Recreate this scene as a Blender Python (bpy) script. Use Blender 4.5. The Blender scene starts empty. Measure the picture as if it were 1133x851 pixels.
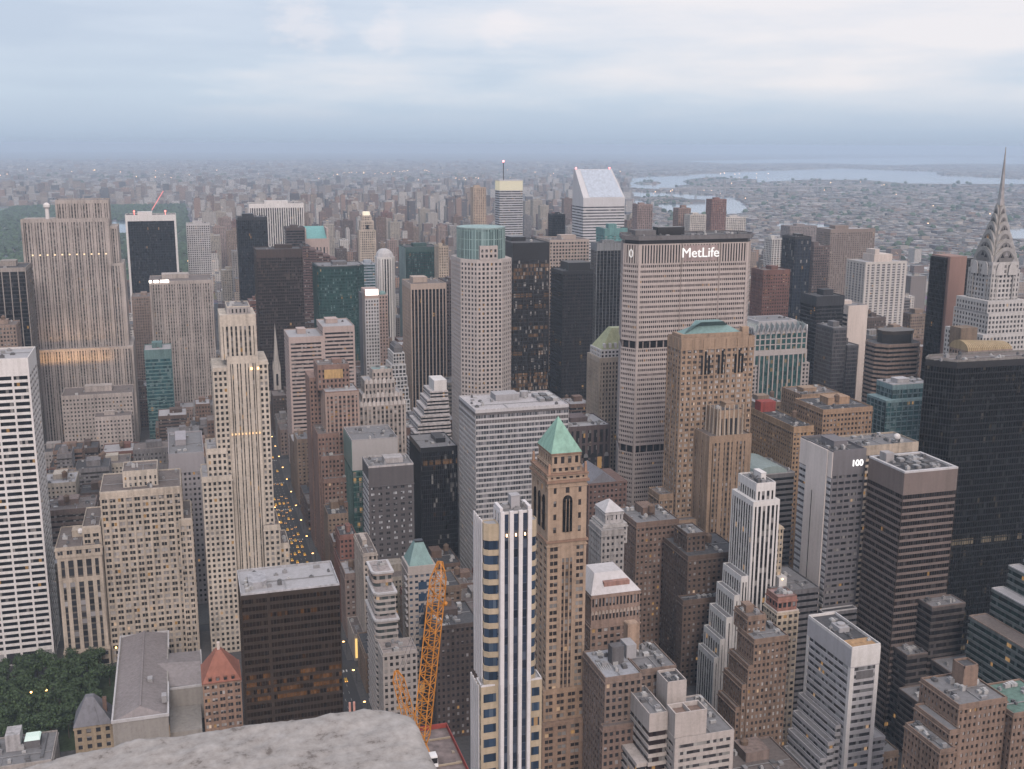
import bpy, math, random
from mathutils import Vector, Matrix
R = math.radians
SC = bpy.context.scene
COL = SC.collection
rng = random.Random(11)

# ------------------------------------------------------------------ camera, sky, sun, exposure
cd = bpy.data.cameras.new('camera'); cam = bpy.data.objects.new('camera', cd); COL.objects.link(cam)
cr = Vector((0.9571941, -0.28941579, 0.00423674)); cu = Vector((0.0573688, 0.204044, 0.97727932)); cf = cr.cross(cu) * -1
CAM = Vector((0, 0, 317.0))
cam.matrix_world = Matrix(((cr.x, cu.x, -cf.x, CAM.x), (cr.y, cu.y, -cf.y, CAM.y), (cr.z, cu.z, -cf.z, CAM.z), (0, 0, 0, 1)))
cd.sensor_width = 36; cd.lens = 1223.5 / 1133 * 36; cd.clip_start = 0.1; cd.clip_end = 80000
SC.camera = cam
SUN_EL, SUN_AZ = 38, 186          # soft dawn light through cloud, from behind the camera

w = bpy.data.worlds.new('World'); SC.world = w; w.use_nodes = True
nt = w.node_tree; nt.nodes.clear()
def N(nt, t, **k):
    n = nt.nodes.new(t)
    for a, b in k.items(): setattr(n, a, b)
    return n
def L(nt, a, b): nt.links.new(a, b)
def math_node(nt, op, a, b=None, clamp=False):
    n = N(nt, 'ShaderNodeMath', operation=op); n.use_clamp = clamp
    for i, v in enumerate((a, b)):
        if v is None: continue
        if isinstance(v, (int, float)): n.inputs[i].default_value = v
        else: L(nt, v, n.inputs[i])
    return n.outputs[0]
def mixc(nt, f, a, b, blend='MIX'):
    n = N(nt, 'ShaderNodeMix', data_type='RGBA', blend_type=blend)
    for s, v in ((n.inputs[0], f), (n.inputs[6], a), (n.inputs[7], b)):
        if isinstance(v, (int, float)): s.default_value = v
        elif isinstance(v, (tuple, list)): s.default_value = (*v[:3], 1)
        else: L(nt, v, s)
    return n.outputs[2]
def ramp(nt, fac, stops, interp='LINEAR'):
    n = N(nt, 'ShaderNodeValToRGB'); e = n.color_ramp.elements; n.color_ramp.interpolation = interp
    while len(e) < len(stops): e.new(0.5)
    for el, (p, c) in zip(e, stops):
        el.position = p; el.color = (*c, 1) if len(c) == 3 else c
    L(nt, fac, n.inputs[0]); return n.outputs[0]
sky = N(nt, 'ShaderNodeTexSky', sky_type='NISHITA'); sky.sun_disc = False
sky.sun_elevation = R(SUN_EL); sky.sun_rotation = R(SUN_AZ); sky.altitude = 300; sky.dust_density = 2
tc = N(nt, 'ShaderNodeTexCoord'); sx = N(nt, 'ShaderNodeSeparateXYZ'); L(nt, tc.outputs['Generated'], sx.inputs[0])
zc = math_node(nt, 'MAXIMUM', sx.outputs[2], 0.0)
def cloud_noise(scale, detail, rough, flat, off):
    m = N(nt, 'ShaderNodeMapping'); L(nt, tc.outputs['Generated'], m.inputs[0]); m.inputs['Scale'].default_value = (1, 1, flat); m.inputs['Location'].default_value = off
    n = N(nt, 'ShaderNodeTexNoise'); L(nt, m.outputs[0], n.inputs['Vector'])
    n.inputs['Scale'].default_value = scale; n.inputs['Detail'].default_value = detail; n.inputs['Roughness'].default_value = rough
    return n.outputs['Fac']
broad = cloud_noise(3.0, 4, 0.5, 7.0, (3.1, 1.7, 0.4)); fine = cloud_noise(7.0, 7, 0.58, 4.5, (0.4, 5.2, 2.0)); puff = cloud_noise(24.0, 6, 0.6, 2.4, (7.7, 1.2, 4.0))
# overcast: pale blue low down, whiter above, brightest overhead and toward the east
grad = ramp(nt, zc, [(0.0, (0.40, 0.49, 0.625)), (0.012, (0.45, 0.545, 0.685)), (0.04, (0.55, 0.645, 0.77)), (0.10, (0.63, 0.695, 0.805)), (0.5, (0.78, 0.80, 0.88)), (1.0, (0.9, 0.9, 0.96))])
up = ramp(nt, zc, [(0.012, (0, 0, 0)), (0.05, (1, 1, 1))])
east = math_node(nt, 'MULTIPLY', math_node(nt, 'SUBTRACT', sx.outputs[0], 0.27), 0.95)
f1 = math_node(nt, 'ADD', math_node(nt, 'ADD', math_node(nt, 'MULTIPLY', broad, 0.7), math_node(nt, 'MULTIPLY', fine, 0.3)), math_node(nt, 'MULTIPLY', east, math_node(nt, 'MULTIPLY', zc, 5.0)))
white = math_node(nt, 'MULTIPLY', ramp(nt, f1, [(0.46, (0, 0, 0)), (0.68, (1, 1, 1))]), up)
dark = math_node(nt, 'MULTIPLY', ramp(nt, f1, [(0.32, (1, 1, 1)), (0.50, (0, 0, 0))]), up)
cloud = mixc(nt, math_node(nt, 'MULTIPLY', white, 0.8), grad, (0.90, 0.85, 0.86))
cloud = mixc(nt, math_node(nt, 'MULTIPLY', dark, 0.5), cloud, (0.43, 0.52, 0.67))
def near_dir(px_, py_, c0, c1):
    d = (cf + cr * ((px_ - 566.5) / 1223.5) - cu * ((py_ - 425.5) / 1223.5)).normalized(); v = N(nt, 'ShaderNodeVectorMath', operation='DOT_PRODUCT'); L(nt, tc.outputs['Generated'], v.inputs[0]); v.inputs[1].default_value = d
    return ramp(nt, math_node(nt, 'MULTIPLY', math_node(nt, 'SUBTRACT', 1.0, v.outputs['Value']), 100.0), [(c0, (1, 1, 1)), (c1, (0, 0, 0))])
pk_ = math_node(nt, 'MAXIMUM', math_node(nt, 'MAXIMUM', near_dir(335, 24, .01, .10), near_dir(428, 36, .005, .05)), near_dir(556, 32, .005, .05))
pf = math_node(nt, 'MULTIPLY', ramp(nt, math_node(nt, 'ADD', math_node(nt, 'MULTIPLY', puff, 0.9), math_node(nt, 'MULTIPLY', pk_, 0.32)), [(0.60, (0, 0, 0)), (0.78, (1, 1, 1))]), 0.42)
cloud = mixc(nt, math_node(nt, 'MULTIPLY', pf, pk_), cloud, (0.90, 0.84, 0.86))
# the sky behind the camera carries a warm dawn tint
south = ramp(nt, math_node(nt, 'MULTIPLY', sx.outputs[1], -1.0), [(0.0, (0, 0, 0)), (0.7, (1, 1, 1))])
cloud = mixc(nt, math_node(nt, 'MULTIPLY', south, 0.8), cloud, (1.0, 0.86, 0.89))
b1 = N(nt, 'ShaderNodeBackground'); L(nt, sky.outputs[0], b1.inputs[0]); b1.inputs[1].default_value = 0.05
b2 = N(nt, 'ShaderNodeBackground'); L(nt, cloud, b2.inputs[0]); b2.inputs[1].default_value = 0.94
add = N(nt, 'ShaderNodeMixShader'); add.inputs[0].default_value = 0.85   # cloud cover
L(nt, b1.outputs[0], add.inputs[1]); L(nt, b2.outputs[0], add.inputs[2])
wo = N(nt, 'ShaderNodeOutputWorld'); L(nt, add.outputs[0], wo.inputs[0])

sd = bpy.data.lights.new('sun', 'SUN'); sd.energy = 1.5; sd.angle = R(25); sd.color = (1.0, 0.875, 0.79)
so = bpy.data.objects.new('sun', sd); COL.objects.link(so)
sdir = Vector((math.sin(R(SUN_AZ)) * math.cos(R(SUN_EL)), math.cos(R(SUN_AZ)) * math.cos(R(SUN_EL)), math.sin(R(SUN_EL))))
so.rotation_euler = sdir.to_track_quat('Z', 'Y').to_euler(); so.location = (200, -200, 900)

SC.view_settings.view_transform = 'Standard'; SC.view_settings.look = 'None'
SC.view_settings.exposure = 0.3; SC.view_settings.gamma = 1.0; SC.view_settings.use_curve_mapping = False
SC.render.engine = 'CYCLES'
cy = SC.cycles
cy.use_denoising = True
try: cy.denoiser = 'OPENIMAGEDENOISE'
except Exception: pass
cy.max_bounces = 5; cy.diffuse_bounces = 0; cy.glossy_bounces = 2; cy.transmission_bounces = 2; cy.volume_bounces = 1
cy.sample_clamp_indirect = 4; cy.caustics_reflective = False; cy.caustics_refractive = False

def px(x, y, z):
    d = Vector((x, y, z)) - CAM; f = d.dot(cf)
    if f < 1: return None
    return 566.5 + 1223.5 * d.dot(cr) / f, 425.5 - 1223.5 * d.dot(cu) / f

# ------------------------------------------------------------------ materials
MATS = {}; GP = {}
def new_mat(key):
    m = bpy.data.materials.new(key); m.use_nodes = True
    t = m.node_tree; b = t.nodes['Principled BSDF']
    return m, t, b
def wall(c, rough=0.85, var=0.36, streak=True, name='masonry'):
    k = ('w', c, rough, var)
    if k in MATS: return MATS[k]
    m, t, b = new_mat(name)
    g = N(t, 'ShaderNodeNewGeometry')
    n1 = N(t, 'ShaderNodeTexNoise'); L(t, g.outputs['Position'], n1.inputs['Vector']); n1.inputs['Scale'].default_value = 0.05; n1.inputs['Detail'].default_value = 6
    mp = N(t, 'ShaderNodeMapping'); L(t, g.outputs['Position'], mp.inputs[0]); mp.inputs['Scale'].default_value = (0.5, 0.5, 0.03)
    n2 = N(t, 'ShaderNodeTexNoise'); L(t, mp.outputs[0], n2.inputs['Vector']); n2.inputs['Scale'].default_value = 1.0; n2.inputs['Detail'].default_value = 4
    n3 = N(t, 'ShaderNodeTexNoise'); L(t, g.outputs['Position'], n3.inputs['Vector']); n3.inputs['Scale'].default_value = 0.7; n3.inputs['Detail'].default_value = 3
    s = math_node(t, 'ADD', math_node(t, 'MULTIPLY', n1.outputs['Fac'], 0.3), math_node(t, 'ADD', math_node(t, 'MULTIPLY', n2.outputs['Fac'], 0.45), math_node(t, 'MULTIPLY', n3.outputs['Fac'], 0.25)))
    lo = tuple(x * (1 - var * 1.3) for x in c); hi = tuple(min(0.9, x * (1 + var * 1.1)) for x in c)
    lo = (lo[0], lo[1], lo[2] * 0.97)
    L(t, ramp(t, s, [(0.33, lo), (0.5, c), (0.68, hi)]), b.inputs['Base Color'])
    b.inputs['Roughness'].default_value = rough
    MATS[k] = m; return m
def plain(c, rough=0.6, metal=0.0, name='paint'):
    k = ('p', c, rough, metal)
    if k in MATS: return MATS[k]
    m, t, b = new_mat(name)
    g = N(t, 'ShaderNodeNewGeometry'); n1 = N(t, 'ShaderNodeTexNoise'); L(t, g.outputs['Position'], n1.inputs['Vector'])
    n1.inputs['Scale'].default_value = 0.35; n1.inputs['Detail'].default_value = 5
    L(t, ramp(t, n1.outputs['Fac'], [(0.3, tuple(x * 0.8 for x in c)), (0.7, tuple(min(.95, x * 1.15) for x in c))]), b.inputs['Base Color'])
    b.inputs['Roughness'].default_value = rough; b.inputs['Metallic'].default_value = metal
    MATS[k] = m; return m
def glass(c, lit=0.02, blind=0.25, cell=None, rough=0.12, warm=(1.0, 0.55, 0.2), power=1.0, blindc=(0.30, 0.29, 0.28), rows=False, spec=0.3):
    """window glass seen from outside: dark panes, some with blinds, a few lit rooms"""
    args = dict(c=c, lit=lit, blind=blind, rough=rough, warm=warm, power=power, blindc=blindc, rows=rows, spec=spec)
    k = ('g', c, lit, blind, cell, rough, warm, power, blindc, rows, spec)
    if k in MATS: return MATS[k]
    m, t, b = new_mat('window_glass'); GP[m.name] = args
    g = N(t, 'ShaderNodeNewGeometry')
    if cell:
        s_ = N(t, 'ShaderNodeSeparateXYZ'); L(t, g.outputs['Position'], s_.inputs[0]); a = N(t, 'ShaderNodeCombineXYZ'); rnd = math_node(t, 'MULTIPLY', N(t, 'ShaderNodeObjectInfo').outputs['Random'], 917.0)
        kx, kz = cell[0], cell[1]; z0_ = cell[2] if len(cell) > 2 else 0
        if kx:
            L(t, math_node(t, 'ADD', math_node(t, 'DIVIDE', s_.outputs[0], kx), .137), a.inputs[0]); L(t, math_node(t, 'ADD', math_node(t, 'DIVIDE', s_.outputs[1], kx), .211), a.inputs[1])
        else: L(t, rnd, a.inputs[0])
        L(t, math_node(t, 'DIVIDE', math_node(t, 'SUBTRACT', s_.outputs[2], z0_), kz) if kz else rnd, a.inputs[2])
        f = N(t, 'ShaderNodeVectorMath', operation='FLOOR'); L(t, a.outputs[0], f.inputs[0])
        wn = N(t, 'ShaderNodeTexWhiteNoise', noise_dimensions='3D'); L(t, f.outputs[0], wn.inputs['Vector'])
    else:
        oi = N(t, 'ShaderNodeObjectInfo')
        s = math_node(t, 'ADD', math_node(t, 'MULTIPLY', oi.outputs['Random'], 37.3), math_node(t, 'MULTIPLY', g.outputs['Random Per Island'], 91.7))
        wn = N(t, 'ShaderNodeTexWhiteNoise', noise_dimensions='1D'); L(t, s, wn.inputs['W'])
    r = wn.outputs['Value']; sc = N(t, 'ShaderNodeSeparateColor'); L(t, wn.outputs['Color'], sc.inputs[0])
    tint = mixc(t, sc.outputs[0], tuple(x * 0.6 for x in c), tuple(x * 1.6 for x in c))
    isb = math_node(t, 'LESS_THAN', sc.outputs[1], blind)
    bl = mixc(t, sc.outputs[2], tuple(x * 0.5 for x in blindc), blindc)
    col = mixc(t, isb, tint, bl)
    L(t, col, b.inputs['Base Color'])
    if not cell:
        oz = N(t, 'ShaderNodeSeparateXYZ'); L(t, N(t, 'ShaderNodeTexCoord').outputs['Object'], oz.inputs[0])
        half = math_node(t, 'GREATER_THAN', oz.outputs[2], math_node(t, 'MULTIPLY', math_node(t, 'SUBTRACT', sc.outputs[0], .62), 2.2)); isb = math_node(t, 'MULTIPLY', isb, half); L(t, mixc(t, isb, tint, bl), b.inputs['Base Color'])
    L(t, math_node(t, 'MULTIPLY', math_node(t, 'ADD', .25, sc.outputs[2]), spec * 1.3), b.inputs['Specular IOR Level'])
    L(t, math_node(t, 'ADD', rough, math_node(t, 'MULTIPLY', isb, 0.3)), b.inputs['Roughness'])
    if lit > 0:
        il = math_node(t, 'LESS_THAN', r, lit)
        if rows:   # whole storeys switched on, in ragged runs
            zz = N(t, 'ShaderNodeSeparateXYZ'); L(t, g.outputs['Position'], zz.inputs[0])
            fl = math_node(t, 'FLOOR', math_node(t, 'DIVIDE', zz.outputs[2], cell[1]))
            w1 = N(t, 'ShaderNodeTexWhiteNoise', noise_dimensions='1D'); L(t, math_node(t, 'ADD', fl, 0.31), w1.inputs['W'])
            nn = N(t, 'ShaderNodeTexNoise'); cx = N(t, 'ShaderNodeCombineXYZ')
            L(t, math_node(t, 'MULTIPLY', zz.outputs[0], 0.08), cx.inputs[0]); L(t, math_node(t, 'MULTIPLY', fl, 7.7), cx.inputs[1]); L(t, cx.outputs[0], nn.inputs['Vector']); nn.inputs['Scale'].default_value = 1.0
            on = math_node(t, 'MULTIPLY', math_node(t, 'LESS_THAN', w1.outputs['Value'], rows), math_node(t, 'GREATER_THAN', nn.outputs['Fac'], 0.47))
            on = math_node(t, 'MULTIPLY', on, math_node(t, 'GREATER_THAN', r, 0.25))
            il = math_node(t, 'MAXIMUM', il, on)
        e = math_node(t, 'MULTIPLY', il, math_node(t, 'ADD', 0.25 * power, math_node(t, 'MULTIPLY', sc.outputs[0], 0.75 * power)))
        b.inputs['Emission Color'].default_value = (*warm, 1); L(t, e, b.inputs['Emission Strength'])
    MATS[k] = m; return m
def cells(gm, cell):
    return glass(cell=cell, **GP[gm.name])
def glow_mat(c, s):
    k = ('e', c, s)
    if k in MATS: return MATS[k]
    m, t, b = new_mat('glow_surface'); b.inputs['Base Color'].default_value = (0.3, 0.3, 0.3, 1)
    b.inputs['Emission Color'].default_value = (*c, 1); b.inputs['Emission Strength'].default_value = s
    MATS[k] = m; return m

# ------------------------------------------------------------------ mesh builder
class MB:
    def __init__(s): s.v = []; s.f = []
    def add(s, vs, fs):
        o = len(s.v); s.v += vs; s.f += [tuple(i + o for i in f) for f in fs]
    def box(s, x0, x1, y0, y1, z0, z1):
        s.add([(x0, y0, z0), (x1, y0, z0), (x1, y1, z0), (x0, y1, z0), (x0, y0, z1), (x1, y0, z1), (x1, y1, z1), (x0, y1, z1)],
              [(3, 2, 1, 0), (4, 5, 6, 7), (0, 1, 5, 4), (1, 2, 6, 5), (2, 3, 7, 6), (3, 0, 4, 7)])
    def prism(s, poly, z0, z1, top=None):
        n = len(poly); top = top or poly
        s.add([(p[0], p[1], z0) for p in poly] + [(p[0], p[1], z1) for p in top],
              [tuple(range(n - 1, -1, -1)), tuple(range(n, 2 * n))] + [(i, (i + 1) % n, n + (i + 1) % n, n + i) for i in range(n)])
    def cone(s, poly, z0, apex):
        n = len(poly)
        s.add([(p[0], p[1], z0) for p in poly] + [apex], [tuple(range(n - 1, -1, -1))] + [(i, (i + 1) % n, n) for i in range(n)])
    def cyl(s, x, y, z0, z1, r, n=10, r2=None):
        p = [(x + r * math.cos(2 * math.pi * i / n), y + r * math.sin(2 * math.pi * i / n)) for i in range(n)]
        q = None if r2 is None else [(x + r2 * math.cos(2 * math.pi * i / n), y + r2 * math.sin(2 * math.pi * i / n)) for i in range(n)]
        s.prism(p, z0, z1, q)
    def obox(s, c, u, hw, n, d0, d1, z0, z1):
        """box on a wall: centre c, along u (half width hw), from depth d0 to d1 along the outward normal n"""
        pts = [(c[0] + u[0] * a + n[0] * d, c[1] + u[1] * a + n[1] * d) for a, d in ((-hw, d1), (hw, d1), (hw, d0), (-hw, d0))]
        s.prism(pts, z0, z1)
    def bar(s, a, b, r, n=4):
        a = Vector(a); b = Vector(b); d = b - a
        if d.length < 1e-6: return
        q = d.normalized().to_track_quat('Z', 'Y'); vs = []
        for e in (a, b):
            for i in range(n):
                t = 2 * math.pi * (i + .5) / n
                vs.append(tuple(e + q @ Vector((r * math.cos(t), r * math.sin(t), 0))))
        s.add(vs, [tuple(range(n - 1, -1, -1)), tuple(range(n, 2 * n))] + [(i, (i + 1) % n, n + (i + 1) % n, n + i) for i in range(n)])
    def ball(s, x, y, z, r, n=8, m=5):
        vs = []; fs = []
        for j in range(m + 1):
            th = math.pi * j / m
            for i in range(n):
                t = 2 * math.pi * i / n; vs.append((x + r * math.sin(th) * math.cos(t), y + r * math.sin(th) * math.sin(t), z + r * math.cos(th)))
        for j in range(m):
            for i in range(n):
                fs.append((j * n + i, (j + 1) * n + i, (j + 1) * n + (i + 1) % n, j * n + (i + 1) % n))
        s.add(vs, fs)
    def mesh(s, name, mat, org=(0, 0, 0)):
        me = bpy.data.meshes.new(name)
        me.from_pydata([(a - org[0], b - org[1], c - org[2]) for a, b, c in s.v], [], s.f)
        me.materials.append(mat); me.update(); return me
def link(name, me, parent=None, loc=(0, 0, 0), rz=0):
    o = bpy.data.objects.new(name, me); COL.objects.link(o)
    o.location = loc; o.rotation_euler = (0, 0, rz)
    if parent: o.parent = parent
    return o
def struct(name, mb, mat):
    o = link(name, mb.mesh(name, mat)); o['kind'] = 'structure'; return o

def rect(x0, x1, y0, y1): return [(x0, y0), (x1, y0), (x1, y1), (x0, y1)]
def chamf(x0, x1, y0, y1, c, cy=None):
    d = cy or c
    return [(x0 + c, y0), (x1 - c, y0), (x1, y0 + d), (x1, y1 - d), (x1 - c, y1), (x0 + c, y1), (x0, y1 - d), (x0, y0 + d)]
def inset(poly, d):
    n = len(poly); E = []
    for i in range(n):
        a = Vector(poly[i]); b = Vector(poly[(i + 1) % n]); u = (b - a).normalized(); nn = Vector((u.y, -u.x))
        E.append((a - nn * d, u))
    out = []
    for i in range(n):
        p, u = E[i - 1]; q, v = E[i]
        cr_ = u.x * v.y - u.y * v.x
        if abs(cr_) < 1e-6: out.append((q.x, q.y)); continue
        t = ((q.x - p.x) * v.y - (q.y - p.y) * v.x) / cr_
        out.append((p.x + u.x * t, p.y + u.y * t))
    return out
def edges(poly):
    n = len(poly)
    for i in range(n):
        a = Vector(poly[i]); b = Vector(poly[(i + 1) % n]); l = (b - a).length; u = (b - a) / l
        nn = Vector((u.y, -u.x)); m = (a + b) / 2
        yield a, b, l, u, nn, nn.dot(Vector((CAM.x, CAM.y)) - m) > 0

# ------------------------------------------------------------------ things
HEROES = []
def tag(o, label=None, cat=None, group=None, kind=None):
    if label: o['label'] = label
    if cat: o['category'] = cat
    if group: o['group'] = group
    if kind: o['kind'] = kind
    return o

class Tower:
    def __init__(s, name, label, cat, cx, cy, ref=None, vb=None):
        s.root = bpy.data.objects.new(name, None); COL.objects.link(s.root); s.root.empty_display_size = 5
        s.org = (cx, cy, 0); s.root.location = s.org
        tag(s.root, label, cat); s.acc = {}; s.panes = []; s.ref = ref; s.vb = vb; s.polys = []; s.ztop = 0
    def mb(s, name, mat):
        k = (name, mat.name)
        if k not in s.acc: s.acc[k] = (MB(), name, mat)
        return s.acc[k][0]
    def part(s, name, mb, mat, parent=None):
        return link(name, mb.mesh(name, mat, s.org), parent or s.root)
    def tier(s, poly, z0, z1, st):
        if isinstance(poly[0], (int, float)): poly = rect(*poly)
        s.polys.append((poly, z1)); s.ztop = max(s.ztop, z1)
        k = st['k']; wm = st['wall']; W = s.mb('wall', wm)
        top = st.get('top', 1.5); bot = st.get('bot', 0); r = st.get('r', 0.4)
        zt = z1 - top; zb = z0 + bot; nf = max(1, round((zt - zb) / st.get('fh', 3.6))); fh = (zt - zb) / nf
        sp = st.get('sp', 0.42) * fh; bw = st.get('bw', 3.2); pf = st.get('pf', 0.4)
        if k == 'blank': W.prism(poly, z0, z1); return
        near = st.get('near', False); gm = st['glass']
        W.prism(poly, zt, z1)
        if bot: W.prism(poly, z0, zb)
        core = inset(poly, r)
        if k in ('punch', 'grid'):
            if near: W.prism(core, zb, zt)
            else: s.mb('glazing', gm).prism(core, zb, zt)
            for i in range(nf): W.prism(poly, zb + i * fh, zb + i * fh + sp)
            if st.get('cornice', k == 'punch'):
                W.prism(inset(poly, -.45), zt + .15, zt + .15 + min(.7, top * .3))
                for i in {3, nf - 3} if nf > 9 else (): W.prism(inset(poly, -.22), zb + i * fh + .05, zb + i * fh + .45)
            for a, b, l, u, n, vis in edges(poly):
                nb = max(1, round(l / bw)); w = l / nb; ph = w * pf / 2
                for i in range(nb + 1):
                    t = min(max(i * w, ph * .6), l - ph * .6); c = a + u * t
                    W.obox(c, u, ph if 0 < i < nb else ph * .6, n, -r - .05, 0.04, zb, zt)
                if st.get('rib') and vis:
                    for i in range(0, nb + 1, st['rib']):
                        c = a + u * min(max(i * w, .5), l - .5); W.obox(c, u, 0.45, n, -.1, 0.5, zb, z1 + st.get('ribup', 0))
                if near and vis:
                    sub = st.get('sub', 1); pw = (w * (1 - pf)) / sub; phh = fh - sp
                    for i in range(nb):
                        for q in range(sub):
                            c = a + u * (i * w + w * pf / 2 + pw * (q + .5)) - n * (r - 0.03)
                            for j in range(nf):
                                s.panes.append((c.x, c.y, zb + j * fh + sp + phh / 2, pw * (0.98 if sub == 1 else 0.86), phh, math.atan2(u.y, u.x), gm))
        elif k == 'ribbon':
            for i in range(nf): W.prism(poly, zb + i * fh, zb + i * fh + sp)
            if near:
                gm = cells(gm, (1.6, None)); W.prism(inset(poly, r + .5), zb, zt)
                for i in range(nf):
                    b = MB(); b.prism(core, zb + i * fh + sp - .05, zb + (i + 1) * fh + .05)
                    s.part('window_band', b, gm)
            else: s.mb('glazing', gm).prism(core, zb, zt)
            pw = st.get('pw', 0)
            if pw:
                pm = s.mb('pier', st.get('pierm', wm))
                for a, b, l, u, n, vis in edges(poly):
                    nb = max(1, round(l / bw)); w = l / nb
                    for i in range(nb + 1):
                        t = min(max(i * w, pw / 2), l - pw / 2); pm.obox(a + u * t, u, pw / 2, n, -r, st.get('pout', 0.05), zb, zt)
        elif k == 'stripe':
            sm = s.mb('spandrel', st.get('sm', wm))
            inn = inset(poly, r * .55)
            if near: W.prism(inset(poly, r + .25), zb, zt)
            else: s.mb('glazing', gm).prism(core, zb, zt)
            for i in range(nf): sm.prism(inn, zb + i * fh, zb + i * fh + sp)
            for a, b, l, u, n, vis in edges(poly):
                nb = max(1, round(l / bw)); w = l / nb; ph = w * pf / 2; pts = st.get('pat')
                for i in range(nb + 1):
                    h = ph
                    if st.get('wide') and i % st['wide'] == 0: h = ph * 1.9
                    t = min(max(i * w, h), l - h); W.obox(a + u * t, u, h, n, -r - .3, 0.04, zb, zt + st.get('rise', 0) * (1 if 0 < i < nb else 0))
                if near and vis:
                    gs_m = cells(gm, (None, round(fh, 2), round(zb, 1)))
                    for i in range(nb):
                        c = a + u * (i * w + w / 2); bmb = MB(); bmb.obox(c, u, w * (1 - pf) / 2 + .05, n, -r - .28, -r + .02, zb, zt)
                        s.part('window_strip', bmb, gs_m)
        elif k == 'curtain':
            s.mb('glazing', gm).prism(core, zb, zt)
            mm = s.mb('mullion', st.get('mull', wm)); mt = st.get('mt', 0.3)
            for i in range(nf): mm.prism(inset(poly, r - .1), zb + i * fh, zb + i * fh + sp)
            for a, b, l, u, n, vis in edges(poly):
                nb = max(1, round(l / bw)); w = l / nb
                for i in range(nb + 1):
                    t = min(max(i * w, mt / 2), l - mt / 2); mm.obox(a + u * t, u, mt / 2, n, -r, 0.0, zb, zt)
    def roof(s, poly, z, mat, par=1.0, wallm=None, n=3, bulk=True, tank=False, seed=0, bm=None):
        if isinstance(poly[0], (int, float)): poly = rect(*poly)
        rr = random.Random(seed + int(z * 10))
        b = MB(); b.prism(inset(poly, 0.35), z - .3, z + 0.12); s.part('roof', b, mat)
        if wallm and par:
            W = MB()
            for a, c, l, u, nn, vis in edges(poly):
                W.obox((a + c) / 2, u, l / 2 - .01, nn, -.45, -.02, z - .2, z + par)
            s.part('parapet', W, wallm)
        xs = [p[0] for p in poly]; ys = [p[1] for p in poly]
        x0, x1, y0, y1 = min(xs), max(xs), min(ys), max(ys); w = x1 - x0; d = y1 - y0
        if w < 5 or d < 5: return
        if bulk:
            bw = w * rr.uniform(.25, .45); bd = d * rr.uniform(.25, .45); bx = x0 + (w - bw) * rr.uniform(.25, .75); by = y0 + (d - bd) * rr.uniform(.4, .8)
            b = MB(); h = rr.uniform(3, 5.5); b.box(bx, bx + bw, by, by + bd, z, z + h); b.box(bx - .15, bx + bw + .15, by - .15, by + bd + .15, z + h, z + h + .3); s.part('bulkhead', b, bm or wallm or mat)
        nearby = (Vector((x0, y0, z)) - CAM).length < 950
        for i in range(n * 3 if nearby else n):
            sx_ = rr.uniform(.9, 3.0); sy_ = rr.uniform(.9, 3.0); ux = rr.uniform(x0 + 1, x1 - 1 - sx_); uy = rr.uniform(y0 + 1, y1 - 1 - sy_); h = rr.uniform(.7, 2.2)
            b = MB(); b.box(ux, ux + sx_, uy, uy + sy_, z, z + h)
            if rr.random() < .6: b.cyl(ux + sx_ / 2, uy + sy_ / 2, z + h, z + h + .5, min(sx_, sy_) * .38, 10)
            s.part('roof_vent', b, ROOFU[i % 3])
        if nearby and n:
            b = MB(); yy = y0 + d * rr.uniform(.3, .7); b.bar((x0 + 1.2, yy, z + .5), (x1 - 1.2, yy, z + .5), .22); xx = x0 + w * rr.uniform(.3, .7); b.bar((xx, y0 + 1.2, z + .45), (xx, yy, z + .45), .2); s.part('roof_duct', b, ROOFU[0])
        if tank: s.tank(x0 + w * rr.uniform(.2, .8), y0 + d * rr.uniform(.2, .7), z)
    def tank(s, x, y, z, r=2.0):
        b = MB()
        for i in range(4): b.bar((x + 1.3 * (-1) ** i, y + 1.3 * (1 if i < 2 else -1), z), (x + 1.3 * (-1) ** i, y + 1.3 * (1 if i < 2 else -1), z + 3), .15)
        b.cyl(x, y, z + 3, z + 7, r, 12); b.cyl(x, y, z + 7.01, z + 8.6, r * 1.08, 12, .1); s.part('water_tank', b, TANKM)
    def finish(s):
        for b, name, mat in s.acc.values():
            if b.v: s.part(name, b, mat)
        if s.panes:
            s.panes.sort(key=lambda p: (Vector(p[:3]) - CAM).length)
            near, rest = s.panes[:96], s.panes[96:]; cache = {}
            for x, y, z, w_, h, rz, gm in near:
                k = (round(w_, 2), round(h, 2), gm.name)
                if k not in cache:
                    b = MB(); b.box(-w_ / 2, w_ / 2, 0, .1, -h / 2, h / 2); cache[k] = b.mesh('window', gm)
                link('window', cache[k], s.root, (x - s.org[0], y - s.org[1], z), rz)
            if rest:
                by = {}
                for p in rest: by.setdefault(p[6].name, []).append(p)
                for ps in by.values():
                    b = MB()
                    for x, y, z, w_, h, rz, gm in ps:
                        u = (math.cos(rz), math.sin(rz)); b.obox((x, y), u, w_ / 2, (u[1], -u[0]), -.1, 0, z - h / 2, z + h / 2)
                    s.part('windows', b, ps[0][6])['kind'] = 'stuff'
        xs = []; ys = []
        for poly, z in s.polys:
            for p in poly:
                for zz in (z, 0):
                    q = px(p[0], p[1], zz)
                    if q: xs.append(q[0]); ys.append(q[1])
        if xs: HEROES.append(dict(ref=s.ref, x0=min(xs), x1=max(xs), top=min(ys), vb=s.vb or 851, y0=min(p[1] for pl, z in s.polys for p in pl), polys=[pl for pl, z in s.polys], ztop=s.ztop))
        return s.root

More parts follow.
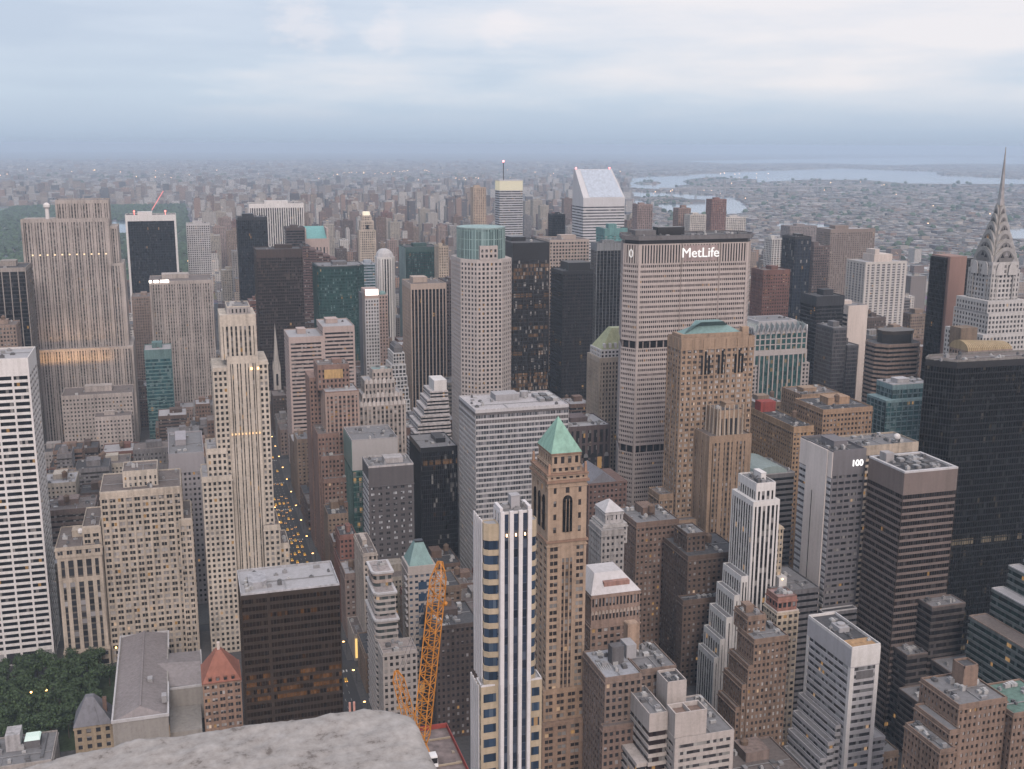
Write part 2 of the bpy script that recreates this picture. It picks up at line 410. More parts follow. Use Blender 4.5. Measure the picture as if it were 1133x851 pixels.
TANKM = plain((0.16, 0.11, 0.08), .9, name='tank_wood')
ROOFU = [plain((0.30, 0.30, 0.31), .5, name='unit_grey'), plain((0.13, 0.13, 0.135), .6, name='unit_dark'), plain((0.46, 0.46, 0.46), .5, name='unit_pale')]
GREYROOF = wall((0.20, 0.198, 0.205), .9, .18, name='roof_gravel')
PALEROOF = wall((0.38, 0.375, 0.39), .85, .13, name='roof_pale')
DARKROOF = wall((0.075, 0.075, 0.08), .9, .4, name='roof_tar')
BROWNROOF = wall((0.17, 0.145, 0.135), .9, .25, name='roof_brown')
# footprint x0 x1 y0 y1 and roof height in metres (camera at the origin, y = uptown), lowest visible row
G = {
 'grace': (-122.8, -87.3, 694.9, 734.6, 192.0, 735),
 'ge_up': (-117.4, -65.2, 1246.0, 1281.0, 257.7, 430),
 'ge_main': (-150.4, -65.8, 1234.0, 1279.0, 239.4, 430),
 'ge_step1': (-66.5, -57.7, 1237.0, 1279.0, 231.7, 430),
 'ge_step2': (-69.0, -53.8, 1233.0, 1279.0, 193.3, 430),
 'ge_base': (-153.5, -49.9, 1228.0, 1288.0, 105.4, 440),
 'ge_low': (-114.2, -49.0, 1120.0, 1160.0, 77.4, 500),
 'ge_low2': (-83.6, -50.3, 1090.0, 1110.0, 61.5, 500),
 'leftdark': (-175.2, -139.4, 1150.0, 1200.0, 199.1, 390),
 'leftbrown': (-169.1, -143.3, 1080.0, 1110.0, 154.5, 390),
 'solow': (-74.9, 2.7, 1876.0, 1916.0, 204.4, 300),
 'plaza': (18.4, 56.4, 1950.0, 1975.0, 184.3, 303),
 'intl': (-31.1, 37.1, 1300.0, 1360.0, 164.5, 450),
 'tealglass': (-37.7, -10.8, 1180.0, 1215.0, 107.9, 450),
 'bstrip': (-59.0, -35.5, 1500.0, 1540.0, 121.9, 430),
 'five': (17.0, 49.9, 680.0, 714.0, 190.0, 720),
 'five_up': (22.7, 44.1, 684.0, 714.0, 215.5, 360),
 'five_crown': (27.2, 41.1, 687.0, 711.0, 218.7, 345),
 'five_r1': (42.7, 52.7, 677.0, 707.0, 81.5, 690),
 'five_r2': (52.3, 58.2, 679.0, 705.0, 68.0, 690),
 'fivewing': (7.0, 24.9, 676.0, 706.0, 116.6, 715),
 'fivewing_up': (10.7, 22.8, 679.0, 705.0, 133.3, 715),
 'salmon': (-52.7, -5.6, 682.0, 722.0, 110.3, 715),
 'salmon_top': (-39.4, -18.9, 690.0, 712.0, 118.0, 715),
 'salmon_l': (-63.9, -53.8, 680.0, 718.0, 90.3, 715),
 'salmon_r': (-8.3, -0.4, 681.0, 719.0, 89.4, 715),
 'salmonlow': (-79.6, -53.1, 676.0, 716.0, 79.7, 722),
 'kgray': (-13.2, 10.2, 760.0, 820.0, 109.7, 715),
 'blackbox': (18.7, 62.7, 476.5, 506.4, 120.0, 851),
 'library': (-45.7, -18.0, 559.3, 664.3, 24.0, 851),
 'library_e': (-19.0, 0.2, 595.9, 640.9, 20.0, 851),
 'redroof': (0.2, 20.3, 572.4, 612.4, 32.0, 851),
 'slate': (-66.2, -47.1, 576.0, 594.0, 15.0, 851),
 'spire': (98.4, 108.8, 1290.0, 1300.0, 111.4, 440),
 'olympic': (89.3, 143.1, 1330.0, 1370.0, 194.6, 440),
 'trump': (92.5, 137.7, 1760.0, 1800.0, 205.5, 330),
 'gm': (125.7, 220.2, 2000.0, 2040.0, 213.8, 275),
 'crownblk': (159.4, 187.8, 1700.0, 1730.0, 193.1, 272),
 'sony': (191.6, 229.0, 1740.0, 1780.0, 172.9, 280),
 'sawt': (172.3, 221.2, 1600.0, 1640.0, 173.7, 360),
 'greenround': (161.0, 210.8, 1340.0, 1390.0, 172.2, 365),
 'pinkL': (98.2, 130.5, 1060.0, 1110.0, 135.0, 480),
 'pinkR': (130.7, 161.4, 1060.0, 1110.0, 140.9, 430),
 'bluestripe': (236.7, 259.4, 1500.0, 1530.0, 156.8, 320),
 'fourseas': (298.6, 326.9, 1880.0, 1900.0, 195.9, 292),
 'domed': (272.9, 298.5, 1560.0, 1590.0, 159.8, 345),
 'dgreen': (301.5, 347.3, 1500.0, 1545.1, 177.8, 320),
 'signw': (185.3, 200.0, 1140.0, 1165.0, 168.6, 390),
 'dometeal': (210.4, 220.4, 1200.0, 1215.0, 154.7, 390),
 'zig': (187.6, 214.2, 1050.0, 1090.0, 104.7, 412),
 'vstripe': (225.7, 262.9, 1100.0, 1145.0, 177.5, 412),
 'vdark': (282.0, 295.0, 1180.0, 1220.0, 168.8, 400),
 'beigeslim': (313.3, 325.7, 1350.0, 1375.0, 192.4, 310),
 'bear': (235.1, 280.8, 930.0, 990.0, 218.9, 430),
 'orange': (327.9, 367.5, 1080.0, 1140.0, 218.4, 430),
 'beigeg': (425.3, 475.4, 1250.0, 1300.0, 205.6, 410),
 'darkt': (406.6, 443.2, 1150.0, 1190.0, 180.0, 450),
 'darks': (465.9, 500.8, 1200.0, 1220.0, 205.3, 440),
 'tealcube': (514.5, 545.5, 1300.0, 1330.0, 214.2, 270),
 'citi': (582.7, 649.1, 1560.0, 1608.0, 240.1, 265),
 'bloom': (569.3, 614.0, 1960.0, 1990.0, 252.5, 262),
 'met': (329.0, 420.4, 761.8, 786.4, 246.0, 540),
 'helm': (342.2, 364.6, 870.0, 900.0, 140.2, 470),
 'lincoln': (318.3, 372.9, 661.4, 682.4, 190.0, 560),
 'lef295': (330.7, 361.8, 639.1, 659.9, 128.0, 600),
 'zigzag': (507.9, 564.0, 900.0, 950.0, 156.9, 445),
 'redbr': (587.1, 618.7, 1030.0, 1046.1, 188.8, 350),
 'blk1': (608.1, 640.2, 960.0, 974.1, 169.6, 430),
 'gry1': (583.5, 611.0, 890.0, 905.1, 150.4, 440),
 'cream': (672.3, 696.1, 1000.0, 1021.3, 152.6, 380),
 'dblue': (712.7, 735.3, 1180.0, 1210.0, 209.4, 305),
 'brownt2': (783.4, 806.6, 1250.0, 1280.0, 191.1, 315),
 'wideslab': (967.4, 1046.9, 1500.0, 1540.0, 190.8, 330),
 'gwide': (1314.2, 1383.4, 2200.0, 2240.0, 141.0, 275),
 'wslab': (792.6, 851.0, 1150.0, 1190.0, 179.8, 345),
 'chry': (566.6, 614.0, 690.0, 736.0, 198.8, 400),
 'bands': (571.9, 618.0, 800.0, 814.7, 150.2, 480),
 'pinkslab': (619.2, 635.7, 780.0, 796.0, 227.1, 390),
 'goldroof': (529.7, 567.6, 640.0, 660.0, 178.2, 400),
 'tealbq': (523.5, 557.3, 720.0, 745.0, 132.0, 490),
 'b100': (338.5, 359.9, 508.9, 538.1, 152.0, 700),
 'b1014': (357.5, 390.7, 471.3, 502.8, 150.0, 835),
 'park101': (427.7, 487.8, 539.9, 559.2, 192.0, 800),
 'flat100': (380.9, 421.6, 545.0, 570.0, 142.3, 500),
 'b275': (295.2, 311.6, 515.8, 540.7, 135.0, 720),
 'b525': (285.0, 300.1, 402.6, 439.9, 92.0, 851),
 'f425': (100.5, 120.8, 363.0, 372.4, 188.0, 851),
 'e10': (157.2, 176.5, 460.5, 493.5, 165.0, 851),
 'glass': (193.6, 262.9, 726.0, 773.4, 135.0, 650),
 'dhotel': (115.8, 146.8, 715.1, 730.8, 103.0, 640),
 'tealpyr': (114.2, 130.3, 576.1, 594.3, 85.0, 790),
 'mwhite': (197.0, 225.8, 400.7, 440.7, 62.0, 851),
 'mwhite_l': (195.6, 210.1, 420.0, 430.9, 71.8, 851),
 'french_top': (98.0, 122.3, 835.0, 855.0, 149.1, 400),
 'french': (101.3, 127.0, 820.0, 896.4, 133.2, 560),
 'french_low': (98.2, 117.3, 800.0, 941.7, 88.1, 570),
 'lefc': (128.1, 169.0, 850.0, 880.0, 115.8, 530),
 'lefc2': (134.4, 167.3, 853.0, 878.0, 122.0, 470),
 'lefc3': (137.2, 161.8, 856.0, 876.0, 132.6, 470),
 'lefc4': (144.0, 160.5, 859.0, 873.0, 140.9, 470),
 'grnbox': (113.1, 146.6, 770.0, 810.0, 107.6, 590),
 'blkmid': (170.0, 199.0, 800.0, 843.3, 89.3, 600),
 'tierblk': (179.3, 211.6, 900.0, 930.0, 79.7, 500),
 'zigw': (187.4, 214.3, 880.0, 920.0, 100.8, 450),
 'arch5': (297.3, 333.5, 820.0, 860.0, 92.0, 520),
 'gable': (250.1, 277.1, 650.0, 680.0, 100.0, 600),
 'hipw': (223.8, 238.0, 560.0, 580.0, 101.2, 640),
 'hipw_up': (228.0, 245.4, 563.0, 581.0, 108.2, 640),
 'brownA': (262.1, 290.8, 598.0, 619.7, 88.4, 640),
 'bigdark': (279.0, 306.1, 560.0, 594.2, 79.0, 790),
 'archroof': (187.1, 213.8, 480.0, 510.0, 98.5, 720),
 'brownflat': (175.3, 193.4, 430.0, 444.5, 79.8, 851),
 'brownflat_r': (194.3, 212.6, 432.0, 458.0, 78.6, 851),
 'brickst': (256.2, 275.0, 440.0, 456.6, 83.2, 851),
 'slimcream': (289.2, 302.0, 475.0, 489.0, 78.7, 820),
 'tanW': (424.8, 441.7, 690.0, 752.5, 115.3, 530),
 'tanE': (448.5, 490.7, 690.0, 730.0, 126.6, 490),
 'tanN': (463.8, 498.2, 745.0, 775.0, 125.1, 460),
 'barrel': (388.3, 421.4, 679.3, 719.3, 85.0, 580),
 'graylow': (306.9, 334.1, 506.0, 540.0, 82.9, 680),
 'rapt': (284.5, 307.4, 330.0, 354.0, 103.5, 851),
 'rapt_l': (262.8, 286.1, 322.0, 352.0, 95.0, 851),
 'rapt_r': (304.0, 318.7, 325.0, 355.0, 96.5, 851),
 'wcurve': (92.4, 105.1, 560.0, 589.3, 75.9, 770),
 'slimlow': (99.2, 107.9, 640.0, 677.2, 70.6, 720),
 'dkright': (120.6, 144.5, 535.0, 565.0, 65.4, 851),
 'tantall': (610.2, 638.2, 2300.0, 2325.0, 227.3, 260),
 'dksmall': (582.3, 604.4, 1700.0, 1720.0, 207.4, 265),
 'brk': (1017.2, 1049.5, 2000.0, 2025.0, 212.5, 250),
 'wht1': (923.0, 956.0, 1900.0, 1925.0, 189.9, 255),
 'brn1': (922.7, 948.3, 1950.0, 1975.0, 199.0, 255),
 'wht2': (1069.0, 1121.0, 2050.0, 2075.0, 173.7, 250),
 'pinkl': (858.7, 890.8, 2000.0, 2025.0, 204.3, 250),
 'wsm': (924.3, 949.4, 1600.0, 1625.0, 169.1, 285),
}
# ------------------------------------------------------------------ palette
LIME = wall((0.50, 0.445, 0.38)); LIMEG = wall((0.40, 0.355, 0.33)); TANB = wall((0.33, 0.235, 0.165)); BRICK = wall((0.17, 0.105, 0.08))
DBRICK = wall((0.115, 0.082, 0.066)); REDB = wall((0.23, 0.095, 0.07)); WHITE = wall((0.70, 0.68, 0.67), var=.14); WGREY = wall((0.52, 0.51, 0.52), var=.15)
GREYC = wall((0.36, 0.345, 0.35), var=.2); DGREY = wall((0.15, 0.145, 0.15), var=.25); PINK = wall((0.42, 0.32, 0.285), var=.18); PINKG = wall((0.46, 0.37, 0.34), var=.15)
BROWNC = wall((0.27, 0.205, 0.17)); CREAM = wall((0.64, 0.56, 0.51), var=.15); BEIGE = wall((0.44, 0.37, 0.30)); BLACKM = plain((0.022, 0.021, 0.022), .35, name='black_metal')
BRONZE = plain((0.05, 0.036, 0.027), .4, name='bronze'); COPPER = wall((0.24, 0.42, 0.35), .7, .2, name='green_copper'); TEALC = wall((0.19, 0.305, 0.30), .6, .2, name='teal_copper')
YSTONE = wall((0.48, 0.395, 0.285), var=.2); STEEL = plain((0.55, 0.56, 0.58), .35, .7, 'steel'); ALU = plain((0.5, 0.51, 0.54), .4, .3, 'aluminium'); SLATE = wall((0.17, 0.17, 0.19), .8, .25, name='slate')
REDTILE = wall((0.32, 0.13, 0.09), .8, .2, name='red_tile'); STONE = wall((0.33, 0.31, 0.29), var=.2)
GD = glass((0.03, 0.03, 0.034), .012, .24, blindc=(.40, .39, .40)); GDL = glass((0.032, 0.03, 0.029), .028, .32, blindc=(.44, .42, .41)); GW = glass((0.045, 0.043, 0.045), .01, .48, blindc=(.58, .56, .55))
GC = glass((0.03, 0.03, 0.033), .02, .15, (1.6, 3.6)); GCB = glass((0.05, 0.047, 0.045), .012, .25, (1.8, 3.6)); GBLACK = glass((0.012, 0.012, 0.013), .003, .06, (1.5, 3.7), .1, blindc=(.045, .042, .042))
GBR = glass((0.028, 0.018, 0.013), .004, .06, (1.6, 3.8), .12, (1, .42, .1), .32, rows=.22); GGREEN = glass((0.02, 0.055, 0.052), .012, .12, (1.6, 3.7), .1, blindc=(.12, .2, .2))
GTEAL = glass((0.03, 0.08, 0.09), .015, .2, (2, 3.7), .12, blindc=(.14, .22, .23)); GBLUE = glass((0.028, 0.05, 0.085), .02, .15, None, .1, blindc=(.2, .24, .3)); GOR = glass((0.022, 0.02, 0.02), .03, .1, (1.6, 3.8), .1, (1, .5, .2), .10, rows=.42)

def TW(name, label, cat, key, ref, vb=None, d=(0, 0)):
    x0, x1, y0, y1, z, v = G[key]
    return Tower(name, label, cat, (x0 + x1) / 2, y0, ref, vb if vb is not None else v)
def bx(key, dz=0, z=None): x0, x1, y0, y1, zz, v = G[key]; return rect(x0, x1, y0, y1)
def Z(key): return G[key][4]
def S(k, wall, glass, **a): return dict(k=k, wall=wall, glass=glass, **a)
def grow(key, l=0, r=0, f=0, b=0):
    x0, x1, y0, y1, z, v = G[key]; return rect(x0 - l, x1 + r, y0 - f, y1 + b)
_seed = [0]
def simple(name, label, cat, key, ref, st, roofm=None, tank=False, n=3, par=1.0, b=0, lower=None, bulk=True):
    t = TW(name, label, cat, key, ref); _seed[0] += 1
    p = grow(key, b=b); z = Z(key)
    t.tier(p, 0, z, st); t.roof(p, z, roofm or GREYROOF, par, st['wall'], n, bulk, tank, _seed[0])
    t.finish(); return t

# ---- far left
t = TW('office_tower', 'white stone tower with wide black ribbon windows at the far left edge', 'tower', 'grace', 'the white ribbon tower at left')
x0, x1, y0, y1, z, v = G['grace']; p = rect(x0 - 30, x1, y0, y1)
t.tier(p, 9, z, S('ribbon', WHITE, glass((.012, .014, .018), .012, .05, None, .1), near=True, fh=3.95, sp=.42, top=9.5, bot=0, bw=9.3, pw=1.1, pierm=WHITE, r=.5))
t.tier(p, 0, 9, S('stripe', WHITE, GD, near=True, fh=9, sp=.1, bw=9.3, pf=.14, top=.8)); t.roof(p, z, PALEROOF, 1.2, WHITE, 5, True, seed=3); t.finish()

t = TW('art_deco_skyscraper', 'broad grey limestone slab skyscraper with stepped shoulders and a warm glow on its lower storeys', 'skyscraper', 'ge_main', 'the broad grey slab skyscraper')
gs = S('stripe', LIMEG, GCB, fh=3.8, sp=.5, bw=2.9, pf=.52, sm=wall((.13, .12, .115)), top=2.5, wide=4)
for k in ('ge_base', 'ge_step2', 'ge_step1', 'ge_main', 'ge_up'): t.tier(bx(k), 0 if k == 'ge_base' else Z('ge_base') - 3, Z(k), gs)
t.roof(bx('ge_up'), Z('ge_up'), GREYROOF, 1.2, LIMEG, 2, False, seed=5); t.roof(grow('ge_main', b=-36), Z('ge_main'), GREYROOF, 1.0, LIMEG, 3, False, seed=6)
b = MB(); b.cyl(-125, 1240, Z('ge_main'), Z('ge_main') + 12, 2, 10); b.ball(-125, 1240, Z('ge_main') + 14, 3.6); t.part('radar_dome', b, WHITE)
x0, x1, y0, y1, z, v = G['ge_main']
for i in range(11):
    b = MB(); xx = x0 + 8 + i * (x1 - x0 - 10) / 10.5; b.box(xx, xx + 1.6, y0 - .5, y0 - .2, 203, 204.4); t.part('floodlight', b, glow_mat((1, .72, .4), 1.2))
fl = bpy.data.lights.new('facade_floodlights', 'AREA'); fl.shape = 'RECTANGLE'; fl.size = 78; fl.size_y = 3; fl.energy = 7000; fl.color = (1, .55, .2); fo = link('facade_floodlights', fl, t.root, (-4, -16, 92)); fo.rotation_euler = (R(155), 0, 0)   # the warm wash the photo shows on the lower storeys
t.finish()
t = TW('stone_block', 'wide low limestone block with square windows below the broad grey slab skyscraper', 'building', 'ge_low', 'the low limestone block')
t.tier(bx('ge_low'), 0, Z('ge_low'), S('grid', LIMEG, GCB, fh=3.9, sp=.5, bw=3.2, pf=.5, top=3)); t.roof(bx('ge_low'), Z('ge_low'), BROWNROOF, 1, LIMEG, 4, True, seed=8)
t.tier(bx('ge_low2'), 0, Z('ge_low2'), S('grid', LIMEG, GCB, fh=3.9, sp=.5, bw=3.2, pf=.5, top=3)); t.roof(bx('ge_low2'), Z('ge_low2'), BROWNROOF, 1, LIMEG, 2, True, seed=9); t.finish()
simple('office_tower', 'dark bronze tower with thin pale vertical fins at the left edge', 'tower', 'leftdark', 'the finned dark tower', S('stripe', wall((.3, .27, .25)), GBLACK, fh=3.8, sp=.3, sm=BLACKM, bw=7, pf=.12, top=3), DARKROOF)
simple('brick_block', 'brown masonry block before the finned dark tower at left', 'building', 'leftbrown', 'the brown block at left', S('grid', BROWNC, GCB, fh=3.6, bw=3), BROWNROOF, True)
t = TW('office_tower', 'black glass slab tower framed by white travertine edges', 'tower', 'solow', 'the black slab with white edges')
x0, x1, y0, y1, z, v = G['solow']
t.tier(rect(x0 + 3, x1 - 3, y0 + .8, y1 - .8), 0, z - 9, S('curtain', BLACKM, GBLACK, fh=4, sp=.1, bw=4, mull=BLACKM, top=.5))
W = t.mb('edge_frame', WHITE); W.box(x0, x0 + 3.2, y0, y1, 0, z); W.box(x1 - 3.2, x1, y0, y1, 0, z); W.box(x0 + 3.2, x1 - 3.2, y0, y1, z - 9.2, z)
t.roof(bx('solow'), z, DARKROOF, .8, WHITE, 4, True, seed=11)
for xx in (x0 + 14, x1 - 16):
    b = MB(); b.cyl(xx, y0 + 5, z, z + 5, .25, 6); b.ball(xx, y0 + 5, z + 6, 1.3); t.part('beacon', b, glow_mat((1, .15, .12), 4))
t.finish()
simple('hotel_tower', 'pale grey gridded hotel tower at the park edge', 'tower', 'plaza', 'the pale gridded tower', S('grid', WGREY, GC, fh=3.6, sp=.4, bw=3.6, pf=.4, top=3), GREYROOF)
t = simple('art_deco_tower', 'grey limestone tower with fine vertical strips and a lit white roof sign', 'tower', 'intl', 'the grey striped stone tower', S('stripe', LIMEG, GCB, fh=3.8, sp=.5, bw=2.9, pf=.5, sm=wall((.2, .185, .175)), top=3, wide=5), BROWNROOF)
x0, x1, y0, y1, z, v = G['intl']
for i, (a, w_) in enumerate(((0, 2.5), (5, 5), (12, 9))):
    b = MB(); b.box(x0 + a, x0 + a + w_, y0 - .9, y0 - .3, z - .5, z + 2.2); o = link('lit_sign', b.mesh('lit_sign', glow_mat((1, .9, .8), 5), t.org), t.root)
simple('glass_tower', 'slim teal glass tower with a plain grey cap between the stone slabs', 'tower', 'tealglass', 'the slim teal tower', S('ribbon', wall((.12, .2, .2)), GTEAL, fh=3.8, sp=.3, top=9), PALEROOF)
simple('brick_tower', 'brown stone tower squeezed between the limestone slab and the striped tower', 'tower', 'bstrip', 'the squeezed brown tower', S('stripe', BROWNC, GCB, fh=3.7, bw=3, pf=.5), BROWNROOF)

# ---- cream art deco tower on the avenue
t = TW('art_deco_skyscraper', 'tall cream limestone setback skyscraper with dark vertical window strips beside the avenue', 'skyscraper', 'five', 'the cream setback skyscraper')
GF = glass((0.03, 0.03, 0.03), .035, .2); sd_ = wall((.12, .105, .09))
fs = S('punch', LIME, GF, near=True, fh=3.55, sp=.42, bw=3.2, pf=.46, top=3)
x0, x1, y0, y1, z, v = G['five']; xa = x0 + 8.6; xb = x1 - 5.8
t.tier(rect(x0, xa, y0 + 1, y1), 0, z - 6, S('punch', LIME, GF, near=True, fh=3.55, sp=.42, bw=2.75, pf=.44, top=2.5)); t.tier(rect(xb, x1, y0 + 1, y1), 0, z - 3, S('punch', LIME, GF, near=True, fh=3.55, sp=.42, bw=2.75, pf=.44, top=2.5))
t.tier(rect(xa, xb, y0, y1 - 1), 0, z, S('stripe', LIME, GF, near=True, fh=3.55, sp=.32, sm=sd_, bw=(xb - xa) / 8, pf=.5, top=4, wide=2, rise=1.5))
t.tier(bx('five_up'), z - 2, Z('five_up'), S('stripe', LIME, GF, near=True, fh=3.55, sp=.32, sm=sd_, bw=2.7, pf=.55, top=7, rise=4)); t.tier(bx('five_crown'), Z('five_up') - 1, Z('five_crown') + 1, S('stripe', wall((.33, .31, .3)), GF, fh=5, bw=2.3, pf=.6, top=1))
t.roof(bx('five_crown'), Z('five_crown') + 1, GREYROOF, .6, LIME, 2, False, seed=12); t.roof(grow('five', l=-9, r=-7), z, GREYROOF, .8, LIME, 0, False)
for k in ('five_r1', 'five_r2'): t.tier(bx(k), 0, Z(k), fs); t.roof(bx(k), Z(k), BROWNROOF, .8, LIME, 1, False, seed=13)
for k in ('fivewing', 'fivewing_up'): t.tier(bx(k), 0 if k == 'fivewing' else Z('fivewing') - 2, Z(k), fs); t.roof(bx(k), Z(k), PALEROOF, .8, LIME, 1, False, seed=14)
for i in range(9):
    b = MB(); xx = xa + 1 + i * (xb - xa - 2) / 8.; b.box(xx - .35, xx + .35, y0 - .75, y0 - .35, 141.5, 142.6); t.part('floodlight', b, glow_mat((1, .55, .18), 1.1))
for xx in ((xa + xb) / 2 + 5, (xa + xb) / 2 + 9):
    b = MB(); b.box(xx - .5, xx + .5, y0 - .6, y0 - .3, 182, 183.4); t.part('floodlight', b, glow_mat((1, .6, .2), 4))
t.finish()
t = TW('office_block', 'wide cream stone office block with paired windows and a small penthouse behind the library', 'building', 'salmon', 'the wide cream office block')
ss = S('punch', wall((.47, .405, .335)), GDL, near=True, fh=3.75, sp=.40, bw=4.6, pf=.30, sub=2, top=4, rib=1, r=.45)
ss2 = dict(ss); ss2['bw'] = 4.2
for k in ('salmon', 'salmon_l', 'salmon_r'): t.tier(bx(k), 0, Z(k), ss if k == 'salmon' else ss2); t.roof(bx(k), Z(k), BROWNROOF, .9, LIME, 3 if k == 'salmon' else 1, False, seed=15)
t.tier(bx('salmon_top'), Z('salmon') - 1, Z('salmon_top') + 2, S('grid', LIME, GC, fh=4.5, bw=3, pf=.6, top=3)); t.roof(bx('salmon_top'), Z('salmon_top') + 2, BROWNROOF, .8, LIME, 2, False); t.finish()
t = TW('stone_building', 'cream stone building with tall dark window columns beside the white ribbon tower', 'building', 'salmonlow', 'the stone block with tall window columns')
x0, x1, y0, y1, z, v = G['salmonlow']; lm = wall((.42, .36, .295))
t.tier(bx('salmonlow'), 0, 14, S('punch', lm, GD, near=True, fh=6, sp=.45, bw=8, pf=.2, top=2)); t.tier(grow('salmonlow', l=-.6, r=-.6, f=-.5), 13.5, z - 19, S('stripe', lm, GD, near=True, fh=4, sp=.25, sm=sd_, bw=5, pf=.45, top=3))
t.tier(grow('salmonlow', l=-.6, r=-.6, f=-.5), z - 19, z - 6, S('stripe', lm, GD, near=True, fh=6, sp=.2, sm=sd_, bw=5, pf=.4, top=2)); t.tier(bx('salmonlow'), z - 6, z, S('punch', lm, GD, near=True, fh=5, bw=5, pf=.4, sub=2, top=1.5))
t.roof(bx('salmonlow'), z, BROWNROOF, .8, lm, 4, True, seed=16)
b = MB(); b.cyl((x0 + x1) / 2, y0 + 20, z, z + 2, .3, 8); b.ball((x0 + x1) / 2, y0 + 20, z + 3.4, 2.0); t.part('satellite_dish', b, WHITE); t.finish()
simple('office_block', 'pale lavender grey office block with small square windows behind the cream office block', 'building', 'kgray', 'the lavender grey block', S('punch', wall((.36, .345, .37), var=.12), GD, near=True, fh=3.7, sp=.5, bw=3.1, pf=.5, top=13, r=.3), GREYROOF)

# ---- black box tower, library and neighbours
t = TW('office_tower', 'dark bronze glass box with amber lit rooms and flat pale grey roof', 'tower', 'blackbox', 'the dark bronze box')
x0, x1, y0, y1, z, v = G['blackbox']
t.tier(bx('blackbox'), 0, z, S('curtain', BRONZE, glass((0.02, 0.014, 0.011), .004, .05, (1.5, 3.7), .14, (1, .40, .1), .085, rows=.28, blindc=(.05, .035, .025)), fh=3.7, sp=.42, bw=1.5, mt=.16, mull=BRONZE, top=2.2, r=.3))
W = t.mb('corner_column', BRONZE); W.box(x0 + 11.2, x0 + 12.6, y0 - .3, y0 + .1, 0, z - .5)
t.roof(bx('blackbox'), z, PALEROOF, .9, wall((.42, .42, .44)), 4, False, seed=17)
b = MB(); b.prism(chamf(x0 + 4, x0 + 12, y0 + 6, y0 + 19, 2), z, z + 3.2); t.part('bulkhead', b, wall((.36, .36, .38)))
for i in range(5):
    b = MB(); b.cyl(x0 + 3 + (i % 2) * 2.3, y0 + 4 + i * 2.3, z, z + 1.8, .9, 10); t.part('cooling_fan', b, ROOFU[2])
t.finish()
t = TW('library_building', 'long low stone library with grey slate roof at the edge of the park', 'library', 'library', 'the grey roofed library', 851)
x0, x1, y0, y1, z, v = G['library']; e0, e1, f0, f1, ez, _ = G['library_e']
W = t.mb('wall', STONE); W.box(x0, x1, y0, y1, 0, z); W.box(x1 - .2, e1, f0, f1, 0, ez); W.box(x1, e1 - 1.5, y0 + 8, f0, 0, 9)
for yy in range(int(y0) + 4, int(y1) - 3, 6):
    b = MB(); b.box(x1 - .02, x1 + .1, yy, yy + 2.6, 6, 15); t.part('window', b, GD)
xm = (x0 + x1) / 2
b = MB(); b.add([(x0 + .8, y0 + .8, z), (x1 - .8, y0 + .8, z), (x1 - .8, y1 - .8, z), (x0 + .8, y1 - .8, z), (xm, y0 + 5, z + 4.5), (xm, y1 - 5, z + 4.5)], [(0, 1, 4), (1, 2, 5, 4), (2, 3, 5), (3, 0, 4, 5)]); b.box(xm - .5, xm + .5, y0 + 5, y1 - 5, z + 4.2, z + 4.95)
t.part('roof', b, wall((.25, .225, .225), .85, .2, name='roof_lead'))
b = MB(); fm = (f0 + f1) / 2; b.add([(x1 - 8, f0 + .6, ez + 1.5), (e1 - .5, f0 + .6, ez + .5), (e1 - .5, f1 - .6, ez + .5), (x1 - 8, f1 - .6, ez + 1.5), (x1 - 8, fm, ez + 6), (e1 - .5, fm, ez + 4.2)], [(0, 1, 5, 4), (1, 2, 5), (2, 3, 4, 5)]); b.box(x1 - .1, e1 - .4, f0 + .4, f1 - .4, ez, ez + .55)
t.part('roof', b, wall((.27, .245, .245), .85, .2, name='roof_lead'))
W = t.mb('cornice', WGREY)
for a in ((x0 - .5, x0 + .4, y0 - .5, y1 + .5), (x1 - .4, x1 + .5, y0 - .5, f0 - .1), (x1 - .4, x1 + .5, f1 + .1, y1 + .5), (x0 + .4, x1 - .4, y0 - .5, y0 + .4), (x0 + .4, x1 - .4, y1 - .4, y1 + .5)): W.box(*a, z - .6, z + 1)
W.box(x1 + .6, e1 + .4, f0 - .4, f0 + .4, ez - .5, ez + .8); W.box(e1 - .4, e1 + .4, f0 + .4, f1 + .4, ez - .5, ez + .8)
for (a, c) in ((x0 + 17, y0 + 34), (x0 + 24.5, y0 + 12)):
    b = MB(); b.box(a, a + 2.6, c, c + 4.5, z + 1, z + 4.8); t.part('skylight', b, PALEROOF)
t.polys.append((bx('library'), z)); t.finish()
t = TW('brick_house', 'brick block with steep red tiled pyramid roof and dormers', 'building', 'redroof', 'the red pyramid roof')
x0, x1, y0, y1, z, v = G['redroof']; y1 = y0 + 24
t.tier(rect(x0, x1, y0, y1), 0, z, S('punch', wall((.33, .22, .165)), GW, near=True, fh=4, sp=.45, bw=4.4, pf=.3, sub=2, top=1.2))
b = MB(); a = (x0 + x1) / 2; b.prism(rect(x0 - .4, x1 + .4, y0 - .4, y1 + .4), z, z + .4); b.prism(rect(x0, x1, y0, y1), z + .4, z + 14, rect(a - 2.2, a + .8, y0 + 10, y0 + 14)); t.part('roof', b, REDTILE)
b = MB(); b.box(a - 1.4, a + .1, y0 + 11, y0 + 13, z + 13, z + 18); t.part('chimney', b, CREAM)
for i in range(4):
    c = x0 + 4 + i * 4; b = MB(); b.box(c - 1, c + 1, y0 + .5, y0 + 4, z + .4, z + 2.8); d = t.part('dormer', b, wall((.2, .09, .06))); bb = MB(); bb.box(c - .7, c + .7, y0 + .4, y0 + .52, z + .8, z + 2.4); t.part('window', bb, GD, d)
t.finish()
t = TW('stone_house', 'small stone house with a steep grey slate roof beside the library', 'house', 'slate', 'the slate roofed house')
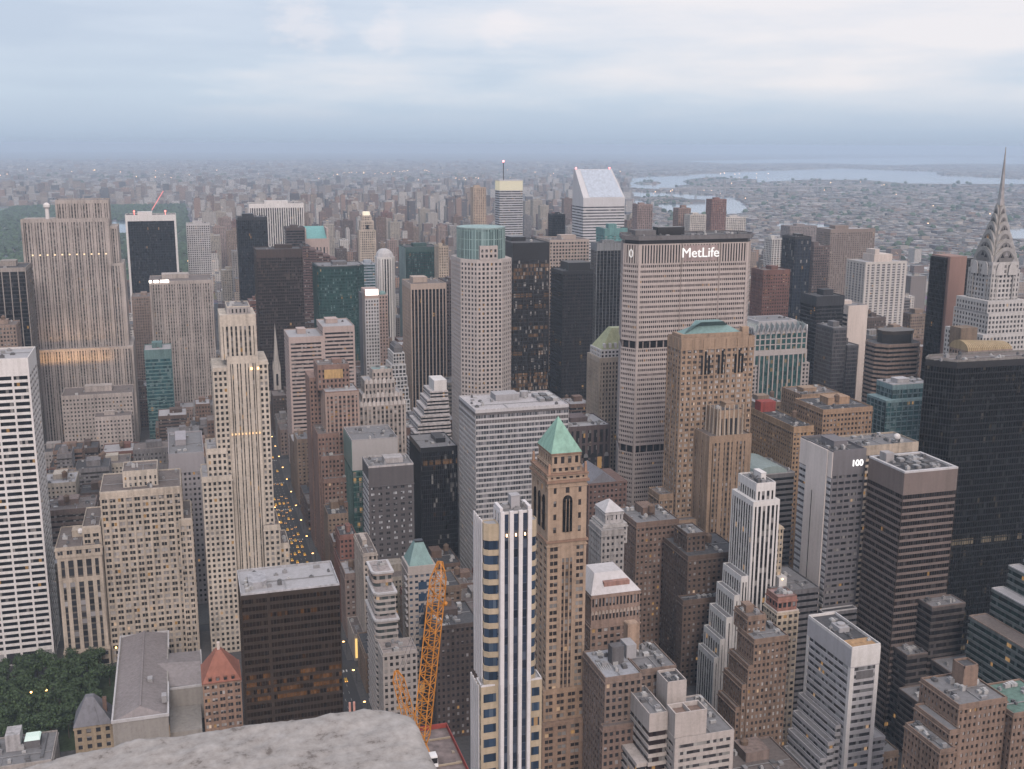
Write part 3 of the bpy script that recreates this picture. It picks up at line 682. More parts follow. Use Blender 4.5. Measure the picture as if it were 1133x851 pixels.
x0, x1, y0, y1, z, v = G['slate']; t.tier(bx('slate'), 0, z, S('punch', wall((.36, .285, .2)), GD, near=True, fh=5, bw=4.5, pf=.5, top=1.5)); W = t.mb('roof', SLATE)
W.prism(rect(x0 - .4, x1 + .4, y0 - .4, y1 + .4), z, z + 13, rect(x0 + 6, x1 - 9, y0 + 7, y1 - 7)); W.cone(rect(x0 + 8, x0 + 13, y0 - .5, y0 + 6), z + .1, (x0 + 10.5, y0 + 4, z + 9))
b = MB(); b.box(x1 - 4.5, x1 - 2.5, y0 + 5, y0 + 8, z, z + 12); t.part('chimney', b, BRICK); t.finish()

# ---- middle distance, left of centre
t = TW('cathedral_spire', 'slender pale stone cathedral spire in front of dark towers', 'church', 'spire', 'the cathedral spire')
x0, x1, y0, y1, z, v = G['spire']; cx, cy_ = (x0 + x1) / 2 + 1, y0 + 5
W = t.mb('tower', wall((.4, .37, .34))); W.box(cx - 4.2, cx + 4.2, cy_ - 4.2, cy_ + 4.2, 0, 58); W.box(cx - 11, cx + 22, cy_ + 4.5, cy_ + 60, 0, 26)
b = MB(); oc = [(cx + 4 * math.cos(i * math.pi / 4 + .39), cy_ + 4 * math.sin(i * math.pi / 4 + .39)) for i in range(8)]; b.cone(oc, 58, (cx, cy_, 114)); t.part('spire', b, wall((.42, .39, .36)))
for a, c in ((-1, -1), (1, -1), (1, 1), (-1, 1)):
    b = MB(); b.cone(rect(cx + a * 3.6 - .9, cx + a * 3.6 + .9, cy_ + c * 3.6 - .9, cy_ + c * 3.6 + .9), 58, (cx + a * 3.6, cy_ + c * 3.6, 70)); t.part('pinnacle', b, wall((.42, .39, .36)))
b = MB(); b.box(cx - 1.2, cx + 1.2, cy_ - 4.3, cy_ - 4.1, 40, 54); t.part('belfry_opening', b, GBLACK); t.polys.append((bx('spire'), 90)); t.finish()
simple('office_tower', 'dark brown glass tower behind the cathedral spire', 'tower', 'olympic', 'the dark brown glass tower', S('curtain', wall((.06, .042, .036)), glass((.02, .015, .014), .004, .18, (2.2, 3.7), .14, blindc=(.075, .055, .05)), fh=3.7, sp=.25, bw=2.2, mt=.25, mull=BRONZE, top=9), DARKROOF)
simple('office_tower', 'flat black glass tower left of the white striped slab', 'tower', 'trump', 'the flat black tower', S('curtain', BLACKM, GBLACK, fh=4, sp=.1, bw=3, mull=BLACKM, top=4), DARKROOF)
simple('office_tower', 'wide white marble slab with fine vertical stripes in the middle distance', 'tower', 'gm', 'the white striped slab', S('stripe', WHITE, GC, fh=4, sp=.2, sm=BLACKM, bw=3.9, pf=.42, top=7), DARKROOF)
simple('office_tower', 'small dark brown block before the white striped slab', 'building', 'crownblk', 'the small dark block', S('ribbon', wall((.08, .06, .055)), GBLACK, fh=4, top=4), DARKROOF)
t = TW('office_tower', 'pink granite tower with a sloping teal skylight roof', 'tower', 'sony', 'the pink tower with teal roof')
x0, x1, y0, y1, z, v = G['sony']; t.tier(bx('sony'), 0, z - 12, S('stripe', PINKG, GC, fh=14, sp=.15, bw=5, pf=.55, top=1)); W = t.mb('wall', PINKG); W.box(x0, x1, y0, y1, z - 12, z)
W.box(x0, x0 + 3, y0 + 5, y1, z, z + 16); W.box(x1 - 3, x1, y0 + 5, y1, z, z + 16)
b = MB(); b.add([(x0 + 3, y0 + 4, z + .2), (x1 - 3, y0 + 4, z + .2), (x1 - 3, y1, z + 17), (x0 + 3, y1, z + 17), (x0 + 3, y1, z), (x1 - 3, y1, z)], [(0, 1, 2, 3), (0, 3, 4), (1, 5, 2), (2, 5, 4, 3)]); t.part('skylight_roof', b, wall((.16, .38, .37), .4, .15, name='teal_glazing')); t.finish()
t = TW('office_tower', 'brown glass tower with sawtooth terraces stepping down right of the dark tower', 'tower', 'sawt', 'the terraced brown tower')
x0, x1, y0, y1, z, v = G['sawt']
for i in range(5): a = x0 + i * (x1 - x0) / 5; t.tier(rect(a if i == 0 else a - .01, x0 + (i + 1) * (x1 - x0) / 5, y0 + i * .7, y1), 0, z - i * 4.5, S('ribbon', wall((.14, .09, .08)), glass((.05, .032, .03), .005, .1, (2, 3.7), .15), fh=3.8, sp=.45, top=2))
t.roof(rect(x0, x0 + 12, y0, y1), z, DARKROOF, .6, BRONZE, 2); t.finish()
t = TW('glass_tower', 'round cornered dark green glass tower with cluttered roof', 'tower', 'greenround', 'the round green glass tower')
x0, x1, y0, y1, z, v = G['greenround']; pr = [(x0, y0 + 6)] + [(x0 + (x1 - x0) * (.5 - .5 * math.cos(a)), y0 + 6 - 9 * math.sin(a)) for a in [math.pi * i / 10 for i in range(1, 10)]] + [(x1, y0 + 6), (x1 + 9, y0 + 14), (x1 + 9, y1), (x0, y1)]
t.tier(pr, 0, z, S('curtain', wall((.02, .045, .042)), GGREEN, fh=3.8, sp=.3, bw=3, mt=.15, mull=wall((.03, .075, .07)), top=3)); t.roof(inset(pr, 1.5), z, GREYROOF, 1, DGREY, 7, True, seed=22); t.finish()
t = TW('office_block', 'pinkish office block with dark ribbon windows in two heights above the avenue', 'building', 'pinkR', 'the pinkish ribbon block', 480)
rs = S('ribbon', PINKG, glass((.03, .028, .03), .02, .1, (1.8, 3.9)), fh=3.9, sp=.52, top=5, bw=50)
t.tier(bx('pinkL'), 0, Z('pinkL'), rs); t.tier(grow('pinkR', l=-.2), 0, Z('pinkR') + 3, rs); t.roof(bx('pinkL'), Z('pinkL'), PALEROOF, 1, PINKG, 3, seed=23); t.roof(bx('pinkR'), Z('pinkR') + 3, PALEROOF, 1, PINKG, 3, seed=24)
W = t.mb('pier', PINKG); 
for k in ('pinkL', 'pinkR'):
    x0, x1, y0, y1, z, v = G[k]
    for a in (x0 + .8, x1 - .8): W.box(a - .9, a + .9, y0 - .06, y0 + 1, 0, z)
t.finish()
simple('glass_tower', 'pale blue banded glass tower below the lit hotel spire', 'tower', 'bluestripe', 'the blue banded tower', S('ribbon', wall((.35, .4, .46)), GTEAL, fh=3.9, sp=.45, top=1), PALEROOF)
t = TW('hotel_tower', 'slender beige hotel tower with a brightly lit stepped crown', 'tower', 'fourseas', 'the lit beige hotel tower')
x0, x1, y0, y1, z, v = G['fourseas']; hs = S('stripe', wall((.5, .43, .36)), GC, fh=4, sp=.4, bw=3.4, pf=.5, top=2.5); w_ = x1 - x0
t.tier(rect(x0, x1, y0, y1), 0, z - 22, hs); t.tier(rect(x0 + 3, x1 - 3, y0 + 1, y1), z - 22, z - 6, hs); t.tier(rect(x0 + 6.5, x1 - 6.5, y0 + 2, y1 - 2), z - 6, z + 3, hs)
b = MB(); b.box(x0 + 9, x1 - 9, y0 + 3, y1 - 4, z + 3, z + 9); t.part('lit_lantern', b, glow_mat((1, .85, .6), .75))
b = MB(); a = (x0 + x1) / 2; b.box(a - 2.2, a + 2.2, y0 + .4, y0 + 1.2, z - 20, z - 13); t.part('round_window', b, GBLACK); t.finish()
t = TW('office_tower', 'white tower with fine vertical piers and rounded domed crown', 'tower', 'domed', 'the white domed tower')
x0, x1, y0, y1, z, v = G['domed']; t.tier(chamf(x0, x1, y0, y1, 5), 0, z, S('stripe', WHITE, GBLACK, fh=3.9, sp=.25, sm=BLACKM, bw=4.2, pf=.5, top=3))
b = MB(); cp = chamf(x0 + 1, x1 - 1, y0 + 1, y1 - 1, 6); b.prism(cp, z, z + 5, inset(cp, 1.5)); b.prism(inset(cp, 1.51), z + 5, z + 9, inset(cp, 4.5)); b.prism(inset(cp, 4.51), z + 9, z + 11, inset(cp, 8.5)); t.part('dome', b, WGREY); t.finish()
t = simple('glass_tower', 'dark green glass block with pale left side', 'tower', 'dgreen', 'the dark green block', S('curtain', wall((.04, .08, .075)), GGREEN, fh=3.8, sp=.25, bw=3, mull=BLACKM, top=6), DARKROOF)
x0, x1, y0, y1, z, v = G['dgreen']; b = MB(); b.box(x0 - .5, x0 - .1, y0, y1, 0, z); t.part('pale_side', b, wall((.2, .27, .26)))  # left face coloured paler than the front
t = TW('office_tower', 'slim grey tower with punched windows and glowing white roof sign', 'tower', 'signw', 'the slim tower with glowing sign')
x0, x1, y0, y1, z, v = G['signw']; t.tier(bx('signw'), 0, z - 9, S('grid', WGREY, GC, fh=3.7, sp=.42, bw=2.9, pf=.45, top=2)); t.tier(rect(x0, x1, y0, y1), z - 9, z, S('blank', PINK, GC)); t.tier(rect(x0 - 2.5, x0 - .1, y0 + 3, y1), 0, z - 4, S('blank', DGREY, GC))
b = MB(); b.box(x0 + .8, x1 - .8, y0 - .5, y0 - .1, z - 5.5, z + .5); t.part('lit_sign', b, glow_mat((1, .88, .82), 3)); t.finish()
t = TW('brick_tower', 'slender pinkish tower topped by a small teal dome', 'tower', 'dometeal', 'the slender tower with teal dome')
x0, x1, y0, y1, z, v = G['dometeal']; t.tier(bx('dometeal'), 0, z, S('grid', PINK, GC, fh=3.7, bw=3, pf=.5)); b = MB(); b.ball((x0 + x1) / 2, y0 + 6, z, 4.2); t.part('dome', b, TEALC); t.finish()
t = TW('stepped_tower', 'white gridded tower tapering in steps to a dark cap', 'tower', 'zig', 'the tapering white grid tower')
x0, x1, y0, y1, z, v = G['zig']
for i in range(6): t.tier(rect(x0 + i * 2.1, x1 - i * .9, y0 + i * 1.2, y1 - i), 0 if i == 0 else z - 58 + i * 11, z - 46 + i * 11.5, S('grid', wall((.55, .55, .56), var=.12), GC, fh=3.8, sp=.28, bw=3.3, pf=.28, top=1))
b = MB(); q = rect(x0 + 12, x1 - 6.5, y0 + 8, y1 - 8); b.prism(q, z + 11, z + 17); b.prism(inset(q, 1), z + 17, z + 20, inset(q, 2.2)); t.part('cap', b, DGREY); t.finish()
simple('office_tower', 'brown tower with pale vertical piers and plain top band', 'tower', 'vstripe', 'the pale piered brown tower', S('stripe', wall((.42, .34, .29), var=.14), GBLACK, fh=3.8, sp=.22, sm=BLACKM, bw=3.8, pf=.3, top=5), BROWNROOF)
simple('office_tower', 'narrow dark brown tower squeezed beside the octagonal granite skyscraper', 'tower', 'vdark', 'the narrow dark tower', S('grid', wall((.1, .08, .08)), GBLACK, fh=3.7, bw=3, top=2), DARKROOF)
simple('brick_tower', 'slim beige apartment tower behind the narrow dark tower', 'tower', 'beigeslim', 'the slim beige tower', S('grid', BEIGE, GCB, fh=3.4, bw=3, pf=.5), BROWNROOF, True)
t = TW('skyscraper', 'octagonal pale granite skyscraper with a round green glass crown', 'skyscraper', 'bear', 'the octagonal granite skyscraper')
x0, x1, y0, y1, z, v = G['bear']; a = -3; oc = chamf(x0 - a, x1 + 4, y0, y1, 12); ps = S('grid', wall((.48, .43, .41), var=.12), GC, fh=3.9, sp=.42, bw=3.6, pf=.45, top=3)
t.tier(oc, 0, z, ps); cx, cy_ = (x0 + x1) / 2 + 2.5, (y0 + y1) / 2; ring = [(cx + 22.5 * math.cos(i * math.pi / 12), cy_ - 4 + 25.5 * math.sin(i * math.pi / 12)) for i in range(24)]
t.tier(rect(cx - 8, cx + 8, y0 - .5, y0 + 8), z, z + 12, ps)
t.tier(inset(ring, 1), z - 1, z + 27, S('curtain', wall((.25, .33, .33)), glass((.12, .19, .19), .0, .4, (2.6, 27), .2, blindc=(.22, .33, .33)), fh=9, sp=.06, bw=2.4, mt=.35, mull=wall((.3, .42, .42)), top=1.2)); t.roof(inset(ring, 2.5), z + 27, wall((.3, .42, .42)), 0, None, 0, False); t.finish()
simple('office_tower', 'black tower with rows of amber lit offices right of the octagonal skyscraper', 'tower', 'orange', 'the amber lit black tower', S('curtain', BLACKM, GOR, fh=4, sp=.2, bw=6, mt=.6, mull=BLACKM, top=17, r=.3), DARKROOF)
simple('office_tower', 'wide beige gridded tower behind the amber lit black tower', 'tower', 'beigeg', 'the wide beige grid tower', S('grid', wall((.42, .35, .31), var=.12), GC, fh=4, sp=.42, bw=3.9, pf=.32, top=2), BROWNROOF)
t = simple('office_tower', 'near black bronze tower with a flat dark roof box left of the banking slab', 'tower', 'darkt', 'the near black tower', S('curtain', BLACKM, glass((.02, .018, .018), .01, .1, (2, 3.9), .12, blindc=(.06, .045, .045)), fh=3.9, sp=.35, bw=3, mt=.3, mull=BLACKM, top=3), DARKROOF, bulk=False)
x0, x1, y0, y1, z, v = G['darkt']; b = MB(); b.box(x0 + 10, x1 - 1, y0 + 8, y1 - 4, z, z + 9); t.part('bulkhead', b, BLACKM)
b = MB(); b.cone(rect(x0 + 11, x0 + 19, y1 + 60, y1 + 68), z + 4, (x0 + 15, y1 + 64, z + 24)); 
simple('office_tower', 'tall black tower with fine pale vertical lines left of the banking slab', 'tower', 'darks', 'the fine lined black tower', S('stripe', wall((.2, .21, .22)), GBLACK, fh=3.8, sp=.2, sm=BLACKM, bw=4.2, pf=.1, top=8), DARKROOF)
simple('glass_tower', 'teal glass block peeking over the fine lined black tower', 'tower', 'tealcube', 'the teal glass block', S('ribbon', wall((.13, .27, .27)), glass((.1, .24, .24), 0, .1, (3, 3.8), .2), fh=3.8, sp=.4, top=8), PALEROOF)
t = TW('skyscraper', 'white banded skyscraper with a steeply sloped wedge roof', 'skyscraper', 'citi', 'the wedge roofed skyscraper')
x0, x1, y0, y1, z, v = G['citi']; t.tier(bx('citi'), 0, z, S('ribbon', wall((.56, .56, .58), var=.1), glass((.06, .065, .075), 0, .1, (4, 4), .2), fh=4.3, sp=.56, top=13))
b = MB(); xr = x1 - 5; b.add([(x0, y0, z), (x1, y0, z), (x1, y1, z), (x0, y1, z), (x0 + 1, y1 - 7, z + 41), (xr - 1, y1 - 7, z + 41), (xr - 1, y1, z + 41), (x0 + 1, y1, z + 41), ], [(0, 1, 5, 4), (1, 2, 6, 5), (2, 3, 7, 6), (3, 0, 4, 7), (4, 5, 6, 7)]); t.part('wedge_crown', b, wall((.56, .56, .58), var=.1))
b = MB(); b.add([(x0 + 10, y0 + .4, z + 1.1), (x1 - 2.5, y0 + .4, z + 1.1), (xr - 4, y1 - 8, z + 40.6), (x0 + 9, y1 - 8, z + 40.6)], [(0, 1, 2, 3)]); t.part('sloped_face', b, plain((.5, .56, .64), .3, .2, 'pale_panel'))
for xx in (x0 + 4, xr - 3):
    b = MB(); b.ball(xx, y1 - 3, z + 42.6, 1.5); t.part('beacon', b, glow_mat((1, .2, .2), 3))
t.finish()
t = TW('skyscraper', 'slim grey banded skyscraper with a yellow lit top and red tipped mast', 'skyscraper', 'bloom', 'the yellow topped skyscraper')
x0, x1, y0, y1, z, v = G['bloom']; t.tier(bx('bloom'), 0, z - 17, S('ribbon', wall((.5, .51, .54), var=.1), GC, fh=4.3, sp=.5, top=1)); b = MB(); b.box(x0 + .3, x1 - .3, y0 + .3, y1, z - 17, z); t.part('lit_crown', b, glow_mat((1, .86, .5), .34)); W = t.mb('wall', WGREY); W.box(x0, x1, y0, y1, z, z + 1.4)
b = MB(); b.bar((x0 + 9, y0 + 6, z), (x0 + 9, y0 + 6, z + 34), .8, 6); m_ = t.part('mast', b, BLACKM); b = MB(); b.ball(x0 + 9, y0 + 6, z + 35, 2); t.part('beacon', b, glow_mat((1, .25, .25), 4), m_); t.finish()

# ---- the banking slab with its sign
t = TW('skyscraper', 'huge concrete slab skyscraper with white lettering and dark mechanical floors', 'skyscraper', 'met', 'the huge lettered slab')
pm = [(329, 761.8), (420.4, 761.8), (429, 774), (429, 788), (420, 801), (331, 801), (321.6, 773.5)]; MW = wall((.47, .41, .385), var=.14)
gm_ = glass((.045, .04, .042), .012, .2, None, .15, blindc=(.2, .17, .16)); zt = 246
ms = S('ribbon', MW, gm_, near=True, fh=3.75, sp=.5, top=.6, bw=1.65, pw=.5, pout=-.12, r=.5)
dk = S('stripe', wall((.3, .25, .23)), GBLACK, fh=7, sp=.05, bw=5.5, pf=.15, top=.4)
t.tier(pm, 0, 84, ms); t.tier(inset(pm, .9), 84, 90, dk); t.tier(pm, 90, 166, ms); t.tier(inset(pm, .9), 166, 172, dk); t.tier(pm, 172, 230, ms)
t.tier(pm, 230, 245, S('stripe', MW, GBLACK, fh=14, sp=.05, bw=2.3, pf=.5, top=.8, r=.5)); t.tier(inset(pm, 1.2), 245, 248, S('blank', BLACKM, GC)); t.tier(inset(pm, -1.5), 248, 250, S('blank', DGREY, GC))
t.roof(inset(pm, -1.2), 250, DARKROOF, 1.2, DGREY, 9, False, seed=30)
b = MB(); b.box(352, 374, 779, 789, 250, 256); t.part('bulkhead', b, BLACKM); b = MB(); b.box(333, 350, 778, 792, 250, 254); t.part('bulkhead', b, DGREY)
W = t.mb('joint', wall((.3, .25, .23)))
for xx in (364, 396): W.box(xx - .35, xx + .35, 761.5, 761.7, 0, 245)
W = t.mb('corner_pier', MW); W.box(329.2, 331, 761.4, 762, 0, 245); W.box(418.6, 420.2, 761.4, 762, 0, 245)
def text(body, size, mat, name, parent, org, x, y, z, rz=0, ext=.25, off=0.0, align='CENTER'):
    cu_ = bpy.data.curves.new(name, 'FONT'); cu_.body = body; cu_.size = size; cu_.extrude = ext; cu_.offset = off; cu_.align_x = align; cu_.align_y = 'CENTER'; cu_.resolution_u = 3
    to = bpy.data.objects.new(name, cu_); COL.objects.link(to); bpy.context.view_layer.update()
    me = bpy.data.meshes.new_from_object(to.evaluated_get(bpy.context.evaluated_depsgraph_get())); COL.objects.unlink(to); bpy.data.objects.remove(to)
    me.materials.clear(); me.materials.append(mat)
    o = link(name, me, parent, (x - org[0], y - org[1], z - org[2]), rz); o.rotation_euler = (math.pi / 2, 0, rz); return o
b = MB(); b.box(366, 394, 761.5, 761.75, 231.5, 243.5); t.part('sign_backing', b, wall((.33, .26, .25)))
text('MetLife', 10.4, glow_mat((1, .97, .95), .75), 'sign_letters', t.root, t.org, 379.5, 761.1, 237.6, 0, .3, .003)  # plain off-white letters, brightened by an added glow; no lamps in them
b = MB()
for sg in (-1, 1):
    for i in range(10):
        a0, a1 = math.pi * 2 * i / 10, math.pi * 2 * (i + 1) / 10
        if sg > 0: b.bar((325.2 + 1.5 * math.cos(a0) * .53, 767 - 1.5 * math.cos(a0) * .85, 238 + 2.9 * math.sin(a0)), (325.2 + 1.5 * math.cos(a1) * .53, 767 - 1.5 * math.cos(a1) * .85, 238 + 2.9 * math.sin(a1)), .4)
t.part('emblem', b, glow_mat((1, .97, .95), .5)); t.finish()
t = TW('stone_tower', 'beige stone tower with an ornate gold and green mansard roof', 'tower', 'helm', 'the gold roofed stone tower')
x0, x1, y0, y1, z, v = G['helm']; x1 += 22; t.tier(rect(x0, x1, y0, y1), 0, z - 2, S('stripe', BEIGE, GC, fh=3.8, sp=.4, bw=3, pf=.5, top=4)); t.tier(rect(x0 + 2, x1 - 2, y0 + 2, y1 - 2), z - 3, z + 5, S('grid', WHITE, GC, fh=4, bw=3.5))
b = MB(); b.prism(rect(x0 + 3, x1 - 3, y0 + 3, y1 - 3), z + 5, z + 22, rect(x0 + 15, x1 - 15, y0 + 11, y1 - 11)); t.part('mansard_roof', b, wall((.42, .44, .26), .6, .25, name='gilded_copper'))
for i in range(3):
    b = MB(); b.box(x0 + 5 + i * 5, x0 + 7 + i * 5, y0 + 2.8, y0 + 6, z + 6, z + 10); t.part('dormer', b, WHITE)
t.finish()
# ---- brown towers in front of the slab
t = TW('stone_tower', 'massive tan brick tower with a teal hipped roof before the lettered slab', 'tower', 'lincoln', 'the massive tan tower with teal roof')
x0, x1, y0, y1, z, v = G['lincoln']; ls = S('punch', TANB, GW, near=True, fh=3.6, sp=.45, bw=4.3, pf=.40, sub=2, top=7, rib=2)
t.tier(bx('lincoln'), 0, z, ls); t.tier(rect(x0 - 11, x0 - .1, y0 + 3, y1), 0, 82, S('punch', TANB, GW, near=True, fh=3.6, sp=.45, bw=4, pf=.42, sub=2, top=4)); t.roof(rect(x0 - 11, x0, y0 + 3, y1), 82, BROWNROOF, .9, TANB, 1, False)
t.tier(rect(x0 - 2, x1 - 16, y0 - 8, y0 - .1), 0, 66, S('punch', TANB, GDL, near=True, fh=3.6, sp=.45, bw=4, pf=.42, sub=2, top=4)); t.roof(rect(x0 - 2, x1 - 16, y0 - 8, y0 - .1), 66, BROWNROOF, .9, TANB, 1, False)
t.roof(bx('lincoln'), z, BROWNROOF, 1.2, TANB, 0, False); W = t.mb('wall', TANB); W.box(x0 + 2, x1 - 2, y0 + 5, y1 - 2, z, z + 3); W.box(x1 - 7, x1 - 2.1, y0 + 4.9, y0 + 9, z, z + 6.5)
b = MB(); b.prism(rect(x0 + 5, x1 - 7.5, y0 + 7, y1 - 3), z + 3, z + 10.5, rect(x0 + 18, x1 - 20, y0 + 17, y1 - 13)); t.part('hipped_roof', b, TEALC)
for i in range(3):
    c = x0 + 15 + i * 12.5; b = MB(); 
    for q in range(3): b.box(c + q * 2.6, c + q * 2.6 + 1.5, y0 - .3, y0 + .05, z - 24, z - 11 + (3 if q == 1 else 0))
    t.part('tall_arched_window', b, GBLACK)
t.finish()
t = TW('stone_tower', 'slender tan brick tower with buttressed crown before the massive tan tower', 'tower', 'lef295', 'the buttressed tan tower')
x0, x1, y0, y1, z, v = G['lef295']; t.tier(grow('lef295', b=4), 0, z, S('stripe', TANB, GD, near=True, fh=3.5, sp=.45, sm=wall((.2, .15, .11)), bw=3.1, pf=.5, top=4, wide=3)); t.roof(grow('lef295', b=4), z, BROWNROOF, .9, TANB, 0, False)
a, c = x0 + 7, x1 - 6; t.tier(rect(a, c, y0 + 1.5, y1), z - 1, z + 17, S('stripe', TANB, GD, near=True, fh=16, sp=.12, bw=3.4, pf=.5, top=5)); t.roof(rect(a, c, y0 + 1.5, y1), z + 17, BROWNROOF, .6, TANB, 2, True, seed=33)
for i in range(6):
    xx = a + .8 + i * (c - a - 1.6) / 5; b = MB(); b.prism(rect(xx - .7, xx + .7, y0 + .6, y0 + 2.4), z - 2, z + 21, rect(xx - .3, xx + .3, y0 + 1.2, y0 + 1.9)); t.part('buttress', b, BEIGE)
for i in range(4):
    yy = y0 + 3 + i * (y1 - y0 - 4) / 3; b = MB(); b.prism(rect(a - .9, a + .6, yy - .6, yy + .6), z - 2, z + 20, rect(a - .4, a, yy - .3, yy + .3)); t.part('buttress', b, BEIGE)
t.finish()
t = TW('office_tower', 'glassy tower with zigzag silver crown and pale granite frame', 'tower', 'zigzag', 'the zigzag crowned tower')
x0, x1, y0, y1, z, v = G['zigzag']; gz = glass((.03, .085, .085), .05, .2, (2.4, 3.8), .1, (1, .6, .3), .6, blindc=(.1, .17, .17)); fr = wall((.47, .43, .42), var=.1)
t.tier(rect(x0 - 4, x1 + 4, y0 + 2, y1), 0, z - 40, S('grid', fr, GC, fh=3.9, sp=.42, bw=3.8, pf=.42)); t.tier(rect(x0 + 5, x1 - 5, y0 - .5, y0 + 6), 0, z - 30, S('stripe', fr, gz, fh=3.9, sp=.12, sm=wall((.05, .1, .1)), bw=5.2, pf=.22, top=1))
t.tier(rect(x0, x1, y0 + 1, y1), z - 41, z - 27, S('stripe', fr, gz, fh=13, sp=.15, bw=5.4, pf=.3, top=4)); t.tier(rect(x0 + .5, x1 - .5, y0 + 1.5, y1), z - 27, z - 9, S('stripe', fr, gz, fh=5, sp=.2, bw=5.4, pf=.24, top=2))
cr_ = MB(); cg_ = MB(); q = rect(x0 + 1, x1 - 1, y0 + 2, y1 - 1); n_ = 10
for a, c, l, u, nn, vis in edges(q):
    for i in range(n_):
        p0 = a + u * (l * i / n_); p1 = a + u * (l * (i + 1) / n_); pm_ = (p0 + p1) / 2 + nn * 1.5
        ze = z - 9; cr_.bar((p0.x, p0.y, ze - 3), (pm_.x, pm_.y, ze + 5), .8); cr_.bar((pm_.x, pm_.y, ze + 5), (p1.x, p1.y, ze - 3), .8)
        pt = (p0 + p1) / 2 - nn * 5; cg_.add([(p0.x, p0.y, ze), (pm_.x, pm_.y, ze + 5), (pt.x, pt.y, ze + 8.5)], [(0, 1, 2)]); cg_.add([(pm_.x, pm_.y, ze + 5), (p1.x, p1.y, ze), (pt.x, pt.y, ze + 8.5)], [(0, 1, 2)])
t.part('zigzag_crown', cr_, ALU); t.part('crown_glazing', cg_, wall((.2, .24, .25), .4, .1, name='crown_glass')); b = MB(); b.prism(inset(q, 5), z - 9, z, inset(q, 7)); t.part('roof', b, PALEROOF); t.roof(inset(q, 9), z, GREYROOF, 0, None, 5, False, seed=34); t.finish()
simple('brick_tower', 'rust red brick tower with small square windows right of the lettered slab', 'tower', 'redbr', 'the rust red tower', S('grid', wall((.165, .085, .07)), GC, fh=3.7, sp=.5, bw=3, pf=.46, top=4), BROWNROOF, b=10)
simple('office_tower', 'matt black office tower with thin floor lines behind the grey glass block', 'tower', 'blk1', 'the matt black tower', S('ribbon', wall((.035, .035, .04)), GBLACK, fh=3.8, sp=.3, top=9), DARKROOF, b=16)
t = TW('office_block', 'grey glass block in two heights before the matt black tower', 'building', 'gry1', 'the grey glass block')
x0, x1, y0, y1, z, v = G['gry1']; gs_ = S('curtain', wall((.1, .1, .11)), glass((.06, .06, .068), .004, .2, (2, 3.8), .2, blindc=(.1, .1, .11)), fh=3.8, sp=.3, bw=2, mt=.2, mull=DGREY, top=2)
t.tier(rect(x0, x0 + 15, y0, y1 + 14), 0, z, gs_); t.tier(rect(x0 + 15.1, x1, y0 - 2, y1 + 10), 0, z - 17, gs_); t.roof(rect(x0, x0 + 15, y0, y1 + 14), z, GREYROOF, .8, DGREY, 3); t.roof(rect(x0 + 15.1, x1, y0 - 2, y1 + 10), z - 17, GREYROOF, .8, DGREY, 3); t.finish()
t = TW('office_tower', 'cream slab with a blank front wall and dark side windows', 'tower', 'cream', 'the blank cream slab')
x0, x1, y0, y1, z, v = G['cream']; t.tier(grow('cream', b=4), 0, z, S('blank', CREAM, GC)); t.roof(grow('cream', b=4), z, GREYROOF, .8, CREAM, 2)
for i in range(30):
    b = MB(); b.box(x0 - .3, x0 - .02, y0 + 1, y1 + 3, 8 + i * 4.6, 10.6 + i * 4.6); t.part('window_band', b, GBLACK)
t.finish()
simple('office_tower', 'dark blue black tower standing apart right of the lettered slab', 'tower', 'dblue', 'the blue black tower', S('curtain', BLACKM, glass((.018, .024, .036), .004, .05, (2, 3.8), .1), fh=4, sp=.1, bw=4, mull=BLACKM, top=2), DARKROOF)
simple('brick_tower', 'dark brown apartment tower just right of the blue black tower', 'tower', 'brownt2', 'the dark brown tower', S('grid', wall((.13, .1, .095)), GC, fh=3.3, bw=3.4, pf=.4), BROWNROOF)
simple('apartment_tower', 'very wide brown brick apartment slab near the river', 'tower', 'wideslab', 'the wide brown apartment slab', S('grid', wall((.25, .2, .175), var=.15), GCB, fh=3.2, sp=.45, bw=4, pf=.42, top=5), PALEROOF)
simple('apartment_block', 'grey pink stepped apartment cluster at the river edge', 'building', 'gwide', 'the grey pink riverside block', S('grid', wall((.27, .23, .22)), GCB, fh=3.2, bw=4), BROWNROOF)
t = simple('apartment_tower', 'white apartment slab with vertical balcony strips and a small penthouse', 'tower', 'wslab', 'the white balcony slab', S('stripe', wall((.55, .52, .49), var=.1), glass((.09, .085, .085), .01, .3, (2.4, 3), .3), fh=3.1, sp=.4, sm=WGREY, bw=7.2, pf=.42, top=2), PALEROOF, bulk=False)
x0, x1, y0, y1, z, v = G['wslab']; b = MB(); b.box(x0 + 17, x1 - 16, y0 + 8, y1 - 8, z, z + 9); b.box(x0 + 19, x0 + 25, y0 + 10, y1 - 12, z + 9, z + 15); t.part('penthouse', b, CREAM)

# ---- chrome spired skyscraper
t = TW('art_deco_skyscraper', 'white brick skyscraper with tiered silver arches and needle spire', 'skyscraper', 'chry', 'the needle spired skyscraper')
x0, x1, y0, y1, z, v = G['chry']; WB = wall((.49, .475, .465), var=.16); gc_ = glass((.05, .05, .055), .01, .2, (1.6, 3.5)); x0, x1, y0, y1 = 588, 630, 694, 734
cs = S('grid', WB, gc_, fh=3.7, sp=.42, bw=3.3, pf=.42, top=2.5); cx = 608; cy_ = 714
t.tier(rect(x0 - 3, x1 + 3, y0 - 2, y1 + 2), 0, z - 22, cs); t.tier(rect(x0 + 2, x1, y0, y1), z - 23, z - 6, cs); t.tier(rect(cx - 18, cx + 18, cy_ - 18, cy_ + 18), z - 7, z + 3, cs)
hw = 12.2; t.tier(rect(cx - hw, cx + hw, cy_ - hw, cy_ + hw), z, z + 32, cs)
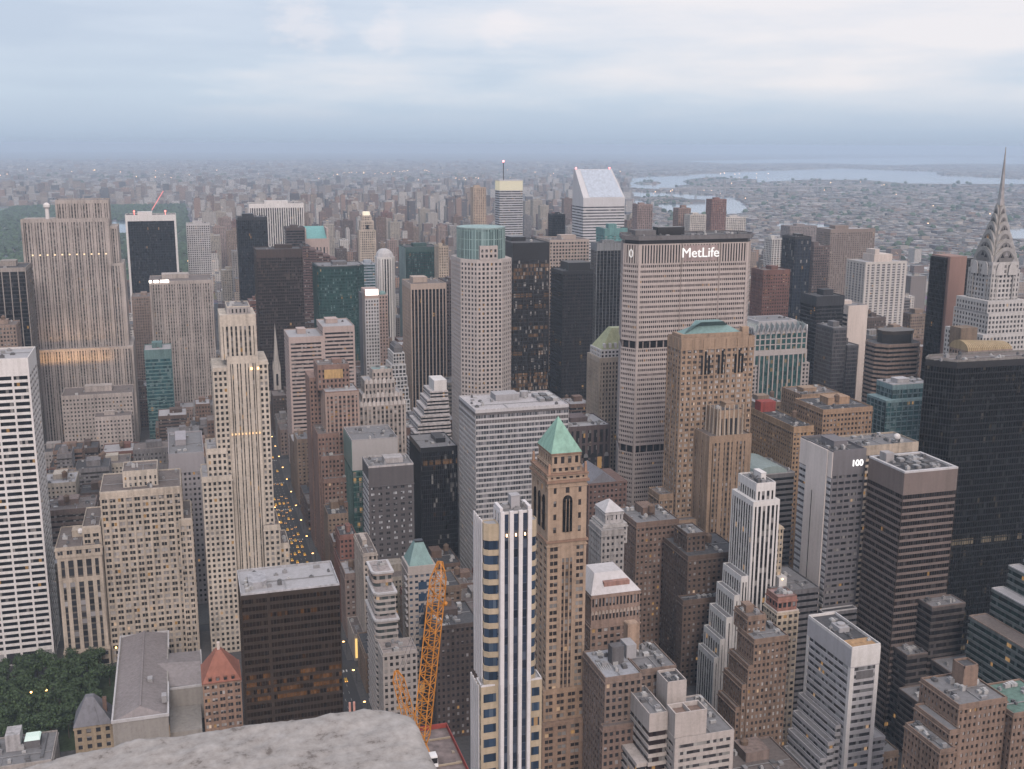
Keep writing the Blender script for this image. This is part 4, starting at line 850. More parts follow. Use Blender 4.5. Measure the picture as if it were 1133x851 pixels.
for a, c in ((-1, -1), (1, -1), (1, 1), (-1, 1)): t.tier(rect(*sorted((cx + a * (hw - 5), cx + a * (hw + 1.0))), *sorted((cy_ + c * (hw - 5), cy_ + c * (hw + 1.0)))), z, z + 26, S('grid', wall((.4, .39, .38)), gc_, fh=3.7, bw=2.8, pf=.55, top=3))
zb = z + 32; CH = plain((.42, .405, .385), .36, .6, 'chrome_steel')
def arch_slab(mb, c, ax, hw, z0, h, dep, n=10):
    """an upright slab, parabola topped, facing along ax"""
    pr = [(-hw, z0)] + [(-hw * math.cos(math.pi * i / n), z0 + h * math.sin(math.pi * i / n) ** .8) for i in range(0, n + 1)] + [(hw, z0)]
    pr = [pr[0]] + [q for q in pr[1:-1] if q[1] > z0 + .01] + [pr[-1]]; m = len(pr); vs = []
    for d in (-dep, dep):
        for a, zz in pr: vs.append((c[0] + (a if ax == 0 else d), c[1] + (d if ax == 0 else a), zz))
    f = [tuple(range(m)), tuple(range(2 * m - 1, m - 1, -1))] + [(i, i + m, (i + 1) % m + m, (i + 1) % m) for i in range(m)]
    mb.add(vs, f)
tiers = [(11.6, 1, 12.5, 11.9), (10.0, 7.2, 12.5, 10.4), (8.2, 13.6, 12.5, 8.7), (6.5, 20, 12.5, 6.9), (4.8, 26.5, 12, 5.2), (3.2, 33, 12, 3.6)]
for i, (h_, zo, hh, dep) in enumerate(tiers):
    b = MB(); arch_slab(b, (cx, cy_), 0, h_, zb + zo - 10, hh + 8, dep); arch_slab(b, (cx, cy_), 1, h_, zb + zo - 10, hh + 8, dep); t.part('arched_crown_tier', b, CH); b = MB(); arch_slab(b, (cx, cy_), 0, h_ * .80, zb + zo - 10, (hh + 8) * .86, dep + .06); arch_slab(b, (cx, cy_), 1, h_ * .80, zb + zo - 10, (hh + 8) * .86, dep + .06); t.part('arch_shade', b, plain((.22, .21, .20), .4, .6, 'chrome_shaded'))  # dark inner arches stand proud; recess shade is put into their colour
    for ax, sg in ((0, -1), (1, -1)):
        for j in range(-2, 3):
            ww = h_ / 6.5; a = j * h_ / 3.2; zz = zb + zo - 8.5 + (hh + 6) * max(0.05, (1 - (abs(a) / h_) ** 2)) * .72; m3 = MB(); d = sg * (dep + .12)
            pts = [(a - ww, zz - 1.4), (a + ww, zz - 1.4), (a, zz + 2.0)]; vs = [((cx + p if ax == 0 else cx + d), (cy_ + d if ax == 0 else cy_ + p), q) for p, q in pts]; m3.add(vs, [(0, 1, 2)])
            t.part('triangular_window', m3, GD)
for ax, sg in ((0, -1), (1, -1)):
    for a in (-5.6, 5.6):
        b = MB(); d = sg * (hw + 1.15); c2 = (cx + (a if ax == 0 else d), cy_ + (d if ax == 0 else a)); arch_slab(b, c2, ax, 3.6, z + 22, 10, .3); t.part('arched_gable', b, WB)
b = MB(); sq = lambda r_: rect(cx - r_, cx + r_, cy_ - r_, cy_ + r_); zs = zb + 34; b.prism(sq(2.9), zs, zs + 15, sq(1.5)); b.prism(sq(1.49), zs + 15, zs + 32, sq(.8)); b.prism(sq(.79), zs + 32, 317, sq(.16)); t.part('needle_spire', b, plain((.38, .36, .35), .3, .7, 'chrome_dark'))
t.finish()
t = TW('office_block', 'chamfered brown ribbon windowed block with a dark drum on top', 'building', 'bands', 'the brown ribbon block with drum')
x0, x1, y0, y1, z, v = G['bands']; pc = chamf(x0, x1, y0, y0 + 30, 8); t.tier(pc, 0, z, S('ribbon', wall((.24, .18, .15)), GBLACK, fh=3.8, sp=.5, top=2)); b = MB(); b.prism(chamf(x0 + 9, x1 - 6, y0 + 5, y0 + 24, 6), z, z + 8); t.part('drum', b, BLACKM); b = MB(); b.prism(chamf(x0 + 8.5, x1 - 5.5, y0 + 4.5, y0 + 24.5, 6), z + 8, z + 11); t.part('drum_cap', b, BRONZE); t.roof(pc, z, DARKROOF, .6, BROWNC, 0, False); t.finish()
t = TW('office_tower', 'black glass tower with a pinkish brown blank side wall left of the needle spire', 'tower', 'pinkslab', 'the pinkish blank walled tower')
x0, x1, y0, y1, z, v = G['pinkslab']; t.tier(rect(x0, x1, y0, y1 + 8), 0, z, S('blank', wall((.30, .19, .16), var=.1), GC)); t.tier(rect(x1 + .1, x1 + 14, y0 + 3, y1 + 6), 0, z - 2, S('curtain', BLACKM, GBLACK, fh=3.8, sp=.2, bw=2, mull=BLACKM)); t.tier(rect(x0 - 3, x0 - .1, y0 + 3, y1 + 6), 0, z - 1, S('curtain', BLACKM, GBLACK, fh=3.8, sp=.2, bw=2, mull=BLACKM)); t.finish()
t = TW('hotel_tower', 'brown block with a ribbed golden barrel roof below the needle spire', 'building', 'goldroof', 'the golden barrel roof')
x0, x1, y0, y1, z, v = G['goldroof']; t.tier(bx('goldroof'), 0, z - 2, S('grid', BROWNC, GC, fh=3.7, bw=3)); b = MB(); n_ = 9
for i in range(24):
    xa_ = x0 + (x1 - x0) * i / 24; pts = [(y0 + 10 - 10 * math.cos(math.pi * j / n_), z - 2 + (6.4 - i * .1) * math.sin(math.pi * j / n_)) for j in range(n_ + 1)]
    b.add([(xa_, p, q) for p, q in pts] + [(xa_ + (x1 - x0) / 24 * .72, p, q) for p, q in pts], [tuple(range(n_ + 1)), tuple(range(2 * n_ + 1, n_, -1))] + [(j, j + n_ + 1, (j + 1) % (n_ + 1) + n_ + 1, (j + 1) % (n_ + 1)) for j in range(n_ + 1)])
t.part('ribbed_roof', b, wall((.38, .29, .17), .6, .2, name='gold_cladding')); b = MB(); b.box(x0 + 4, x0 + 18, y0 + 14, y1 + 6, z - 3, z + 12); t.part('bulkhead', b, wall((.2, .15, .11))); t.finish()
t = TW('glass_tower', 'teal glass building with a stepped pale corner left of the black tower', 'building', 'tealbq', 'the teal glass building')
x0, x1, y0, y1, z, v = G['tealbq']; t.tier(rect(x0, x1 + 8, y0, y1), 0, z - 9, S('curtain', wall((.2, .3, .32)), GTEAL, fh=4, sp=.22, bw=5, mt=.5, mull=wall((.15, .22, .24)), top=2)); t.tier(rect(x0 + 8, x1 + 8, y0 + 4, y1), z - 10, z + 2, S('curtain', wall((.2, .3, .32)), GTEAL, fh=4, sp=.22, bw=5, mt=.5, mull=wall((.15, .22, .24)), top=4)); t.roof(rect(x0 + 8, x1 + 8, y0 + 4, y1), z + 2, PALEROOF, .6, WGREY, 3); t.finish()

# ---- right foreground
t = TW('office_tower', 'office tower with a blank cream side wall and white numerals on grey brick', 'tower', 'b100', 'the numbered grey tower')
x0, x1, y0, y1, z, v = G['b100']; gb = wall((.165, .158, .17), var=.12); gs_ = S('ribbon', gb, glass((.03, .03, .034), .015, .15, None, .15), near=True, fh=3.6, sp=.55, top=13, bw=3.9, pw=.9, r=.3)
t.tier(rect(x0 + .4, x1, y0, y1 + 4), 0, z, gs_); b = MB(); b.box(x0 - .4, x0 + .35, y0 + 4.5, y1 - 4.0, 0, z + .8); b.box(x0 + .0, x0 + .36, y0 - .05, y1 + 4, z - 14, z + .6); t.part('blank_wall', b, wall((.74, .67, .63), var=.12))
for i in range(36):
    b = MB(); b.box(x0 + .1, x0 + .38, y0 + .4, y0 + 4.4, 6 + i * 3.7, 8.0 + i * 3.7); b.box(x0 + .1, x0 + .38, y1 - 3.9, y1 + 3.6, 6 + i * 3.7, 8.0 + i * 3.7); t.part('balcony_band', b, WGREY)
b = MB(); b.box(x0 - .48, x0 - .4, (y0 + y1) / 2 + 2.6, (y0 + y1) / 2 + 3.2, 24, z - 26); t.part('slot_window', b, GBLACK)
t.roof(rect(x0 + .4, x1, y0, y1 + 4), z, DARKROOF, 1.5, gb, 7, True, seed=41); text('100', 5.0, glow_mat((1, .98, .96), 1.5), 'building_number', t.root, t.org, x1 - 5.4, y0 - .25, z - 6.6, 0, .15, .06); t.finish()
t = TW('office_tower', 'brown grey tower with ribbon windows and white framed roof deck', 'tower', 'b1014', 'the brown ribbon tower')
x0, x1, y0, y1, z, v = G['b1014']; bc = wall((.185, .148, .135), var=.15); gb2 = glass((.022, .02, .022), .006, .12, None, .14, blindc=(.08, .07, .07))
t.tier(bx('b1014'), 0, z, S('ribbon', bc, gb2, near=True, fh=3.75, sp=.36, top=12, bw=1.5, pw=.16, pout=-.06, pierm=BRONZE, r=.35)); W = t.mb('parapet', WGREY)
for a in (rect(x0, x1, y0, y0 + 1.6), rect(x0, x1, y1 - 1.6, y1), rect(x0, x0 + 1.6, y0 + 1.6, y1 - 1.6), rect(x1 - 1.6, x1, y0 + 1.6, y1 - 1.6)): W.prism(a, z, z + 1)
t.roof(inset(bx('b1014'), 1.7), z - .05, DARKROOF, 0, None, 8, False, seed=43); b = MB(); b.box(x0 + 3, x0 + 8, y1 - 11, y1 - 5, z, z + 5); t.part('bulkhead', b, GREYC)
for i in range(9):
    b = MB(); b.box(x0 + 11 + (i % 3) * 5, x0 + 14 + (i % 3) * 5, y0 + 5 + (i // 3) * 7, y0 + 9 + (i // 3) * 7, z, z + 1.6); t.part('roof_vent', b, ROOFU[i % 2])
for q, zz in ((rect(x0 + 15, x1 + 3, y0 - 12, y0 - .1), 78), (rect(x0 + 2, x0 + 14.9, y0 - 12, y0 - .1), 52), (rect(x0 + 17, x1 + 24, y0 - 34, y0 - 12.1), 48), (rect(x0 - 2, x0 + 16.9, y0 - 30, y0 - 12.1), 34)):
    t.tier(q, 0, zz, S('ribbon', wall((.085, .072, .068)), gb2, near=True, fh=3.75, sp=.36, top=2, r=.35)); t.roof(q, zz, GREYROOF, .7, bc, 3, False, seed=int(zz))
t.finish()
t = TW('skyscraper', 'massive angular black glass tower at the right edge', 'skyscraper', 'park101', 'the massive black tower')
x0, x1, y0, y1, z, v = G['park101']; pk = [(x0 + .5, y0 + 14), (x0 + 12, y0), (x1 + 16, y0 - 2), (x1 + 16, y0 + 18), (x0 + 8, y0 + 21)]
t.tier(pk, 0, z, S('curtain', BLACKM, glass((.008, .009, .010), .02, .07, (1.6, 3.8), .08, (1, .75, .5), .16, blindc=(.03, .035, .035), rows=.06), fh=3.9, sp=.22, bw=1.7, mt=.12, mull=BLACKM, top=4)); t.roof(pk, z, BROWNROOF, 1.2, wall((.2, .19, .18)), 5, False, seed=44)
t.finish()
t = TW('office_block', 'flat roofed grey block with a white dish globe between the numbered and brown towers', 'building', 'flat100', 'the flat block with white globe')
x0, x1, y0, y1, z, v = G['flat100']; t.tier(bx('flat100'), 0, z, S('ribbon', BEIGE, GC, fh=3.7, top=5)); t.roof(bx('flat100'), z, GREYROOF, 1, BEIGE, 6, False, seed=45); b = MB(); b.cyl(x1 - 12, y0 + 5, z, z + 2, .4, 8); b.ball(x1 - 12, y0 + 5, z + 3.6, 2.1, 12, 8); t.part('satellite_globe', b, WHITE); t.finish()
t = TW('art_deco_tower', 'white tower with black vertical stripes stepping down to the left', 'tower', 'b275', 'the black striped white tower')
x0, x1, y0, y1, z, v = G['b275']; ws = S('stripe', WHITE, glass((.015, .014, .015), .02, .1), near=True, fh=3.6, sp=.2, sm=BLACKM, bw=2.75, pf=.42, top=3, rise=1.5, r=.12)
t.tier(bx('b275'), 0, z - 9, ws); t.tier(rect(x0 + 2.5, x1 - 2, y0 + 2, y1 - 2), z - 10, z, dict(ws, top=4)); t.roof(rect(x0 + 2.5, x1 - 2, y0 + 2, y1 - 2), z, GREYROOF, .8, WHITE, 6, True, seed=46)
ye = y1 - 2
t.tier(rect(x1 + .1, x1 + 4.5, y0 + 2, y1), 0, z - 26, S('punch', wall((.5, .42, .32)), GDL, near=True, fh=3.6, sp=.4, bw=2.2, pf=.4))
for i, (dx, zz) in enumerate(((4.5, 82), (8, 71), (12, 58), (15, 45), (18, 34))): q = rect(x0 - dx, x0 - (0.05 if i == 0 else (4.5, 8, 12, 15)[i - 1]), y0 + 1 + i * .5, ye); t.tier(q, 0, zz, ws); t.roof(q, zz, GREYROOF, .6, WHITE, 0, False)
t.finish()
t = TW('office_block', 'white and grey block with ribbon windows above stepped terraces, bottom right', 'building', 'b525', 'the white terraced block')
x0, x1, y0, y1, z, v = G['b525']; gl = wall((.46, .45, .47), var=.12); g5 = glass((.06, .06, .065), .02, .4, None, .18, blindc=(.32, .33, .34))
t.tier(bx('b525'), 0, z, S('ribbon', gl, g5, near=True, fh=3.7, sp=.5, top=9, bw=40, pw=2.0, pierm=WHITE, r=.35)); W = t.mb('wall', WHITE); W.box(x0 - .1, x1 + .1, y0 - .12, y0 + .5, z - 8.5, z + .2); t.roof(bx('b525'), z, DARKROOF, 1.4, WHITE, 3, False, seed=47)
b = MB(); b.box(x0 + 4.5, x0 + 10, y1 - 20, y1 - 13, z, z + 2.5); b.cyl(x0 + 7.5, y1 - 16.5, z + 2.5, z + 3.4, 2, 12); t.part('cooling_fan', b, PALEROOF); b = MB(); b.box(x0 + 1, x1 - 1, y0 + 1.5, y0 + 9, z, z + .6); t.part('sunken_deck', b, wall((.4, .25, .13)))
b = MB(); b.box(x0 + 3, x1 - 3, y0 - .2, y0 - .1, z - 15, z - 11); t.part('louvre', b, DGREY)
for i, (dx, zz) in enumerate(((3, 52), (6.5, 44), (10, 36), (13, 28))): q = rect(x0 - dx, x0 - .05 if i == 0 else x0 - (3, 6.5, 10)[i - 1] - .02, y0 + 4, y1 - i * 2); t.tier(q, 0, zz, S('ribbon', gl, g5, near=True, fh=3.7, sp=.5, top=1.4)); t.roof(q, zz, GREYROOF, .5, gl, 0, False)
q = rect(x1 + .05, x1 + 9, y0 + 3, y1 - 6); t.tier(q, 0, 43, S('ribbon', gl, g5, near=True, fh=3.7, sp=.5, top=1.4)); t.roof(q, 43, PALEROOF, .5, gl, 1, False); t.finish()
t = TW('apartment_tower', 'slim tower with white piers, blue glass strips and yellow curved bays', 'tower', 'f425', 'the blue and white striped tower')
x0, x1, y0, y1, z, v = G['f425']; xa, xb = x0 + .26 * (x1 - x0), x1 - .15 * (x1 - x0); WP = wall((.70, .68, .69), var=.12); gb = glass((.03, .042, .07), .012, .3, None, .1, blindc=(.10, .125, .18))
cen = rect(xa, xb, y0, y1 - 1); t.tier(cen, 0, z, S('stripe', WP, gb, near=True, fh=3.4, sp=.1, sm=wall((.07, .085, .125)), bw=(xb - xa) / 3, pf=.36, top=1.0, rise=0))
W = t.mb('pier', WP)
for i in range(4):
    c = xa + .8 + i * (xb - xa - 1.6) / 3
    W.box(c - .75, c + .75, y0 - .9, y0 + .2, 0, z + .25); W.box(c - .62, c + .62, y0 - 1.15, y0 - .85, 0, 121); W.box(c - .55, c + .55, y0 - 1.4, y0 - 1.1, 0, 92)
    if i: b = MB(); b.box(c - 2.1, c - 1.7, y0 - 1.1, y0 - .6, z - 9.2, z - 8.2); t.part('spotlight', b, glow_mat((1, .6, .3), 4))
for a, c, nm in ((x0, xa - .05, 0), (xb + .05, x1, 1)):
    cv = [(a, y0 + 3.0), (a + (c - a) * .3, y0 + 1.6), (c, y0 + 1.0), (c, y1 - 3), (a, y1 - 3)] if nm == 0 else [(a, y0 + 1.0), (a + (c - a) * .7, y0 + 1.6), (c, y0 + 3.0), (c, y1 - 3), (a, y1 - 3)]
    t.tier(cv, 120, z - 5, S('ribbon', YSTONE, glass((.03, .05, .085), .01, .2, None, .1, blindc=(.1, .14, .2)), near=True, fh=6.0, sp=.38, top=6, r=.3)); t.roof(cv, z - 5, PALEROOF, .4, YSTONE, 0, False)
    q = rect(a - 1.5, c, y0 + 1.2, y1 - 1) if nm == 0 else rect(a, c + 2.0, y0 + 1.2, y1 - 1)
    t.tier(q, 0, 120, S('ribbon', YSTONE, glass((.03, .05, .085), .01, .2, None, .1, blindc=(.1, .14, .2)), near=True, fh=6.2, sp=.42, top=3, r=.3, bw=20, pw=.9, pierm=YSTONE)); t.roof(q, 120, PALEROOF, .7, WP, 1, False)
W2 = t.mb('side_pier', WP)
for j in range(5): yy = y0 + 4.6 + j * 2.6; W2.box(x0 - .35, x0 + .1, yy, yy + 1.2, 120, z - 4); W2.box(x0 - 1.9, x0 - 1.4, yy - .8, yy + .5, 0, 119.5)
t.roof(cen, z, GREYROOF, 0, None, 4, True, seed=48, bm=PALEROOF); b = MB(); 
for a in (xa + .1, xb - 1.3): b.box(a, a + 1.2, y0 + .3, y1 - 1.5, z, z + 1.4)
t.part('roof_fin', b, WP); t.finish()
t = TW('stone_tower', 'tan stone tower with arched windows and a green copper pyramid roof', 'tower', 'e10', 'the green pyramid tower')
x0, x1, y0, y1, z, v = G['e10']; y1 = y0 + 25; TS = wall((.38, .28, .205), var=.3); ge = glass((.035, .03, .03), .03, .3)
es = S('punch', TS, ge, near=True, fh=3.5, sp=.4, bw=6.4, pf=.36, sub=2, top=2.2); t.tier(rect(x0, x0 + 6.6, y0, y1), 0, z - 29, es); t.tier(rect(x1 - 6.2, x1, y0, y1), 0, z - 29, es); t.tier(rect(x0 + 6.6, x1 - 6.2, y0 - .12, y1 - .3), 0, z - 29, S('stripe', TS, ge, near=True, fh=3.5, sp=.38, sm=wall((.2, .14, .1)), bw=2.15, pf=.3, top=8)); W = t.mb('cornice', wall((.27, .17, .12)))
xm = (x0 + x1) / 2; W.prism(rect(x0 - .7, x1 + .7, y0 - .7, y1 + .7), z - 29, z - 28); t.tier(rect(x0 + .2, x1 - .2, y0 + .2, y1 - .2), z - 28, z, S('punch', TS, ge, near=True, fh=6.4, sp=.55, bw=6.4, pf=.7, top=2.5))
b = MB(); b.box(xm - 2.3, xm + 2.3, y0 - .35, y0 + .3, z - 24, z - 9); arch_slab(b, (xm, y0 - .02), 0, 2.3, z - 9.5, 3.2, .33); t.part('arched_window', b, GBLACK); b = MB(); 
for dx in (-.8, .8): b.box(xm + dx - .12, xm + dx + .12, y0 - .45, y0 - .34, z - 24, z - 8)
t.part('window_frame', b, TS)
for j in range(3):
    yy = y0 + 6 + j * 6.5; b = MB(); b.box(x0 - .15, x0 + .3, yy - 1.5, yy + 1.5, z - 24, z - 9); arch_slab(b, (x0 + .1, yy), 1, 1.5, z - 9.3, 2.4, .27); t.part('arched_window', b, GBLACK)
W.prism(rect(x0 - .8, x1 + .8, y0 - .8, y1 + .8), z, z + 1.2); W.prism(rect(x0 - .5, x1 + .5, y0 - .5, y1 + .5), z + 3.6, z + 4.2)
t.tier(rect(x0, x1, y0, y1), z + 1.2, z + 3.6, S('punch', TS, ge, near=True, fh=4, sp=.35, bw=3.2, pf=.45, top=.8)); u0, u1, v0, v1 = x0 + 2.2, x1 - 2.2, y0 + 2.2, y1 - 2.2
t.tier(rect(u0, u1, v0, v1), z + 4, z + 7.4, S('punch', TS, ge, near=True, fh=3, sp=.3, bw=3.3, pf=.45, top=1)); t.tier(rect(u0 + .5, u1 - .5, v0 + .5, v1 - .5), z + 7.4, z + 12.6, S('punch', TS, ge, near=True, fh=4, sp=.2, bw=3.2, pf=.5, top=1.0)); W.prism(rect(u0, u1, v0, v1), z + 12.6, z + 13.4)
b = MB(); b.cone(rect(u0 - .1, u1 + .1, v0 - .1, v1 + .1), z + 13.4, ((u0 + u1) / 2 - .8, (v0 + v1) / 2, z + 28.5)); t.part('pyramid_roof', b, wall((.23, .40, .325), .7, .22, name='green_copper2'))
for a, c in ((x0, y0), (x1 - 1.6, y0), (x0, y1 - 1.6), (x1 - 1.6, y1 - 1.6)): b = MB(); b.prism(rect(a, a + 1.6, c, c + 1.6), z + 1.2, z + 9, rect(a + .4, a + 1.2, c + .4, c + 1.2)); t.part('corner_turret', b, wall((.36, .22, .15)))
ls = S('punch', TS, ge, near=True, fh=3.5, sp=.4, bw=6.4, pf=.34, sub=2, top=2.2); t.tier(rect(x0 - 1.5, x1 + 2.2, y0 - 1.2, y1 + 3), 0, 62, dict(ls, wall=wall((.33, .23, .16)))); t.tier(rect(x0 - 2.5, x1 + 5, y0 - 3, y1 + 3.5), 0, 46, dict(ls, wall=wall((.27, .185, .135)))); t.finish()
t = TW('office_block', 'large white striped glass block with roof machinery in the centre', 'building', 'glass', 'the white striped glass block')
x0, x1, y0, y1, z, v = G['glass']; y1 = G['glass'][3]; t.tier(bx('glass'), 0, z, S('ribbon', wall((.52, .51, .52), var=.1), glass((.07, .075, .085), .006, .35, None, .18, blindc=(.27, .27, .29)), near=True, fh=3.9, sp=.36, top=3.2, bw=2.0, pw=.14, pout=-.05, r=.3))
W = t.mb('louvre_band', wall((.13, .12, .12))); W.prism(inset(bx('glass'), .1), z - 9.4, z - 6.6); W.prism(inset(bx('glass'), -.02), z - 3.4, z - 1.6)
t.roof(bx('glass'), z, wall((.46, .44, .45), .85, .2, name='roof_pinkgrey'), .8, wall((.5, .49, .5)), 6, False, seed=49); b = MB(); b.box(x0 + 22, x0 + 40, y1 - 22, y1 - 8, z, z + 4.5); t.part('bulkhead', b, PALEROOF); b = MB(); b.cyl(x0 + 46, y1 - 14, z, z + 4.5, 3.2, 14); t.part('cooling_tower', b, PALEROOF)
for i in range(6): b = MB(); b.box(x0 + 52 + (i % 3) * 5, x0 + 56 + (i % 3) * 5, y0 + 14 + (i // 3) * 12, y0 + 22 + (i // 3) * 12, z, z + 2.4); t.part('cooling_unit', b, ROOFU[i % 3])
t.finish()
t = TW('hotel_tower', 'dark grey hotel block with white blinds in its square windows', 'tower', 'dhotel', 'the dark hotel block')
x0, x1, y0, y1, z, v = G['dhotel']; dg = wall((.10, .092, .095), var=.15); t.tier(grow('dhotel', b=10), 0, z, S('punch', dg, glass((.03, .03, .033), .004, .42, None, .2, blindc=(.62, .64, .68)), near=True, fh=4.1, sp=.55, bw=5.2, pf=.5, sub=2, top=14)); t.roof(grow('dhotel', b=10), z, GREYROOF, 1.3, wall((.42, .4, .4)), 6, True, seed=50)
b = MB(); 
for i in range(22): b.box(x0 - .35, x0 - .05, y0 + .6, y1 + 8, 6 + i * 4.1, 8.2 + i * 4.1)
t.part('side_balconies', b, WGREY); t.finish()
t = TW('apartment_tower', 'grey white tower with balconies and a teal truncated pyramid roof', 'tower', 'tealpyr', 'the teal pyramid roof tower')
x0, x1, y0, y1, z, v = G['tealpyr']; tp = wall((.42, .375, .35), var=.14); t.tier(rect(x0, x1, y0, y1), 0, z, S('punch', tp, GBLUE, near=True, fh=3.5, sp=.55, bw=3.2, pf=.42, top=5, r=.3)); xm = (x0 + x1) / 2
for j in range(10): b = MB(); b.box(xm - 2.2, xm + 2.6, y0 - .25, y0 + .05, 8 + j * 7, 12.5 + j * 7); t.part('bay_window', b, GBLUE)
for j in range(8): b = MB(); b.box(x0 - 1.2, x0 + .1, y0 + 1, y0 + 6, z - 8 - j * 4, z - 7 - j * 4); t.part('balcony', b, WGREY)
t.tier(rect(x1 + .05, x1 + 6, y0 + 3, y1), 0, z - 12, S('punch', tp, GD, near=True, fh=3.5, sp=.5, bw=3, pf=.5)); t.roof(rect(x1 + .05, x1 + 6, y0 + 3, y1), z - 12, PALEROOF, .6, tp, 0, False)
b = MB(); b.prism(rect(x0 + 1, x1 - 1, y0 + 1, y1 - 1), z, z + 11.5, rect(xm - 2.6, xm + 2.6, y0 + 7, y1 - 7)); t.part('pyramid_roof', b, TEALC); b = MB(); b.box(xm - 2.4, xm + 2.4, y0 + 7.2, y1 - 7.2, z + 11.5, z + 12.4); t.part('cap', b, BLACKM); t.finish()
t = TW('office_block', 'bottom centre white block with stepped dark sided tower and open roof pens', 'building', 'mwhite', 'the white block with roof pens')
x0, x1, y0, y1, z, v = G['mwhite']; cw = wall((.50, .45, .425), var=.2); gw = glass((.05, .047, .05), .02, .45, None, .2, blindc=(.5, .49, .47)); L0, L1, M0, M1, lz, _ = G['mwhite_l']
t.tier(rect(x0, x1, y0, y0 + 34), 0, z, S('ribbon', cw, gw, near=True, fh=3.5, sp=.5, top=2.5, bw=30, pw=1.8, r=.4)); t.roof(rect(x0, x1, y0, y0 + 34), z, GREYROOF, .8, cw, 6, False, seed=51)
xs, xe = x0 - 7.0, x0 + 12.5
t.tier(rect(x0 + .2, x0 + 15.5, y0 + 1.2, y0 + 10), z - .2, z + 10.0, S('blank', cw, gw)); W = t.mb('parapet', cw)
for q in (rect(x0 + .2, x0 + 15.5, y0 + 1.2, y0 + 1.8), rect(x0 + .2, x0 + .8, y0 + 1.8, y0 + 10), rect(x0 + 14.9, x0 + 15.5, y0 + 1.8, y0 + 10), rect(x0 + .8, x0 + 14.9, y0 + 9.4, y0 + 10), rect(x0 + 7.5, x0 + 8, y0 + 1.8, y0 + 9.4)): W.prism(q, z + 10, z + 12.2)
b = MB(); b.box(x0 + .8, x0 + 14.9, y0 + 1.8, y0 + 9.4, z + 9.9, z + 10.15); t.part('roof', b, wall((.24, .17, .14)))
t.tier(rect(x0 - 9, x0 - .1, y0 + 8, y0 + 34), 0, z + 9, S('ribbon', cw, glass((.03, .02, .02), .01, .1, None, .2), near=True, fh=4.2, sp=.4, top=8, r=.5)); t.roof(rect(x0 - 9, x0 - .1, y0 + 8, y0 + 34), z + 9, GREYROOF, .9, cw, 2, False)
t.tier(rect(x0 + 4, x0 + 13.5, y0 + 18, y0 + 30), z - .2, z + 17, S('blank', cw, gw)); t.roof(rect(x0 + 4, x0 + 13.5, y0 + 18, y0 + 30), z + 17, DARKROOF, 1.3, cw, 1, False); t.tier(rect(x0 - 14, x0 - 9.1, y0 + 9, y0 + 34), 0, z - 14, S('ribbon', cw, GD, near=True, fh=4.2, sp=.4, top=2, r=.5)); t.finish()
t = TW('brick_tower', 'reddish brick stepped tower with a painted gold top panel beside the avenue', 'tower', 'french', 'the stepped reddish tower')
RB = wall((.245, .16, .13)); rb = S('grid', RB, GC, fh=3.6, sp=.45, bw=2.9, pf=.5, top=3); rp = dict(rb, k='punch', near=True, glass=GDL)
x0, x1, y0, y1, z, v = G['french']; y1 = y0 + 60
t.tier(rect(x0, x1, y0, y0 + 30), 0, z, S('stripe', wall((.36, .27, .23)), GC, fh=3.6, sp=.45, sm=RB, bw=3.2, pf=.45, top=3)); t.tier(rect(x0 - 8, x1 - 8, y0 + 30.1, y1), 0, z + 6, rb); t.tier(rect(*G['french_top'][:2], y0 + 15, y0 + 40), z - 1, Z('french_top') + 2, rb); W = t.mb('gold_panel', wall((.5, .33, .15), .6)); q = G['french_top']; W.box(q[0] + 5, q[1] - 5, y0 + 14.7, y0 + 14.98, Z('french_top') - 8, Z('french_top') - 1)
t.roof(rect(*q[:2], y0 + 15, y0 + 40), Z('french_top') + 2, BROWNROOF, .8, RB, 2); t.roof(rect(x0, x1, y0, y0 + 30), z, PALEROOF, .8, RB, 2, True)
for i, (a, c, zz) in enumerate(((x0 - 7, x0 + 9, 102), (x0 - 6, x0 + 14, 86), (x0 - 5, x1 - 4, 70), (x0 - 5, x1, 52))): qq = rect(a, c, y0 - 4 - i * 6, y0 + 30 if i == 0 else y0 - 4.1 - (i - 1) * 6); t.tier(qq, 0, zz, rp if i > 1 else rb); t.roof(qq, zz, BROWNROOF, .7, RB, 1, False)
t.finish()
t = TW('stepped_tower', 'stepped white stone tower with scalloped parapets and greenish cap', 'tower', 'lefc', 'the scalloped white tower')
wl = wall((.43, .38, .35)); ls_ = S('stripe', wl, GDL, near=True, fh=3.6, sp=.4, sm=wall((.25, .22, .2)), bw=3.4, pf=.46, top=3)
zs = [0, Z('lefc') - 2, Z('lefc2') - 2, Z('lefc3') - 2]
for i, k in enumerate(('lefc', 'lefc2', 'lefc3', 'lefc4')):
    st = ls_ if i == 0 else S('grid', wl, GC, fh=4.5, sp=.3, bw=3.2, pf=.55, top=2.5); t.tier(bx(k), zs[i], Z(k), st); t.roof(bx(k), Z(k), TEALC if i == 3 else PALEROOF, .6, wl, 0 if i < 3 else 2, False)
    x0, x1, y0, y1, z, v = G[k]
    if i < 3:
        b = MB(); n_ = int((x1 - x0) / 3.4)
        for j in range(n_): c = x0 + (j + .5) * (x1 - x0) / n_; arch_slab(b, (c, y0 - .1), 0, 1.35, z - 2, 4.2, .3, 6)
        t.part('scalloped_parapet', b, wall((.58, .54, .52)))
t.finish()
t = TW('office_block', 'green glass block with a plain pale upper box behind the dark hotel', 'building', 'grnbox', 'the green glass block')
